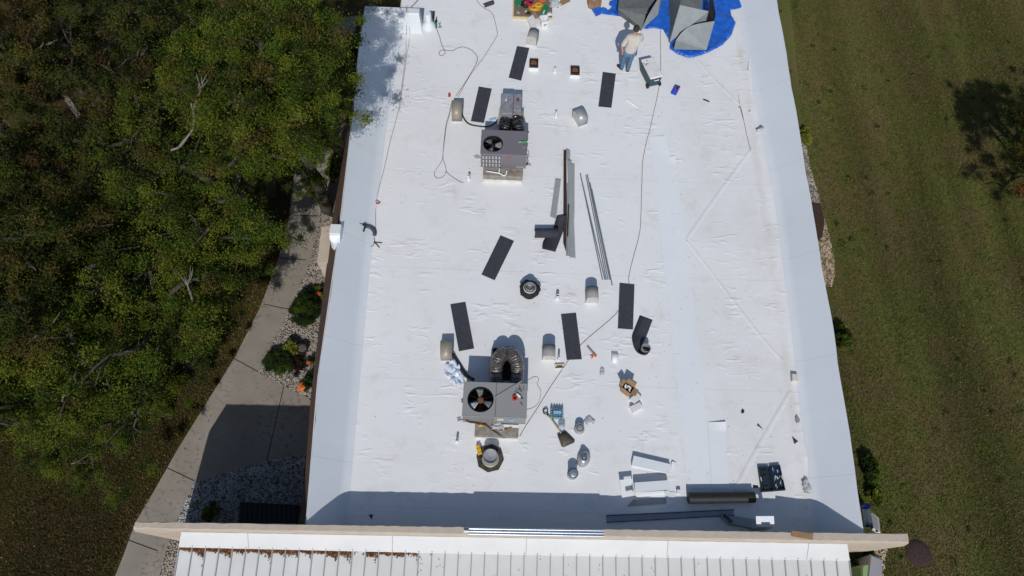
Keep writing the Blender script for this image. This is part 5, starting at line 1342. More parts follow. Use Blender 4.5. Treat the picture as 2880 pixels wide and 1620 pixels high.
# fine triangulated sheet with folds: sample a grid inside the outline
xs = [p.x for p in tpts]; ysq = [p.y for p in tpts]
st = 0.06; g = np.random.default_rng(5)
nx = int((max(xs) - min(xs)) / st) + 1; ny = int((max(ysq) - min(ysq)) / st) + 1
import mathutils
from mathutils import noise as mnoise, geometry as mgeo
gp = [(min(xs) + i * st + g.uniform(-.015, .015), min(ysq) + j * st + g.uniform(-.015, .015)) for i in range(nx) for j in range(ny)]
gx = np.array([p[0] for p in gp]); gy = np.array([p[1] for p in gp]); ins = in_poly(tpts, gx, gy)
bd = []
for i in range(len(tpts)):
    a, b = tpts[i], tpts[(i + 1) % len(tpts)]; k = max(1, int((b - a).length / st))
    for j in range(k): bd.append(a.lerp(b, j / k).to_2d())
allp = bd + [Vector((gx[i], gy[i])) for i in range(len(gp)) if ins[i]]
edges = [(i, (i + 1) % len(bd)) for i in range(len(bd))]
res = mgeo.delaunay_2d_cdt(allp, edges, [list(range(len(bd)))], 1, 1e-4)
def tz(x, y, edge):
    f = mnoise.noise((x * 1.6, y * 1.3, 0)) + 0.6 * mnoise.noise((x * 4.5, y * 3.5, 3)) + 0.9 * abs(mnoise.noise((x * 3.2, y * 2.6, 7))) - 0.2 + 0.5 * abs(mnoise.noise((x * 8, y * 7, 2)))
    return 0.012 + max(0, 0.05 + 0.055 * f) * (0.35 if edge else 1)
nb = len(bd); tv = [Vector((p.x, p.y, tz(p.x, p.y, i < nb))) for i, p in enumerate(res[0])]
tarp = MB().add(tv, [tuple(f) for f in res[2]])
tag(tarp.build('blue_tarp', M_TARP, smooth=25), 'crumpled blue tarp spread under the grey duct pieces', 'tarp')
def sheets(name, label, parts):
    t = thing(name, label, 'duct piece', parts[0][1][0].copy()); t.location.z = 0
    for nm, pts, mt in parts: MB().poly(pts).build(nm, mt, parent=t, solid=0.012)
    return t
Vz = lambda x, y, z: V5(x, y, z)
def face(*a): return [Vz(*p) for p in a]
p1 = face((560, -70, 0.50), (525, 130, 0.42), (705, 285, 0.30), (890, 440, 0.16), (940, 230, 0.42), (980, 130, 0.50), (1130, -70, 0.55))
dn_ = lambda p: Vector((p.x, p.y, 0.03))
sheets('duct_elbow', 'dark grey sheet metal duct piece with a pointed corner behind the man', [('top_panel', p1, M_GALVD),
    ('side_panel', [p1[1], p1[3], dn_(p1[3]) + Vector((0, 0.06, 0)), dn_(p1[1]) + Vector((0.1, 0.15, 0))], M_GALVD),
    ('back_panel', [p1[0], p1[1], dn_(p1[1]) + Vector((0.1, 0.15, 0)), dn_(p1[0])], M_GALVD),
    ('liner', face((880, 420, 0.10), (1130, 200, 0.06), (1215, -70, 0.06), (960, -70, 0.06)), M_LINER),
    ('open_panel', face((892, 436, 0.10), (1130, 222, 0.06), (1205, -70, 0.06), (1165, -70, 0.40), (1055, 105, 0.40), (975, 245, 0.30)), M_CHAN)])
sheets('duct_transition', 'pale grey open duct piece with a curved cut front on the blue tarp', [
    ('front_panel', face((1370, 742, 0.14), (1862, 755, 0.14), (1985, 318, 0.42), (1760, 355, 0.42), (1660, 380, 0.40), (1560, 430, 0.36), (1480, 500, 0.28), (1400, 610, 0.14)), M_CHAN),
    ('liner_edge', face((1370, 738, 0.13), (1352, 680, 0.13), (1462, 488, 0.24), (1640, 362, 0.36), (1850, 322, 0.38), (1980, 316, 0.40), (1660, 384, 0.38), (1480, 504, 0.26), (1402, 614, 0.13)), M_LINER),
    ('left_wall', face((1300, -70, 0.05), (1296, 640, 0.05), (1460, 75, 0.62), (1490, -70, 0.70)), M_GALVD),
    ('inner_panel', face((1462, 75, 0.60), (1895, 170, 0.60), (1850, 335, 0.12), (1500, 520, 0.06), (1365, 690, 0.03), (1305, 635, 0.05)), M_CHAN),
    ('right_wall', face((1905, -70, 0.7), (1950, -70, 0.7), (2000, 210, 0.55), (1985, 318, 0.42), (1850, 330, 0.1), (1890, 170, 0.60)), M_LINER),
    ('top_panel', face((1478, -70, 0.72), (1815, -70, 0.72), (1785, 143, 0.64), (1462, 72, 0.62)), M_GALVD)])
# ------------------------------------------------------------------ the pile at the far edge
t = thing('plywood_sheet', 'plywood sheet on pine battens carrying hoses and bags', 'plywood', J9(700, 200)); t.location.z = 0
w4 = [J9(235, 415, 0.10), J9(1220, 450, 0.10), J9(1225, -120, 0.10), J9(245, -120, 0.10)]
mb = MB(); solidq(mb, w4[::-1], 0.075, 0.10); mb.build('sheet', M_WOOD, parent=t)
mb = MB(); a, b = w4[0], w4[1]; mb.extr([(-0.005, 0.0), (0.03, 0.0), (0.03, 0.095), (-0.005, 0.095)], Vector((a.x, a.y - 0.0, 0.003)), Vector((b.x, b.y, 0.003))); mb.build('batten', M_PINE, parent=t)
mb = MB(); a, b = w4[3], w4[0]; mb.extr([(0.002, 0.0), (0.045, 0.0), (0.045, 0.095), (0.002, 0.095)], Vector((a.x, a.y, 0.003)), Vector((b.x, b.y - 0.03, 0.003))); mb.build('batten', M_PINE, parent=t)
zb0 = 0.105
def coil(name, label, c, r, n, rad, mat, cat, seed, sq=0.7, hole=0.55):
    q = random.Random(seed); mb = MB(); pts = []
    for i in range(n * 12 + 1):
        tt = i / 12 * 6.283; k = hole + (1 - hole) * (0.5 + 0.5 * math.sin(i * 0.37 + seed)) + q.uniform(-0.03, 0.03)
        pts.append(Vector((c.x + r * k * math.cos(tt), c.y + r * sq * k * math.sin(tt), c.z + rad + 0.03 * (i / (n * 12)) + 0.02 * math.sin(i * 0.9))))
    return tag(mb.tube(pts, rad, 6).build(name, mat, smooth=60), label, cat)
coil('hose_coil', 'yellow hose coil in front, beside the green box', J9(780, 215, 0.12), 0.20, 7, 0.016, M_YEL, 'hose coil', 3)
coil('hose_coil', 'yellow hose coil behind, nearest the dark bag', J9(870, 150, 0.18), 0.15, 6, 0.016, M_YEL, 'hose coil', 5)
coil('hose_coil', 'orange cord coil at the very top of the pile', J9(960, 10, 0.12), 0.13, 6, 0.013, M_ORANGE, 'cord coil', 6)
coil('hose_coil', 'magenta cord loop lying on the dark bag', J9(660, 80, 0.22), 0.10, 4, 0.016, M_MAG, 'cord coil', 8, 1.6, 0.7)
coil('hose_coil', 'black cord coil around the dark bag', J9(560, 120, 0.12), 0.20, 8, 0.014, M_BLACK, 'cord coil', 9, 0.8, 0.5)
def lump(name, label, cat, c, r, mat, seed, sz=(1, 1, 0.6), amp=0.3):
    return tag(MB().blob(c, r, seed, amp, 12, 16, sz=sz).build(name, mat, smooth=40), label, cat)
lump('bag', 'green bag at the left of the pile', 'bag', J9(345, 70, 0.18), 0.11, M_GREEN, 3, (0.9, 1.2, 0.7))
lump('bag', 'dark bag under the red and magenta cords', 'bag', J9(570, 110, 0.15), 0.15, M_RUB, 4, (1, 1.0, 0.5))
lump('red_tool', 'red plastic tool on the dark bag', 'tool', J9(535, 65, 0.26), 0.05, M_RED, 5, (0.8, 1.3, 0.6))
lump('bag', 'clear plastic bag right of the pile', 'plastic bag', J9(1255, 100, 0.08), 0.17, M_PLAST, 6, (1, 0.9, 0.6), 0.5)
lump('rag', 'white rag at the right edge of the plywood', 'rag', J9(1150, 365, 0.12), 0.075, M_WHITEP, 7, (1.1, 0.9, 0.4), 0.4)
lump('rag', 'small pale rag in front of the dark bag', 'rag', J9(540, 290, 0.12), 0.035, M_SHIRT, 8, (1, 1.2, 0.5), 0.4)
lump('bag', 'small clear bag at the front left of the plywood', 'plastic bag', J9(345, 325, 0.11), 0.05, M_CLEAR, 9, (1, 1.1, 0.4), 0.4)
lump('tool_bits', 'dark bits at the front of the plywood', 'tools', J9(610, 345, 0.11), 0.06, M_RUB, 10, (1.2, 0.8, 0.4), 0.6)
def qbox(name, label, cat, qd, z0, z1, mats, bevel=0.008, parts=None):
    t = thing(name, label, cat, sum(qd, Vector()) / 4); t.location.z = z0
    MB().prism([Vector((p.x, p.y, z0)) for p in qd][::-1], [Vector((p.x, p.y, z1)) for p in qd][::-1]).build('box_body', mats, parent=t, bevel=bevel)
    return t
qd = [J9(900, 430, 0.24), J9(1030, 405, 0.24), J9(1140, 130, 0.24), J9(1010, 100, 0.24)]
t = qbox('green_box', 'long green box with a pale label beside the yellow hose', 'box', qd, 0.105, 0.22, M_GREEN)
u = lambda s, v, z: Vector((*(qd[0].lerp(qd[1], s).lerp(qd[3].lerp(qd[2], s), v)).to_2d(), z))
MB().poly([u(0.35, 0.2, 0.222), u(0.65, 0.2, 0.222), u(0.65, 0.55, 0.222), u(0.35, 0.55, 0.222)]).build('label', M_LABEL, parent=t)
qd = [J9(590, 470, 0.16), J9(690, 690, 0.16), J9(880, 600, 0.16), J9(760, 350, 0.16)]
t = qbox('white_box', 'white box with a cardboard flap leaning on the plywood front', 'box', qd, 0.004, 0.16, M_DIRTW)
fq = [J9(705, 345, 0.19), J9(785, 490, 0.18), J9(870, 450, 0.20), J9(800, 310, 0.22)]
MB().poly(fq).build('flap', M_CARDD, parent=t, solid=0.005)
# square white bucket
bc = J9(1015, 600, 0.1); bc.z = 0
t = thing('white_bucket', 'square white bucket with dark lettering on its front', 'bucket', bc, 0.25)
M0 = TR(bc, 0.25); mb = MB(); R0, R1, Hb = 0.105, 0.13, 0.30
def sq(r, z, k=0.25): 
    out = []
    for cxs, cys in ((1, 1), (-1, 1), (-1, -1), (1, -1)):
        for da in (0, 30, 60, 90):
            a0 = {(1, 1): 0, (-1, 1): 90, (-1, -1): 180, (1, -1): 270}[(cxs, cys)] + da
            out.append(M0 @ Vector((cxs * r * (1 - k) + r * k * math.cos(math.radians(a0)), cys * r * (1 - k) + r * k * math.sin(math.radians(a0)), z)))
    return out
loops = [sq(R0, 0.004), sq(R1, Hb), sq(R1 - 0.006, Hb), sq(R0 - 0.006, 0.02)]
n_ = 16; vs = [p for L in loops for p in L]
fs = [(i * n_ + j, i * n_ + (j + 1) % n_, (i + 1) * n_ + (j + 1) % n_, (i + 1) * n_ + j) for i in range(3) for j in range(n_)] + [tuple(range(3 * n_, 4 * n_)), tuple(reversed(range(n_)))]
MB().add(vs, fs).build('bucket_body', M_WHITEP, parent=t, smooth=35)
lo = [sq(R1 + 0.002, Hb - 0.03), sq(R1 + 0.012, Hb - 0.028), sq(R1 + 0.012, Hb + 0.003), sq(R1 + 0.0005, Hb + 0.003)]
MB().add([p for L in lo for p in L], [(i * n_ + j, i * n_ + (j + 1) % n_, (i + 1) * n_ + (j + 1) % n_, (i + 1) * n_ + j) for i in range(3) for j in range(n_)]).build('rim', M_WHITEP, parent=t)
mb = MB()
for i, (x, w_, z_) in enumerate(((-0.04, 0.03, 0.15), (-0.005, 0.028, 0.152), (0.028, 0.026, 0.154), (-0.03, 0.022, 0.105), (0.0, 0.02, 0.106))):
    yy = -(R0 + (R1 - R0) * z_ / Hb) - 0.003
    mb.box(x, yy, z_ - 0.014, x + w_, yy + 0.002, z_ + 0.014, T=M0)
mb.build('lettering', M_BLACK, parent=t)
MB().blob(M0 @ Vector((0.01, -0.02, 0.12)), 0.06, 3, 0.4, 8, 10, sz=(1.1, 0.6, 0.5)).build('contents', M_RUB, parent=t)
mb = MB(); qd = [J9(1420, 100, 0.03), J9(1470, 140, 0.02), J9(1690, 30, 0.02), J9(1700, -60, 0.02), J9(1440, -60, 0.02)]
mb.prism([Vector((p.x, p.y, 0.004)) for p in qd], [Vector((p.x, p.y, 0.02)) for p in qd])
tag(mb.build('cardboard_piece', M_CARD), 'flat brown cardboard piece right of the clear plastic bag', 'cardboard')
qd = [J9(2180, 90, 0.2), J9(2300, 135, 0.2), J9(2500, 75, 0.2), J9(2515, -80, 0.2), J9(2140, -80, 0.2)]
t = thing('cardboard_box', 'brown cardboard box touching the corner of the blue tarp', 'box', J9(2330, 60)); t.location.z = 0
MB().prism([Vector((p.x, p.y, 0.003)) for p in qd][::-1], [Vector((p.x, p.y, 0.2)) for p in qd][::-1]).build('box_body', M_CARD, parent=t)
MB().poly([J9(2290, 15, 0.204), J9(2380, -5, 0.204), J9(2365, -40, 0.204), J9(2285, -20, 0.204)]).build('label', M_LABEL, parent=t)

# white wrapped vent, welder and scissors by the parapet return
vb = T9(1870, 640, 0.05); vb.z = 0
t = thing('white_vent', 'white wrapped round vent with a wide skirt beside the parapet end', 'roof vent', vb)
MB().ring([(0.24, 0.003), (0.20, 0.06), (0.13, 0.16), (0.10, 0.20)], (vb.x, vb.y, 0), 28).build('skirt', M_SLOPE, parent=t, smooth=50)
MB().lathe([(0.098, 0.16), (0.098, 0.52), (0.092, 0.535), (0.0, 0.535)], (vb.x, vb.y, 0), 28).build('stack', M_WMETAL, parent=t, smooth=40)
a, b = T9(2045, 560, 0.05), T9(2055, 700, 0.04)
t = thing('heat_welder', 'green hand held heat welder with a black nozzle and grey cord', 'heat welder', (b.x, b.y, 0))
MB().tube([b, a.lerp(b, 0.1)], 0.03, 10).build('handle', M_GREEN, parent=t, smooth=40)
MB().tube([a.lerp(b, 0.05), T9(2050, 520, 0.05)], 0.038, 10).tube([T9(2050, 520, 0.05), T9(2062, 430, 0.04)], 0.014, 8).build('nozzle', M_BLACK, parent=t, smooth=40)
w = [A(107, 315, .02), A(125, 360), A(150, 430), A(165, 490), A(190, 550), A(210, 590), A(195, 622), A(165, 632), A(142, 615), A(145, 588), A(170, 572), A(205, 568), A(290, 577), A(345, 548), A(400, 535), A(440, 540), A(500, 565), A(545, 605), A(570, 640), A(575, 680), A(555, 735), A(500, 830), A(440, 930), A(400, 990), A(330, 1090)]
cord = MB().tube([p + Vector((0, 0, 0.009)) for p in curve_pts(w, 3)], 0.0085, 5)
cord.build('cord', M_CORDG, parent=t)
for i, (x, y) in enumerate(((2130, 560), (2170, 555))): pass
t = thing('scissors', 'black handled scissors lying beside the green heat welder', 'scissors', T9(2145, 640)); t.location.z = 0
MB().tube([T9(2140, 625, 0.012), T9(2115, 560, 0.01)], 0.008, 5).tube([T9(2140, 625, 0.012), T9(2168, 560, 0.01)], 0.008, 5).build('blades', M_STEEL, parent=t)
for (x, y) in ((2130, 690), (2172, 682)):
    c = T9(x, y, 0.012); MB().tube([c + Vector((0.022 * math.cos(k), 0.03 * math.sin(k), 0)) for k in (i * 6.283 / 12 for i in range(13))], 0.007, 5, cap=False).tube([c + Vector((0, 0.03, 0)), T9(2140, 630, 0.012)], 0.007, 5).build('handle', M_BLACK, parent=t)
t = thing('metal_bars', 'pair of thin black bars standing beside the white wrapped vent', 'metal bars', T9(1995, 420)); t.location.z = 0
MB().tube([T9(1972, 480, 0.01), T9(1975, 285, 0.03)], 0.012, 6).build('bar', M_BLACK, parent=t); MB().tube([T9(1990, 560, 0.01), T9(2010, 280, 0.03)], 0.014, 6).build('bar', M_BLACK, parent=t)

# ------------------------------------------------------------------ cords on the roof
def cordt(label, pts, r=0.008, mat=None, per=4, name='extension_cord', cat='cord', lift=True):
    cp = curve_pts(pts, per)
    if lift: cp = [p + Vector((0, 0, r + 0.001)) for p in cp]
    return tag(MB().tube(cp, r * (0.75 if cat == 'cord' else 1.0), 5).build(name, mat or M_CORD), label, cat)
def slope_z(x, y):
    a, b = fL(y), oL(y)
    if x > a: return 0.0
    return max(0.0, ZS * ((a - x) - 0.13) / max(0.3, (a - b) - 0.13))
def onslope(fn, x, y, dz=0.0):
    z = 0.0
    for _ in range(6):
        p = fn(x, y, z); z = slope_z(p.x, p.y)
    p = fn(x, y, z); p.z += dz; return p
ret = [T9(1300, 205, ZS + 0.005), T9(1298, 330, ZS - 0.03), T9(1294, 820, 0.03)]
cordt('long thin cord running down the left side to the red handled tool', ret + [T9(1285, 1100, 0.0), T9(1272, 1449, 0), U3(470, 0), U3(440, 130), U3(395, 300), U3(350, 500), U3(310, 650), U3(287, 752), U3(277, 780), U3(280, 900), U3(281, 1010)], 0.0075, M_CORDG)
cordt('second cord hanging over the parapet return beside the long thin one', [T9(1306, 205, ZS + 0.005), T9(1310, 340, ZS - 0.03), T9(1350, 600, 0.28), T9(1388, 860, 0.0), T9(1365, 1050, 0), T9(1335, 1250, 0), T9(1300, 1449, 0), onslope(U3, 474, 30)], 0.0065, M_CORDG)
cordt('thin dark cord crossing the far roof beyond the parapet return', [T9(1400, 190), T9(1500, 95), T9(1590, 0), T9(1700, -160)], 0.008, M_CORD)
cordt('dark cord beside the other one on the far roof', [T9(1430, 195), T9(1520, 95), T9(1610, -5), T9(1730, -160)], 0.008, M_CORD)
cordt('brown cord winding from the far edge to the beige hood', [A(540, -60), A(565, 0), A(600, 50), A(650, 95), A(700, 118), A(740, 150), A(765, 210), A(780, 270), A(800, 370), A(795, 405), A(760, 470), A(710, 550), A(660, 630), A(600, 710), A(540, 790), A(490, 860), A(440, 940), A(400, 1020), A(355, 1100)], 0.0085, M_CORD)
cordt('brown looped cord below the beige hood', [CC(290, 250), CC(272, 320), CC(250, 420), CC(220, 520), CC(205, 640), CC(192, 760), CC(183, 880), CC(165, 950), CC(115, 1020), CC(88, 1075), CC(95, 1115), CC(130, 1133), CC(175, 1122), CC(208, 1090), CC(220, 1045), CC(210, 990), CC(188, 925), CC(185, 860), CC(195, 760), CC(210, 640), CC(222, 550), CC(245, 460), CC(268, 380), CC(285, 300)], 0.008, M_CORD)
cordt('short tail of cord curling away from the brown loop', [CC(220, 1050), CC(240, 1080), CC(290, 1118), CC(340, 1150), CC(390, 1178), CC(416, 1183)], 0.009, M_CORDG)
cordt('thick black hose between the beige hood and the charcoal unit', [CC(390, 370, .05), CC(400, 410), CC(425, 465), CC(460, 510), CC(510, 535), CC(580, 548), CC(660, 555), CC(720, 545), CC(770, 515), CC(800, 480, .1)], 0.02, M_RUB, name='black_hose', cat='hose')
cordt('long dark cord passing the cooler and running under two black pads', [V5(1168, 460), B(875, 420), B(877, 560), B(878, 740), B(876, 860), B(868, 940), B(845, 1060), B(825, 1160), B(790, 1310), B(760, 1449), DD(1360, 0), DD(1330, 150), DD(1315, 250), DD(1310, 420), DD(1305, 550), DD(1302, 700), DD(1297, 850), DD(1290, 980), DD(1275, 1060), DD(1258, 1137), DD(1235, 1220), DD(1205, 1330), DD(1178, 1440), R6(1030, 50), R6(1015, 120), R6(1015, 180), R6(1020, 235), R6(960, 420), R6(845, 685), R6(750, 790), R6(640, 890), R6(520, 990), R6(400, 1090), R6(290, 1185), R6(195, 1275), FF(1660, 240), FF(1605, 335), FF(1500, 490), FF(1380, 670), FF(1290, 820), FF(1200, 960), FF(1120, 1080), FF(1055, 1195)], 0.0085, M_CORD, 3)
cordt('thin grey wire looping beside the light grey unit', [FF(1150, 560), FF(1190, 535), FF(1230, 520), FF(1262, 535), FF(1268, 565), FF(1250, 605), FF(1275, 645), FF(1292, 690), FF(1285, 760), FF(1265, 815), FF(1225, 860), FF(1170, 885), FF(1120, 895)], 0.006, M_CORDG)
cordt('straight brown cord lying along the foot of the right parapet', [B(1690, 765), B(1740, 980), B(1775, 1200), B(1810, 1340), uz(935, 290), uz(965, 420), uz(990, 540), uz(1018, 655)], 0.007, M_CORD)
# ------------------------------------------------------------------ tool on the left slope
s1 = lambda x, y, dz=0.02: onslope(S1, x, y, dz)
t = thing('power_tool', 'dark grey power tool with a side handle lying on the left parapet slope', 'power tool', s1(1150, 720, 0))
MB().tube(curve_pts([s1(1040, 640, .06), s1(1130, 660, .07), s1(1210, 720, .06), s1(1240, 780, .05), s1(1235, 850, .04)], 4), [0.048] * 6 + [0.052] * 5 + [0.05] * 5 + [0.03], 12).build('tool_body', M('slate_plastic', (0.06, 0.075, 0.085), 0.5), parent=t, smooth=50)
MB().tube([s1(1020, 650, .05), s1(985, 750, .03)], 0.022, 8).build('side_handle', M_BLACK, parent=t)
MB().tube([s1(1030, 610, .07), s1(985, 600, .06)], 0.04, 10).tube([s1(985, 600, .05), s1(895, 552, .02)], 0.010, 6).tube([s1(1060, 590, .04), s1(1095, 550, .02)], 0.012, 6).build('chuck', M_RUB, parent=t)
MB().tube([p for p in curve_pts([s1(1065, 720, .02), s1(1078, 830, .012), s1(1085, 960, .012), s1(1110, 1045, .012), s1(1160, 1075, .012), s1(1210, 1050, .012), s1(1230, 980, .012), s1(1232, 880, .02)], 5)], 0.009, 6).build('cord', M_CORDG, parent=t)
t = thing('pliers', 'open brown handled pliers at the foot of the left parapet', 'pliers', s1(1260, 990, 0))
MB().tube([s1(1240, 990), s1(1405, 1000)], 0.013, 6).build('handle', M_CORD, parent=t); MB().tube([s1(1240, 990), s1(1345, 1105)], 0.013, 6).build('handle', M_CORD, parent=t); MB().tube([s1(1250, 992, .025), s1(1222, 986, .02)], 0.02, 6).build('jaw', M_BLACK, parent=t)
t = thing('red_trigger_tool', 'small red handled tool looped on the long thin cord', 'tool', s1(1300, 80, 0))
MB().tube(curve_pts([s1(1270, 30), s1(1275, 90), s1(1300, 120), s1(1345, 95), s1(1360, 80), s1(1300, 40), s1(1280, 20)], 4), 0.008, 6).build('loop', M_CORD, parent=t)
MB().tube([s1(1275, 112, .02), s1(1350, 95, .02)], 0.02, 8).build('handle', M_RED, parent=t)

# ------------------------------------------------------------------ the man
def skin_mesh(name, verts, edges, radii, mat, parent, root=0, sub=2):
    me = bpy.data.meshes.new(name)
    inv = Matrix.Translation(-Vector(parent.location))
    me.from_pydata([tuple(inv @ Vector(p)) for p in verts], edges, [])
    me.materials.append(mat)
    o = bpy.data.objects.new(name, me); COL.objects.link(o); o.parent = parent
    md = o.modifiers.new('skin', 'SKIN'); md.use_smooth_shade = True
    if not me.skin_vertices: raise RuntimeError('no skin layer')
    for i, r in enumerate(radii):
        sv = me.skin_vertices[0].data[i]
        sv.radius = r if isinstance(r, tuple) else (r, r); sv.use_root = (i == root)
    s = o.modifiers.new('subdivision', 'SUBSURF'); s.levels = sub; s.render_levels = sub
    return o
man = thing('person', 'man seen from behind in a cream shirt and blue jeans', 'person', (3.57, 15.08, 0))
V = lambda *a: Vector(a)
J = dict(pel=V(3.57, 15.03, 0.95), spn=V(3.58, 15.05, 1.14), chs=V(3.61, 15.10, 1.34), nk=V(3.62, 15.14, 1.47), hd=V(3.625, 15.18, 1.60), tp=V(3.625, 15.18, 1.70),
         ls=V(3.43, 15.08, 1.41), le=V(3.29, 14.98, 1.14), lw=V(3.335, 14.91, 0.97), rs=V(3.80, 15.15, 1.41), re=V(3.88, 15.25, 1.14), rw=V(3.80, 15.45, 1.06),
         lh=V(3.48, 15.04, 0.90), rh=V(3.66, 15.02, 0.90), lk=V(3.45, 15.09, 0.50), rk=V(3.655, 15.05, 0.50), la=V(3.48, 15.13, 0.09), ra=V(3.655, 15.06, 0.09), lt=V(3.36, 15.27, 0.03), rt=V(3.70, 15.26, 0.03))
vv, ee, rr = [], [], []
def nv(p, r): vv.append(Vector(p)); rr.append(r); return len(vv) - 1
def chain(i, *pr):
    for p, r in pr:
        j = nv(p, r); ee.append((i, j)); i = j
    return i
pel = nv(J['pel'], (0.15, 0.12)); spn = chain(pel, (J['spn'], (0.15, 0.12))); chs = chain(spn, (J['chs'], (0.16, 0.11)))
nk = chain(chs, (J['nk'], 0.058), (J['nk'] + V(0, 0.015, 0.05), 0.055)); hd = chain(nk, (J['hd'] + V(0, 0.0, -0.03), (0.072, 0.085)), (J['hd'] + V(0, 0, 0.04), (0.078, 0.095)), (J['tp'] + V(0, 0, 0.02), (0.055, 0.06)))
lsi = chain(chs, (J['ls'], 0.065), (J['ls'].lerp(J['le'], 0.5), 0.052), (J['le'], 0.045), (J['le'].lerp(J['lw'], 0.5), 0.04), (J['lw'], 0.03))
rsi = chain(chs, (J['rs'], 0.065), (J['rs'].lerp(J['re'], 0.5), 0.052), (J['re'], 0.045), (J['re'].lerp(J['rw'], 0.5), 0.04), (J['rw'], 0.03))
for s in ('l', 'r'):
    chain(pel, (J[s + 'h'], 0.10), (J[s + 'h'].lerp(J[s + 'k'], 0.5), 0.085), (J[s + 'k'], 0.062), (J[s + 'k'].lerp(J[s + 'a'], 0.4), 0.060), (J[s + 'a'], 0.042))
def hand(w, d, up, thumb):
    d = Vector(d).normalized(); up = Vector(up).normalized(); sd = d.cross(up).normalized()
    palm = nv(w + d * 0.05, (0.036, 0.020)); 
    for k, (off, ln) in enumerate(((-0.030, 0.068), (-0.010, 0.078), (0.011, 0.073), (0.030, 0.058))):
        b = w + d * 0.085 + sd * off
        chain(palm, (b, 0.010), (b + d * ln * 0.45 - up * 0.012, 0.009), (b + d * ln * 0.8 - up * 0.035, 0.008))
    tb = w + d * 0.035 - sd * 0.038 * thumb
    chain(palm, (tb, 0.011), (tb + d * 0.03 - sd * 0.02 * thumb - up * 0.01, 0.010), (tb + d * 0.058 - sd * 0.022 * thumb - up * 0.022, 0.0085))
    return palm
p_ = hand(J['lw'], (0.03, 0.02, -1), (0, -1, 0.1), 1); ee.append((lsi, p_))
p_ = hand(J['rw'], (-0.3, 0.8, -0.2), (0.2, 0, 1), -1); ee.append((rsi, p_))
skin_mesh('body', vv, ee, rr, M_SKIN, man)
# shirt
vv, ee, rr = [], [], []
pel = nv(J['pel'] + V(0.0, -0.005, -0.09), (0.205, 0.165)); a_ = chain(pel, (J['pel'] + V(0, 0, 0.06), (0.205, 0.165)), (J['spn'] + V(0.01, -0.01, 0.02), (0.20, 0.16)), (J['chs'] + V(0, 0, -0.02), (0.20, 0.14)))
chain(a_, (J['chs'] + V(0.005, 0.02, 0.09), (0.12, 0.09)), (J['nk'] + V(0, 0, -0.01), (0.075, 0.07)))
chain(a_, (J['ls'], 0.088), (J['ls'].lerp(J['le'], 0.5), 0.078), (J['le'].lerp(J['lw'], 0.08), 0.068)); chain(a_, (J['rs'], 0.088), (J['rs'].lerp(J['re'], 0.5), 0.078), (J['re'].lerp(J['rw'], 0.08), 0.068))
skin_mesh('shirt', vv, ee, rr, M_SHIRT, man, 0, 3)
vv, ee, rr = [], [], []
pel = nv(J['pel'], (0.175, 0.14))
for s in ('l', 'r'): chain(pel, (J[s + 'h'] + V(0, 0, -0.02), (0.105, 0.115)), (J[s + 'h'].lerp(J[s + 'k'], 0.5), 0.096), (J[s + 'k'], 0.078), (J[s + 'k'].lerp(J[s + 'a'], 0.5), 0.073), (J[s + 'a'] + V(0, 0, -0.02), 0.066))
skin_mesh('jeans', vv, ee, rr, M_JEANS, man, 0, 2)
for s in ('l', 'r'):
    vv, ee, rr = [], [], []
    d = (J[s + 't'] - J[s + 'a']); d.z = 0; d.normalize()
    h = nv(Vector((J[s + 'a'].x, J[s + 'a'].y, 0.045)) - d * 0.05, 0.056); chain(h, (Vector((J[s + 'a'].x, J[s + 'a'].y, 0.06)) + d * 0.05, (0.058, 0.058)), (Vector((J[s + 'a'].x, J[s + 'a'].y, 0.05)) + d * 0.14, (0.058, 0.048)), (Vector((J[s + 'a'].x, J[s + 'a'].y, 0.04)) + d * 0.21, (0.046, 0.036)))
    skin_mesh('shoe', vv, ee, rr, M_SHOE, man)
mb = MB()
hc = J['hd'] + V(0, -0.008, 0.045)
def hf(a, b):
    th = a * 1.75; p = b * 6.28318
    r = 0.115 if math.sin(p) < 0.2 else 0.108
    k = 1 + 0.03 * math.sin(9 * p) * math.sin(6 * th)
    # hair covers the crown and the back of the head, not the face (which looks away, +y)
    lim = 1.0 if math.sin(p) < 0.35 else 0.62
    th *= lim
    return hc + V(0.090 * math.sin(th) * math.cos(p), 0.108 * math.sin(th) * math.sin(p), 0.112 * math.cos(th)) * k
mb.grid(hf, 10, 24); mb.build('hair', M_HAIR, parent=man, smooth=60, solid=0.008)
mb = MB()
for s in (-1, 1): mb.blob(J['hd'] + V(s * 0.088, 0.0, 0.0), 0.03, 2, 0.1, 6, 8, sz=(0.45, 0.7, 1.1))
mb.build('ear', M_SKIN, parent=man, smooth=60)
mb = MB()
mb.blob(J['hd'] + V(0, 0.098, 0.0), 0.022, 1, 0.05, 6, 8, sz=(0.7, 0.9, 1.2)); mb.build('nose', M_SKIN, parent=man, smooth=60)
for s in (-1, 1): MB().blob(J['hd'] + V(s * 0.033, 0.088, 0.03), 0.013, 1, 0.02, 6, 8).build('eye', M_WHITEP, parent=man, smooth=60)
MB().blob(J['hd'] + V(0, 0.088, -0.045), 0.022, 1, 0.02, 6, 8, sz=(1.2, 0.4, 0.35)).build('mouth', M('lips', (0.33, 0.12, 0.10), 0.5), parent=man, smooth=60)

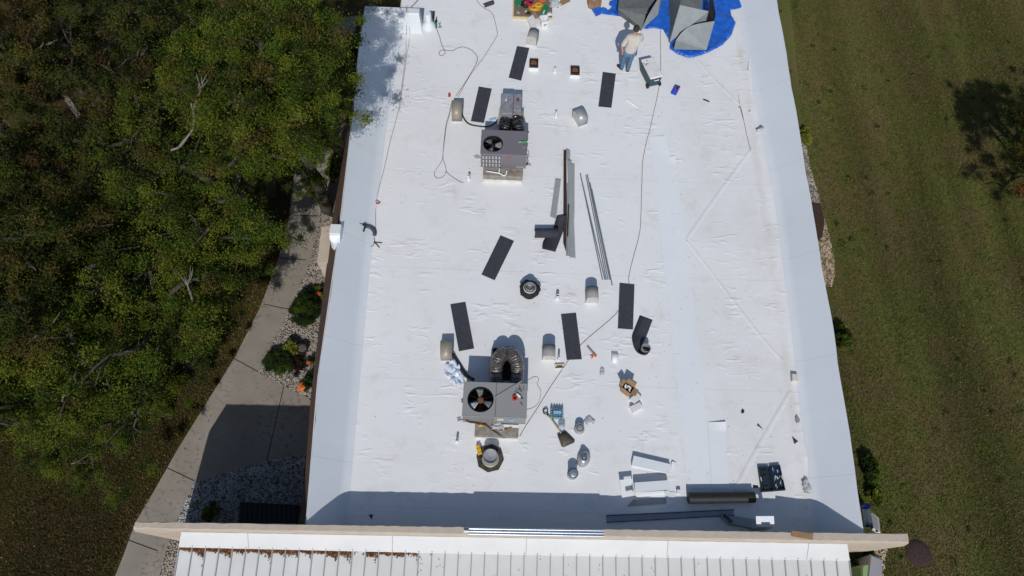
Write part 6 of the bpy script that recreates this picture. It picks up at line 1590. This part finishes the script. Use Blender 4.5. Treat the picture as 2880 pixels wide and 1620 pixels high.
# ------------------------------------------------------------------ things on the ground
rt = thing('bundle', 'white plank bundle with blue wrapped ends leaning against the east wall', 'plank bundle', D(2185, 1305, G))
zA, zB = -0.2, -0.9
for i, x in enumerate((1402, 1425, 1448)):
    a, b = Y4(x, 660, -0.25), Y4(x + 25, 870, -0.6)
    MB().extr([(-0.045, -0.02), (0.045, -0.02), (0.045, 0.02), (-0.045, 0.02)], a, b).build('plank', M_TRIMW, parent=rt)
a, b = Y4(1428, 650, -0.25), Y4(1432, 668, -0.27); MB().tube([a, b], 0.11, 12).build('blue_wrap', M_BLUE, parent=rt)
a, b = Y4(1455, 858, -0.6), Y4(1458, 878, -0.62); MB().tube([a, b], 0.10, 12).build('blue_wrap', M_BLUE, parent=rt)
for (x, y) in ((1400, 700), (1470, 860)):
    p = Y4(x, y, -0.5); MB().tube([Vector((p.x, p.y, G)), p], 0.03, 8).build('leg', M_CHAN, parent=rt)
qd = [Y4(1485, 735, -1.2), Y4(1560, 790, -1.2), Y4(1578, 945, -2.0), Y4(1515, 900, -2.0)]
mb = MB().prism(qd[::-1], [p + Vector((0.02, 0, 0.03)) for p in qd][::-1])
tag(mb.build('grey_board', M_GREYB), 'grey board leaning beside the white plank bundle', 'board')
for i, (x, y, lab) in enumerate(((1500, 915, 'upper white plank on the ground behind the tan wall'), (1530, 930, 'lower white plank on the ground behind the tan wall'))):
    a, b = Y4(x, y, G + 0.03), Y4(x + 55, y + 38, G + 0.03)
    tag(MB().extr([(-0.03, 0), (0.03, 0), (0.03, 0.04), (-0.03, 0.04)], a, b).build('white_plank', M_TRIMW), lab, 'plank')
# bins at the bottom right
BW = zm(2400, 1380, 6.038)
def bin_(label, name, q_top, zt_, z0, mat, lidm, rnd_top=False):
    cen = sum(q_top, Vector()) / len(q_top)
    t = thing(name, label, 'bin', (cen.x, cen.y, z0))
    top = [Vector((p.x, p.y, zt_ - 0.06)) for p in q_top]; base = [Vector((cen.x + (p.x - cen.x) * 0.78, cen.y + (p.y - cen.y) * 0.78, z0 + 0.01)) for p in q_top]
    MB().prism(base[::-1], top[::-1]).build('body', mat, parent=t, bevel=0.02)
    l0 = [cen.copy() + (p - cen) * 1.04 for p in q_top]; l0 = [Vector((p.x, p.y, zt_ - 0.058)) for p in l0]; l1 = [Vector((cen.x + (p.x - cen.x) * 0.9, cen.y + (p.y - cen.y) * 0.9, zt_)) for p in q_top]
    MB().prism(l0[::-1], l1[::-1]).build('lid', lidm, parent=t, bevel=0.02)
    return t, cen
zt_ = -1.45
q4 = [BW(300, 1080, zt_), BW(510, 1170, zt_), BW(480, 1480, zt_), BW(250, 1480, zt_)]
t, cen = bin_('light grey bin behind the pale green one at the end of the white metal roof', 'grey_bin', q4, zt_, G, M_GREYB, M_GREYB)
a, b = BW(335, 1072, zt_ + 0.01), BW(475, 1130, zt_ + 0.01); MB().tube([a, b], 0.018, 6).build('handle', M_BLACK, parent=t)
q4 = [BW(155, 1290, -1.5), BW(190, 1255, -1.5), BW(330, 1248, -1.5), BW(400, 1300, -1.5), BW(410, 1560, -1.5), BW(150, 1560, -1.5)]
bin_('pale green bin beside the edge of the white metal roof', 'green_bin', q4, -1.5, G, M_GREENB, M_GREENB)
# dark window well in the shade
q4 = [D(602, 1263, -2.1), D(748, 1270, -2.1), D(752, 1345, -2.1), D(598, 1345, -2.1)]
t = thing('window_well_cover', 'low black slatted cover in the deep shade behind the tan wall', 'cover', sum(q4, Vector()) / 4); t.location.z = G
MB().prism([Vector((p.x, p.y, G + 0.01)) for p in q4][::-1], [Vector((p.x, p.y, -2.13)) for p in q4][::-1]).build('frame', M_BLACK, parent=t)
mb = MB()
for i in range(12):
    f = (i + 0.5) / 12; a = q4[0].lerp(q4[1], f); b = q4[3].lerp(q4[2], f)
    mb.extr([(-0.02, 0), (0.02, 0), (0.02, 0.03), (-0.02, 0.03)], Vector((a.x, a.y, -2.128)), Vector((b.x, b.y, -2.128)))
mb.build('slat', M_RUB, parent=t)
# round mulch patch
mc = D(2310, 1392, G)
mb = MB(); n_ = 40; q = random.Random(3)
rad = abs(D(2342, 1392, G).x - mc.x)
o = MB().lathe([(rad * 1.02, 0.0), (rad * 0.9, 0.03), (rad * 0.5, 0.05), (0, 0.055)], (mc.x, mc.y, G + 0.004), 36).build('mulch_patch', M('maroon_mulch', (0.05, 0.026, 0.024), 0.95, var=0.5, vscale=22, bump=1.0, bscale=30), smooth=60); o['kind'] = 'structure'
mp = [D(u, v, G) for u, v in [(1990, 505), (2062, 515), (2072, 560), (2066, 600), (2030, 620)]]
slab('mulch_bed', mp, G + 0.065, M_MULCH, 0.08)
# ------------------------------------------------------------------ plants
def leaf_cloud(g, centers, radii, per, L, asp=0.45, flat=0.6, up=0.6, out=0.0, mids=None, diffuse=False):
    """quads spread in ellipsoidal clumps; returns vertices, faces, material indices"""
    n = len(centers) * per
    c = np.repeat(np.asarray(centers), per, 0); r = np.repeat(np.asarray(radii), per)
    d = g.normal(size=(n, 3)); d /= np.linalg.norm(d, axis=1)[:, None]
    rad = np.abs(g.normal(0, 0.42, n)) if diffuse else g.uniform(0.15, 1.0, n) ** 0.5
    pos = c + d * (r * rad)[:, None] * np.array([1, 1, flat])
    nrm = g.normal(size=(n, 3)) * 0.55 + np.array([0, 0, up]) + d * out; nrm /= np.linalg.norm(nrm, axis=1)[:, None]
    a = g.normal(size=(n, 3)); a -= nrm * (a * nrm).sum(1)[:, None]; a /= np.linalg.norm(a, axis=1)[:, None]
    b = np.cross(nrm, a)
    l = L * g.uniform(0.6, 1.3, n)[:, None]; w = l * asp
    sag = nrm * l * 0.25
    v = np.stack([pos - a * l, pos + b * w - sag * 0, pos + a * l - sag, pos - b * w], 1).reshape(-1, 3)
    f = np.arange(n * 4).reshape(-1, 4)
    mi = np.repeat(np.asarray(mids) if mids is not None else np.zeros(len(centers), int), per)
    return v, f, mi

def make_tree_parts(seed, R, Z0, Z1, nclump, per, L, mats, weights, trunk_h, limbs=9, dead=0, bias=0.0):
    """returns crown (v,f,mi) and woody MB in local coordinates, trunk foot at the origin"""
    g = np.random.default_rng(seed); q = random.Random(seed)
    wood = MB(); dead_list = []
    tips = []
    lean = Vector((q.uniform(-0.5, 0.5), q.uniform(-0.5, 0.5), 0))
    tp = [Vector((0, 0, -0.05)), Vector((0.05, 0.03, trunk_h * 0.5)) + lean * 0.3, Vector((0, 0, trunk_h)) + lean * 0.7, Vector((0, 0, (trunk_h + Z1) * 0.55)) + lean]
    wood.tube(curve_pts(tp, 4), [0.20 - 0.13 * i / 12 for i in range(13)], 8)
    ph = [q.uniform(0, 6.28) for _ in range(3)]
    for i in range(limbs):
        az = 6.283 * i / limbs + q.uniform(-0.35, 0.35)
        rr = R * q.uniform(0.60, 0.95) * (1 + 0.18 * math.sin(2 * az + ph[0]))
        s = tp[2].lerp(tp[3], q.uniform(0, 0.8)); zt = q.uniform(Z0 + 0.35 * (Z1 - Z0), Z1 * 0.92)
        e = Vector((math.cos(az) * rr, math.sin(az) * rr, zt))
        m1 = s.lerp(e, 0.4) + Vector((q.uniform(-.3, .3), q.uniform(-.3, .3), 0.35)); m2 = s.lerp(e, 0.72) + Vector((q.uniform(-.3, .3), q.uniform(-.3, .3), 0.3))
        pts = curve_pts([s, m1, m2, e], 5); wood.tube(pts, [0.085 - 0.068 * k / (len(pts) - 1) for k in range(len(pts))], 6)
        tips += [m1, m2, e]
        for k in range(4):
            b0 = pts[q.randint(5, len(pts) - 2)]; b1 = b0 + Vector((q.uniform(-1, 1), q.uniform(-1, 1), q.uniform(-0.2, 0.7))) * R * 0.30
            wood.tube([b0, b0.lerp(b1, 0.5) + Vector((0, 0, 0.1)), b1], [0.030, 0.02, 0.009], 5); tips.append(b1)
    for i in range(dead):
        dead_mb = MB(); dead_list.append(dead_mb); az = q.uniform(0, 6.28); b0 = tips[q.randrange(len(tips))]
        d = Vector((math.cos(az), math.sin(az), q.uniform(0.3, 0.9))) * R * 0.22
        p1 = b0 + d * 0.6; dead_mb.tube([b0, p1, b0 + d], [0.028, 0.02, 0.008], 5)
        for k in range(5):
            dd = d * 0.5 + Vector((q.uniform(-1, 1), q.uniform(-1, 1), q.uniform(-.2, .6))) * 0.35
            dead_mb.tube([p1, p1 + dd * 0.6, p1 + dd + Vector((0, 0, 0.1))], [0.012, 0.008, 0.004], 4)
    cs, rs, ms = [], [], []
    while len(cs) < nclump:
        if q.random() < 0.66:
            p = tips[q.randrange(len(tips))] + Vector((q.gauss(0, 0.35), q.gauss(0, 0.35), q.gauss(0.1, 0.22)))
        else:
            az = q.uniform(0, 6.283); rr = R * math.sqrt(q.random()) * (1 + 0.18 * math.sin(2 * az + ph[0]) + 0.10 * math.sin(5 * az + ph[1]))
            h = (1 - (rr / (R * 1.25)) ** 2) ** 0.5 if rr < R * 1.25 else 0.1
            zc = Z0 + (Z1 - Z0) * (0.30 + 0.70 * h * q.uniform(0.35, 1.0))
            p = Vector((math.cos(az) * rr, math.sin(az) * rr, zc)) + lean
            if mnoise.noise((p.x * 0.60 + seed, p.y * 0.60, p.z * 0.5)) < 0.13 + bias: continue
        cs.append(tuple(p)); rs.append(q.uniform(0.28, 0.58)); ms.append(q.choices(range(len(mats)), weights)[0])
    v, f, mi = leaf_cloud(g, cs, rs, per, L, 0.42, 0.55, 0.7, 0.1, ms, True)
    flip = g.random(len(mi)) < 0.16
    mi = np.where(flip, g.integers(0, len(mats), len(mi)), mi)
    return v, f, mi, wood, dead_list
def tree_thing(label, loc, rz, parts, mats, scale=1.0, group='trees crowding the left of the building', name='leafy_tree'):
    v, f, mi, wood, dead_mb = parts
    t = thing(name, label, 'tree', loc, rz, group); t.scale = (scale,) * 3
    fast_mesh('crown', v, f, mats, mi, parent=t)
    def loc_build(mb, nm, mat):
        me = bpy.data.meshes.new(nm); me.from_pydata([tuple(p) for p in mb.v], [], mb.f); me.materials.append(mat); me.shade_smooth()
        o = bpy.data.objects.new(nm, me); COL.objects.link(o); o.parent = t
    loc_build(wood, 'trunk', M_BARK)
    for d_ in dead_mb: loc_build(d_, 'dead_branch', M_DEAD)
    return t
gm = [LEAF_G, LEAF_Y, LEAF_D, LEAF_B]
pA = make_tree_parts(11, 3.0, 2.6, 6.6, 205, 560, 0.030, gm, (4.5, 3, 3, 2.4), 2.6, 10, 0)
pB = make_tree_parts(23, 2.7, 2.2, 5.6, 175, 560, 0.030, gm, (5, 4.5, 2.5, 0.7), 2.2, 9, 0)
pC = make_tree_parts(37, 2.4, 1.6, 4.6, 150, 560, 0.030, [LEAF_Y, LEAF_G, LEAF_D, LEAF_B], (3, 4.5, 3, 1.0), 1.8, 9, 1)
def tloc(u, v, zc):     # trunk foot under a crown whose middle is seen at (u, v) at height zc
    p = D(u, v, zc); return (p.x, p.y, G)
tA = tree_thing('tall leafy tree whose crown reaches over the far left corner of the roof', tloc(672, 205, 2.0), 0.3, pA, gm)
tB = tree_thing('green leafy tree in the middle of the left side with lit yellow tips', tloc(560, 480, 1.0), 1.2, pB, gm)
tC = tree_thing('lower bushy tree nearest the bend of the concrete path', tloc(380, 830, 0.3), 2.2, pC, [LEAF_Y, LEAF_G, LEAF_D, LEAF_B])
for src, u, v, zc, rz, sc, lab in ((tA, 160, 130, 1.6, 4.0, 1.05, 'tall tree in the upper left corner'), (tB, 330, 400, 1.0, 3.3, 1.05, 'green tree between the upper left corner tree and the one with yellow tips'),
        (tB, 30, 570, 1.0, 5.0, 1.0, 'green tree at the left edge below the upper left corner tree'), (tB, 590, 300, 1.3, 0.2, 0.95, 'green tree directly below the tree over the roof corner'), (tC, 150, 760, 0.5, 0.6, 1.15, 'bushy tree at the left edge, level with the bend of the path'), (tC, 500, 640, 0.3, 4.1, 0.85, 'small bushy tree closest to the concrete path above the bend'),
        (tC, 100, 985, 0.0, 1.5, 0.90, 'low tree at the left edge above the open lawn'), (tC, 788, 80, 1.2, 0.9, 0.74, 'smaller tree brushing the far left corner of the roof'), (tC, 842, 100, 0.8, 2.0, 0.5, 'smallest tree, squeezed between the path and the far left corner of the roof'), (tC, 705, 305, 1.0, 2.9, 0.68, 'small tree over the far end of the concrete path'), (tC, 330, 985, -0.2, 5.2, 0.66, 'lowest tree, standing alone beside the wide part of the path'), (tB, -60, 800, 0.8, 2.5, 1.1, 'green tree half cut by the left edge of the frame'), (tA, -60, 250, 1.5, 1.0, 1.1, 'tall tree half cut by the upper left edge of the frame'),
        (tA, 640, -80, 1.6, 5.1, 1.0, 'tall tree cut by the top edge left of the roof'), (tA, 200, -120, 1.6, 3.0, 1.0, 'tall tree cut by the top edge far to the left'), (tC, -70, 1010, 0.0, 3.6, 0.9, 'low tree cut by the left edge beside the open lawn')):
    c = copy_thing(src, tloc(u, v, zc), rz, lab, sc)
    if 'upper left' in lab or 'cut by the top' in lab or 'left edge of the frame' in lab or 'below the upper left' in lab:   # a darker, browner kind of tree
        for ch in c.children:
            if ch.name.startswith('crown'):
                for i, sl_ in enumerate(ch.material_slots): sl_.link = 'OBJECT'; sl_.material = DK[i]
copy_thing(tC, tloc(215, 1085, -0.5), 0.4, 'small low tree at the bottom of the canopy nearest the open lawn', 0.62)
pD = make_tree_parts(63, 1.75, 3.4, 7.8, 330, 480, 0.030, gm, (4, 4, 3, 1.6), 3.6, 8, 0, -0.75)
tree_thing('tall narrow tree shading the far left corner of the roof', (-5.55, 11.1, G), 0.4, pD, gm)
tA.scale = (1.05,) * 3
# bare pale limb showing through the canopy
ZL = zm(0, 0, 2.683)
t = thing('bare_tree', 'leafless pale limb and dead twigs rising through the green canopy', 'tree', (ZL(1600, 900, 3.0).x, ZL(1600, 900, 3.0).y, G))
zq = 3.4
L1 = [ZL(1810, 695, zq + .5), ZL(1770, 760, zq + .45), ZL(1690, 790, zq + .4), ZL(1580, 810, zq + .3), ZL(1510, 855, zq + .2), ZL(1470, 900, zq), ZL(1450, 980, zq - .2), ZL(1400, 1050, zq - .4), ZL(1350, 1110, zq - .5), ZL(1290, 1135, zq - .6), ZL(1240, 1180, zq - 1.0)]
mb = MB().tube(curve_pts(L1, 4), [0.030 + 0.006 * math.sin(i * 0.9) + (0.016 if 6 < i < 18 else 0.0) for i in range(41)], 7)
L2 = [ZL(1470, 900, zq), ZL(1462, 840, zq + .3), ZL(1475, 780, zq + .6), ZL(1500, 720, zq + .8), ZL(1515, 680, zq + .9)]
mb.tube(curve_pts(L2, 4), [0.030 - 0.020 * i / 16 for i in range(17)], 6)
mb.tube(curve_pts([ZL(1465, 850, zq + .2), ZL(1450, 810, zq + .4), ZL(1442, 780, zq + .5)], 3), 0.02, 5)
base = t.location.copy(); mb.tube([ZL(1240, 1180, zq - 1.0), (ZL(1240, 1180, zq - 1.0) + base) / 2 + Vector((0.2, 0.1, 0)), base], [0.06, 0.09, 0.12], 8)
mb.build('limb', M_DEAD, parent=t, smooth=60)
mb = MB(); q = random.Random(5)
for x, y in ((1480, 555), (1490, 600), (1520, 575), (1560, 560), (1565, 610), (1545, 640), (1500, 640)):
    e = ZL(x, y, zq + 1.2 + q.uniform(-.1, .2)); s = ZL(1512, 690, zq + .9); mb.tube([s, s.lerp(e, 0.5) + Vector((q.uniform(-.04, .04), 0, 0.03)), e], [0.014, 0.010, 0.005], 4)
mb.build('twig', M_DEAD, parent=t)
# dead brush on the lawn side of the trees
for k, (u, v, lab) in enumerate(((885, 1300, 'spray of dry pale twigs at the lower edge of the trees'), (250, 330, ''), )[:1]):
    Q2 = zm(0, 500, 2.415)
    b = Q2(930, 1365, -1.0); q = random.Random(k); mb = MB()
    for (x, y) in ((815, 1180), (850, 1230), (830, 1300), (880, 1260), (900, 1200), (945, 1190), (935, 1250), (870, 1330), (780, 1330)):
        e = Q2(x, y, -0.3 + q.uniform(-.2, .3)); mb.tube([b, b.lerp(e, 0.5) + Vector((q.uniform(-.06, .06), q.uniform(-.06, .06), 0.06)), e], [0.014, 0.010, 0.005], 4)
    mb.tube([b, Vector((b.x + 0.05, b.y - 0.1, G))], 0.02, 5)
    tag(mb.build('dry_twigs', M_DEAD), lab, 'twigs')
Q1 = zm(0, 0, 2.683)
mb = MB(); q = random.Random(9); b = Q1(270, 420, 2.2)
for (x, y) in ((140, 210), (160, 290), (230, 250), (320, 200), (325, 330), (430, 300), (250, 130)):
    e = Q1(x, y, 3.2 + q.uniform(-.3, .3)); s = b + Vector((q.uniform(-.15, .15), q.uniform(-.1, .1), 0)); mb.tube(curve_pts([s, s.lerp(e, 0.5) + Vector((q.uniform(-.1, .1), q.uniform(-.1, .1), 0.1)), e], 3), [0.05, 0.047, 0.043, 0.036, 0.026, 0.015, 0.010], 6)
mb.tube([b, Vector((b.x, b.y - 0.3, G))], [0.09, 0.14], 7)
tag(mb.build('bare_trunk_fan', M_DEAD), 'fan of bare grey trunks in the upper left corner of the canopy', 'tree')
# autumn tree at the right edge
pR = make_tree_parts(51, 2.5, 0.5, 3.5, 260, 420, 0.034, [LEAF_B, LEAF_G, LEAF_R, LEAF_D], (2.4, 3, 0.7, 4), 1.0, 9, 0, -0.35)
tree_thing('autumn coloured tree at the right edge throwing a dark shadow on the lawn', (17.55, 12.95, G), 0.7, pR, [LEAF_B, LEAF_G, LEAF_R, LEAF_D], 0.86, None, 'autumn_tree')
# shrubs and bedding plants
def shrub(name, label, c, r, h, mats, weights, n, per, L, seed, asp=0.35, flat=1.0, up=0.2, out=1.0, cat='shrub', squash=(1, 1)):
    g = np.random.default_rng(seed); q = random.Random(seed)
    cs, rs, ms = [], [], []
    for i in range(n):
        a = q.uniform(0, 6.283); k = math.sqrt(q.random()); zz = h * (0.25 + 0.6 * math.sqrt(max(0, 1 - k * k)) * q.uniform(0.5, 1))
        cs.append((math.cos(a) * r * k * squash[0], math.sin(a) * r * k * squash[1], zz)); rs.append(r * 0.28); ms.append(q.choices(range(len(mats)), weights)[0])
    v, f, mi = leaf_cloud(g, cs, rs, per, L, asp, flat, up, out, ms)
    t = thing(name, label, cat, c)
    fast_mesh('foliage', v, f, mats, mi, parent=t)
    mb = MB()
    for i in range(5):
        a = i * 1.257; mb.tube([Vector((0.02 * math.cos(a), 0.02 * math.sin(a), -0.01)) + c, Vector((r * 0.4 * math.cos(a), r * 0.4 * math.sin(a), h * 0.55)) + c], [0.014, 0.006], 5)
    mb.build('stem', M_BARK, parent=t)
    return t
gd = lambda u, v: D(u, v, G)
shrub('round_shrub', 'larger dark needle leaved shrub in the gravel beside the brown eave', gd(772, 788), 0.42, 0.65, [LEAF_E, LEAF_D, LEAF_G], (5, 3, 1), 60, 190, 0.085, 1, 0.06, cat='shrub', squash=(0.9, 1.25))
shrub('round_shrub', 'smaller dark needle leaved shrub next to the dark pot', gd(707, 915), 0.38, 0.5, [LEAF_E, LEAF_D, LEAF_G], (5, 3, 1), 50, 190, 0.08, 2, 0.06, squash=(1.05, 0.9))
shrub('lime_bush', 'lime green and yellow leaved bush in the gravel by the brown eave', gd(841, 424), 0.24, 0.4, [LEAF_L, LEAF_G, LEAF_Y], (5, 2, 2), 22, 60, 0.055, 3, 0.5, up=0.8, out=0.3, squash=(0.85, 1.8))
shrub('potted_plant', 'leafy lime green plant leaning over the dark pot', gd(735, 882), 0.22, 0.45, [LEAF_L, LEAF_Y, LEAF_D], (3, 3, 1), 12, 16, 0.085, 4, 0.55, up=0.9, out=0.2)
pc = gd(764, 885)
t = thing('flower_pot', 'dark round pot in the gravel beside the lime plant', 'pot', pc)
MB().lathe([(0.10, 0.0), (0.15, 0.24), (0.155, 0.26), (0.135, 0.26), (0.13, 0.21), (0, 0.21)], pc, 20).build('pot', M_POT, parent=t, smooth=40)
MB().lathe([(0.128, 0.215), (0, 0.22)], pc, 20).build('soil', M_SOIL, parent=t)
shrub('purple_plant', 'dark purple spiky plant beside the smaller round shrub', gd(752, 925), 0.26, 0.4, [LEAF_P, LEAF_D], (4, 1), 12, 40, 0.10, 5, 0.09, up=0.1, out=1.2)
shrub('red_flowers', 'green plant with red flowers squeezed against the brown eave', gd(802, 752), 0.22, 0.35, [LEAF_G, LEAF_Y, LEAF_D], (4, 2, 1), 16, 36, 0.06, 6, 0.5, up=0.8, out=0.3, squash=(0.7, 1.7))
shrub('low_shrub', 'low dark shrub behind the orange pumpkin', gd(785, 965), 0.22, 0.4, [LEAF_E, LEAF_D], (3, 2), 18, 70, 0.05, 7, 0.2, squash=(0.8, 1.5))
shrub('flowering_plant', 'small green plant with a pink flower next to the purple plant', gd(781, 918), 0.13, 0.3, [LEAF_G, LEAF_Y], (3, 1), 8, 30, 0.05, 8, 0.5, up=0.8)
for nm, lab, u, v, z, mt, r in (('red_flower', 'red flower head beside the brown eave near the larger round shrub', 803, 738, 0.42, M_RED, 0.05), ('red_flower', 'pinkish red flower head near the purple plant', 776, 912, 0.36, M('pink_flower', (0.6, 0.06, 0.07), 0.6), 0.05)):
    p = D(u, v, G + z); tag(MB().blob(p, r, 3, 0.5, 8, 12, sz=(1, 1, 0.6)).tube([p, p - Vector((0, 0, z))], 0.005, 4, m=1).build(nm, [mt, LEAF_D]), lab, 'flower')
pp = D(762, 973, G + 0.1)
t = thing('pumpkin', 'orange pumpkin on the gravel at the corner of the path', 'pumpkin', (pp.x, pp.y, G))
mb = MB()
def pk(a, b):
    th = a * math.pi; p = b * 6.28318; k = 1 + 0.07 * abs(math.sin(5 * p)) - 0.05
    return Vector((pp.x, pp.y, G + 0.115)) + Vector((0.15 * math.sin(th) * math.cos(p) * k, 0.15 * math.sin(th) * math.sin(p) * k, 0.115 * math.cos(th) * (1 - 0.25 * math.exp(-8 * math.sin(th) ** 2))))
mb.grid(pk, 14, 40); mb.build('pumpkin_body', M_PUMP, parent=t, smooth=50)
MB().tube([Vector((pp.x, pp.y, G + 0.19)), Vector((pp.x + 0.02, pp.y + 0.02, G + 0.26))], [0.022, 0.015], 6).build('stem', M_BARK, parent=t)
shrub('shaded_bush', 'small olive bush in the deep shade behind the tan wall', gd(539, 1292), 0.24, 0.45, [LEAF_Y, LEAF_G, LEAF_B], (3, 3, 1), 24, 70, 0.045, 9, 0.4, up=0.5)
for i, (u, v, r, h, sq, lab, mats, w) in enumerate(((2112, 862, 0.26, 0.6, (0.8, 1.6), 'dark green bush against the right edge of the building, the upper one', [LEAF_D, LEAF_G], (3, 2)), (2180, 1185, 0.24, 0.6, (0.8, 1.6), 'green bush in the wall shadow at the lower right of the building', [LEAF_D, LEAF_G, LEAF_E], (3, 3, 1)), (2193, 1248, 0.20, 0.45, (0.8, 1.5), 'yellow green bush nearest the white plank bundle', [LEAF_G, LEAF_L, LEAF_Y], (3, 1, 2)), (2022, 350, 0.22, 0.4, (0.6, 1.6), 'yellow leaved plant at the upper right edge of the building', [LEAF_L, LEAF_Y], (3, 1)), (2160, 1408, 0.30, 0.6, (0.9, 1.3), 'grassy green plant at the end of the white metal roof', [LEAF_G, LEAF_D], (2, 1)))):
    shrub('wall_bush', lab, gd(u, v), r, h, mats, w, 30, 60, 0.06, 40 + i, 0.35, up=0.5, out=0.6, squash=sq)
# fallen leaves and tufts on the lawn
g = np.random.default_rng(77)
def scatter_leaves(name, pts, n, mats, L, seed, z=0.012, upn=0.85):
    g = np.random.default_rng(seed)
    xs = [p.x for p in pts]; ys = [p.y for p in pts]
    x = g.uniform(min(xs), max(xs), n * 3); y = g.uniform(min(ys), max(ys), n * 3)
    k = in_poly(pts, x, y); x = x[k][:n]; y = y[k][:n]
    cs = np.stack([x, y, np.full(len(x), G + z)], 1)
    v, f, mi = leaf_cloud(g, cs, np.full(len(cs), 0.01), 1, L, 0.45, 0.5, upn, 0, g.integers(0, len(mats), len(cs)))
    o = fast_mesh(name, v, f, mats, mi); o['kind'] = 'stuff'
lawnL = gl([(-150, 900), (480, 900), (580, 905), (510, 1015), (440, 1128), (385, 1225), (332, 1315), (303, 1395), (275, 1465), (230, 1640), (-200, 1640)])
scatter_leaves('fallen_leaves', lawnL, 2600, [LEAF_N, LEAF_B, LEAF_T, LEAF_B], 0.028, 78)
edge = gl([(728, 545), (700, 655), (655, 775), (590, 903), (520, 1015), (440, 1128), (395, 1225), (342, 1315), (290, 1440), (250, 1440), (300, 1320), (400, 1110), (500, 980), (560, 870), (630, 740), (690, 560)])
scatter_leaves('fallen_leaves', edge, 1600, [LEAF_N, LEAF_B, LEAF_T], 0.026, 79)
def tufts(name, pts, n, seed, mats, h0=0.05, w=0.010):
    """single upright grass blades"""
    g = np.random.default_rng(seed)
    xs = [p.x for p in pts]; ys = [p.y for p in pts]
    x = g.uniform(min(xs), max(xs), n * 2); y = g.uniform(min(ys), max(ys), n * 2)
    k = in_poly(pts, x, y); x = x[k]; y = y[k]; m = len(x)
    a = g.uniform(0, 6.283, m); h = h0 * g.uniform(0.5, 1.3, m); ln = h * g.uniform(0.3, 1.1, m); la = g.uniform(0, 6.283, m)
    ww = w * g.uniform(0.6, 1.2, m)
    p0 = np.stack([x - np.cos(a) * ww, y - np.sin(a) * ww, np.full(m, G)], 1); p1 = np.stack([x + np.cos(a) * ww, y + np.sin(a) * ww, np.full(m, G)], 1)
    p2 = np.stack([x + np.cos(la) * ln, y + np.sin(la) * ln, G + h], 1)
    v = np.stack([p0, p1, p2], 1).reshape(-1, 3)
    o = fast_mesh(name, v, np.arange(m * 3).reshape(-1, 3), mats, g.integers(0, len(mats), m)); o['kind'] = 'stuff'
BL = [M('blade_green', (0.135, 0.148, 0.032), 0.8, spec=0.1), M('blade_olive', (0.098, 0.094, 0.026), 0.8, spec=0.1), M('blade_dry', (0.20, 0.145, 0.065), 0.8, spec=0.1), M('blade_dark', (0.042, 0.050, 0.014), 0.8, spec=0.1)]
lawnR = gl([(1985, -40), (2640, -40), (2640, 1500), (2150, 1500), (2120, 1100), (2070, 700), (2020, 330)])
tufts('grass_blades', lawnR, 170000, 81, BL)
scatter_leaves('fallen_leaves', lawnR, 420, [LEAF_T, LEAF_N, LEAF_B], 0.026, 84, 0.05)
g = np.random.default_rng(85); wx = g.uniform(9.0, 18.5, 260); wy_ = g.uniform(0.5, 21, 260)
v, f, mi = leaf_cloud(g, np.stack([wx, wy_, np.full(260, G + 0.03)], 1), g.uniform(0.06, 0.20, 260), 26, 0.032, 0.4, 0.2, 1.2, 0, g.integers(0, 3, 260))
o = fast_mesh('weeds', v, f, [LEAF_G, LEAF_D, LEAF_Y], mi); o['kind'] = 'stuff'
tufts('grass_blades', lawnL, 75000, 82, [M('blade_brown', (0.105, 0.078, 0.038), 0.8, spec=0.1), BL[3], M('blade_dull_brown', (0.062, 0.054, 0.025), 0.8, spec=0.1), BL[1]])  # brown, dull brown, dark and olive blades mixed at random
tufts('grass_blades', edge, 16000, 83, [BL[0], BL[2], BL[1]])

# grit and flecks of debris on the membrane
g = np.random.default_rng(91)
nn = 420
xx = np.where(g.random(nn) < 0.55, g.uniform(3.5, 7.4, nn), g.uniform(-3.0, 7.4, nn)); yy = g.uniform(1.9, 16.5, nn)
cs = np.stack([xx, yy, np.full(nn, 0.012)], 1)
v, f, mi = leaf_cloud(g, cs, np.full(nn, 0.004), 1, 0.013, 0.5, 0.3, 3.0, 0, g.integers(0, 3, nn))
o = fast_mesh('roof_grit', v, f, [M_RUB, M_SOIL, M_HOODG], mi); o['kind'] = 'stuff'

scatter_leaves('fallen_leaves', gl(path_left + path_right), 170, [LEAF_N, LEAF_B, LEAF_T], 0.024, 87, 0.055)
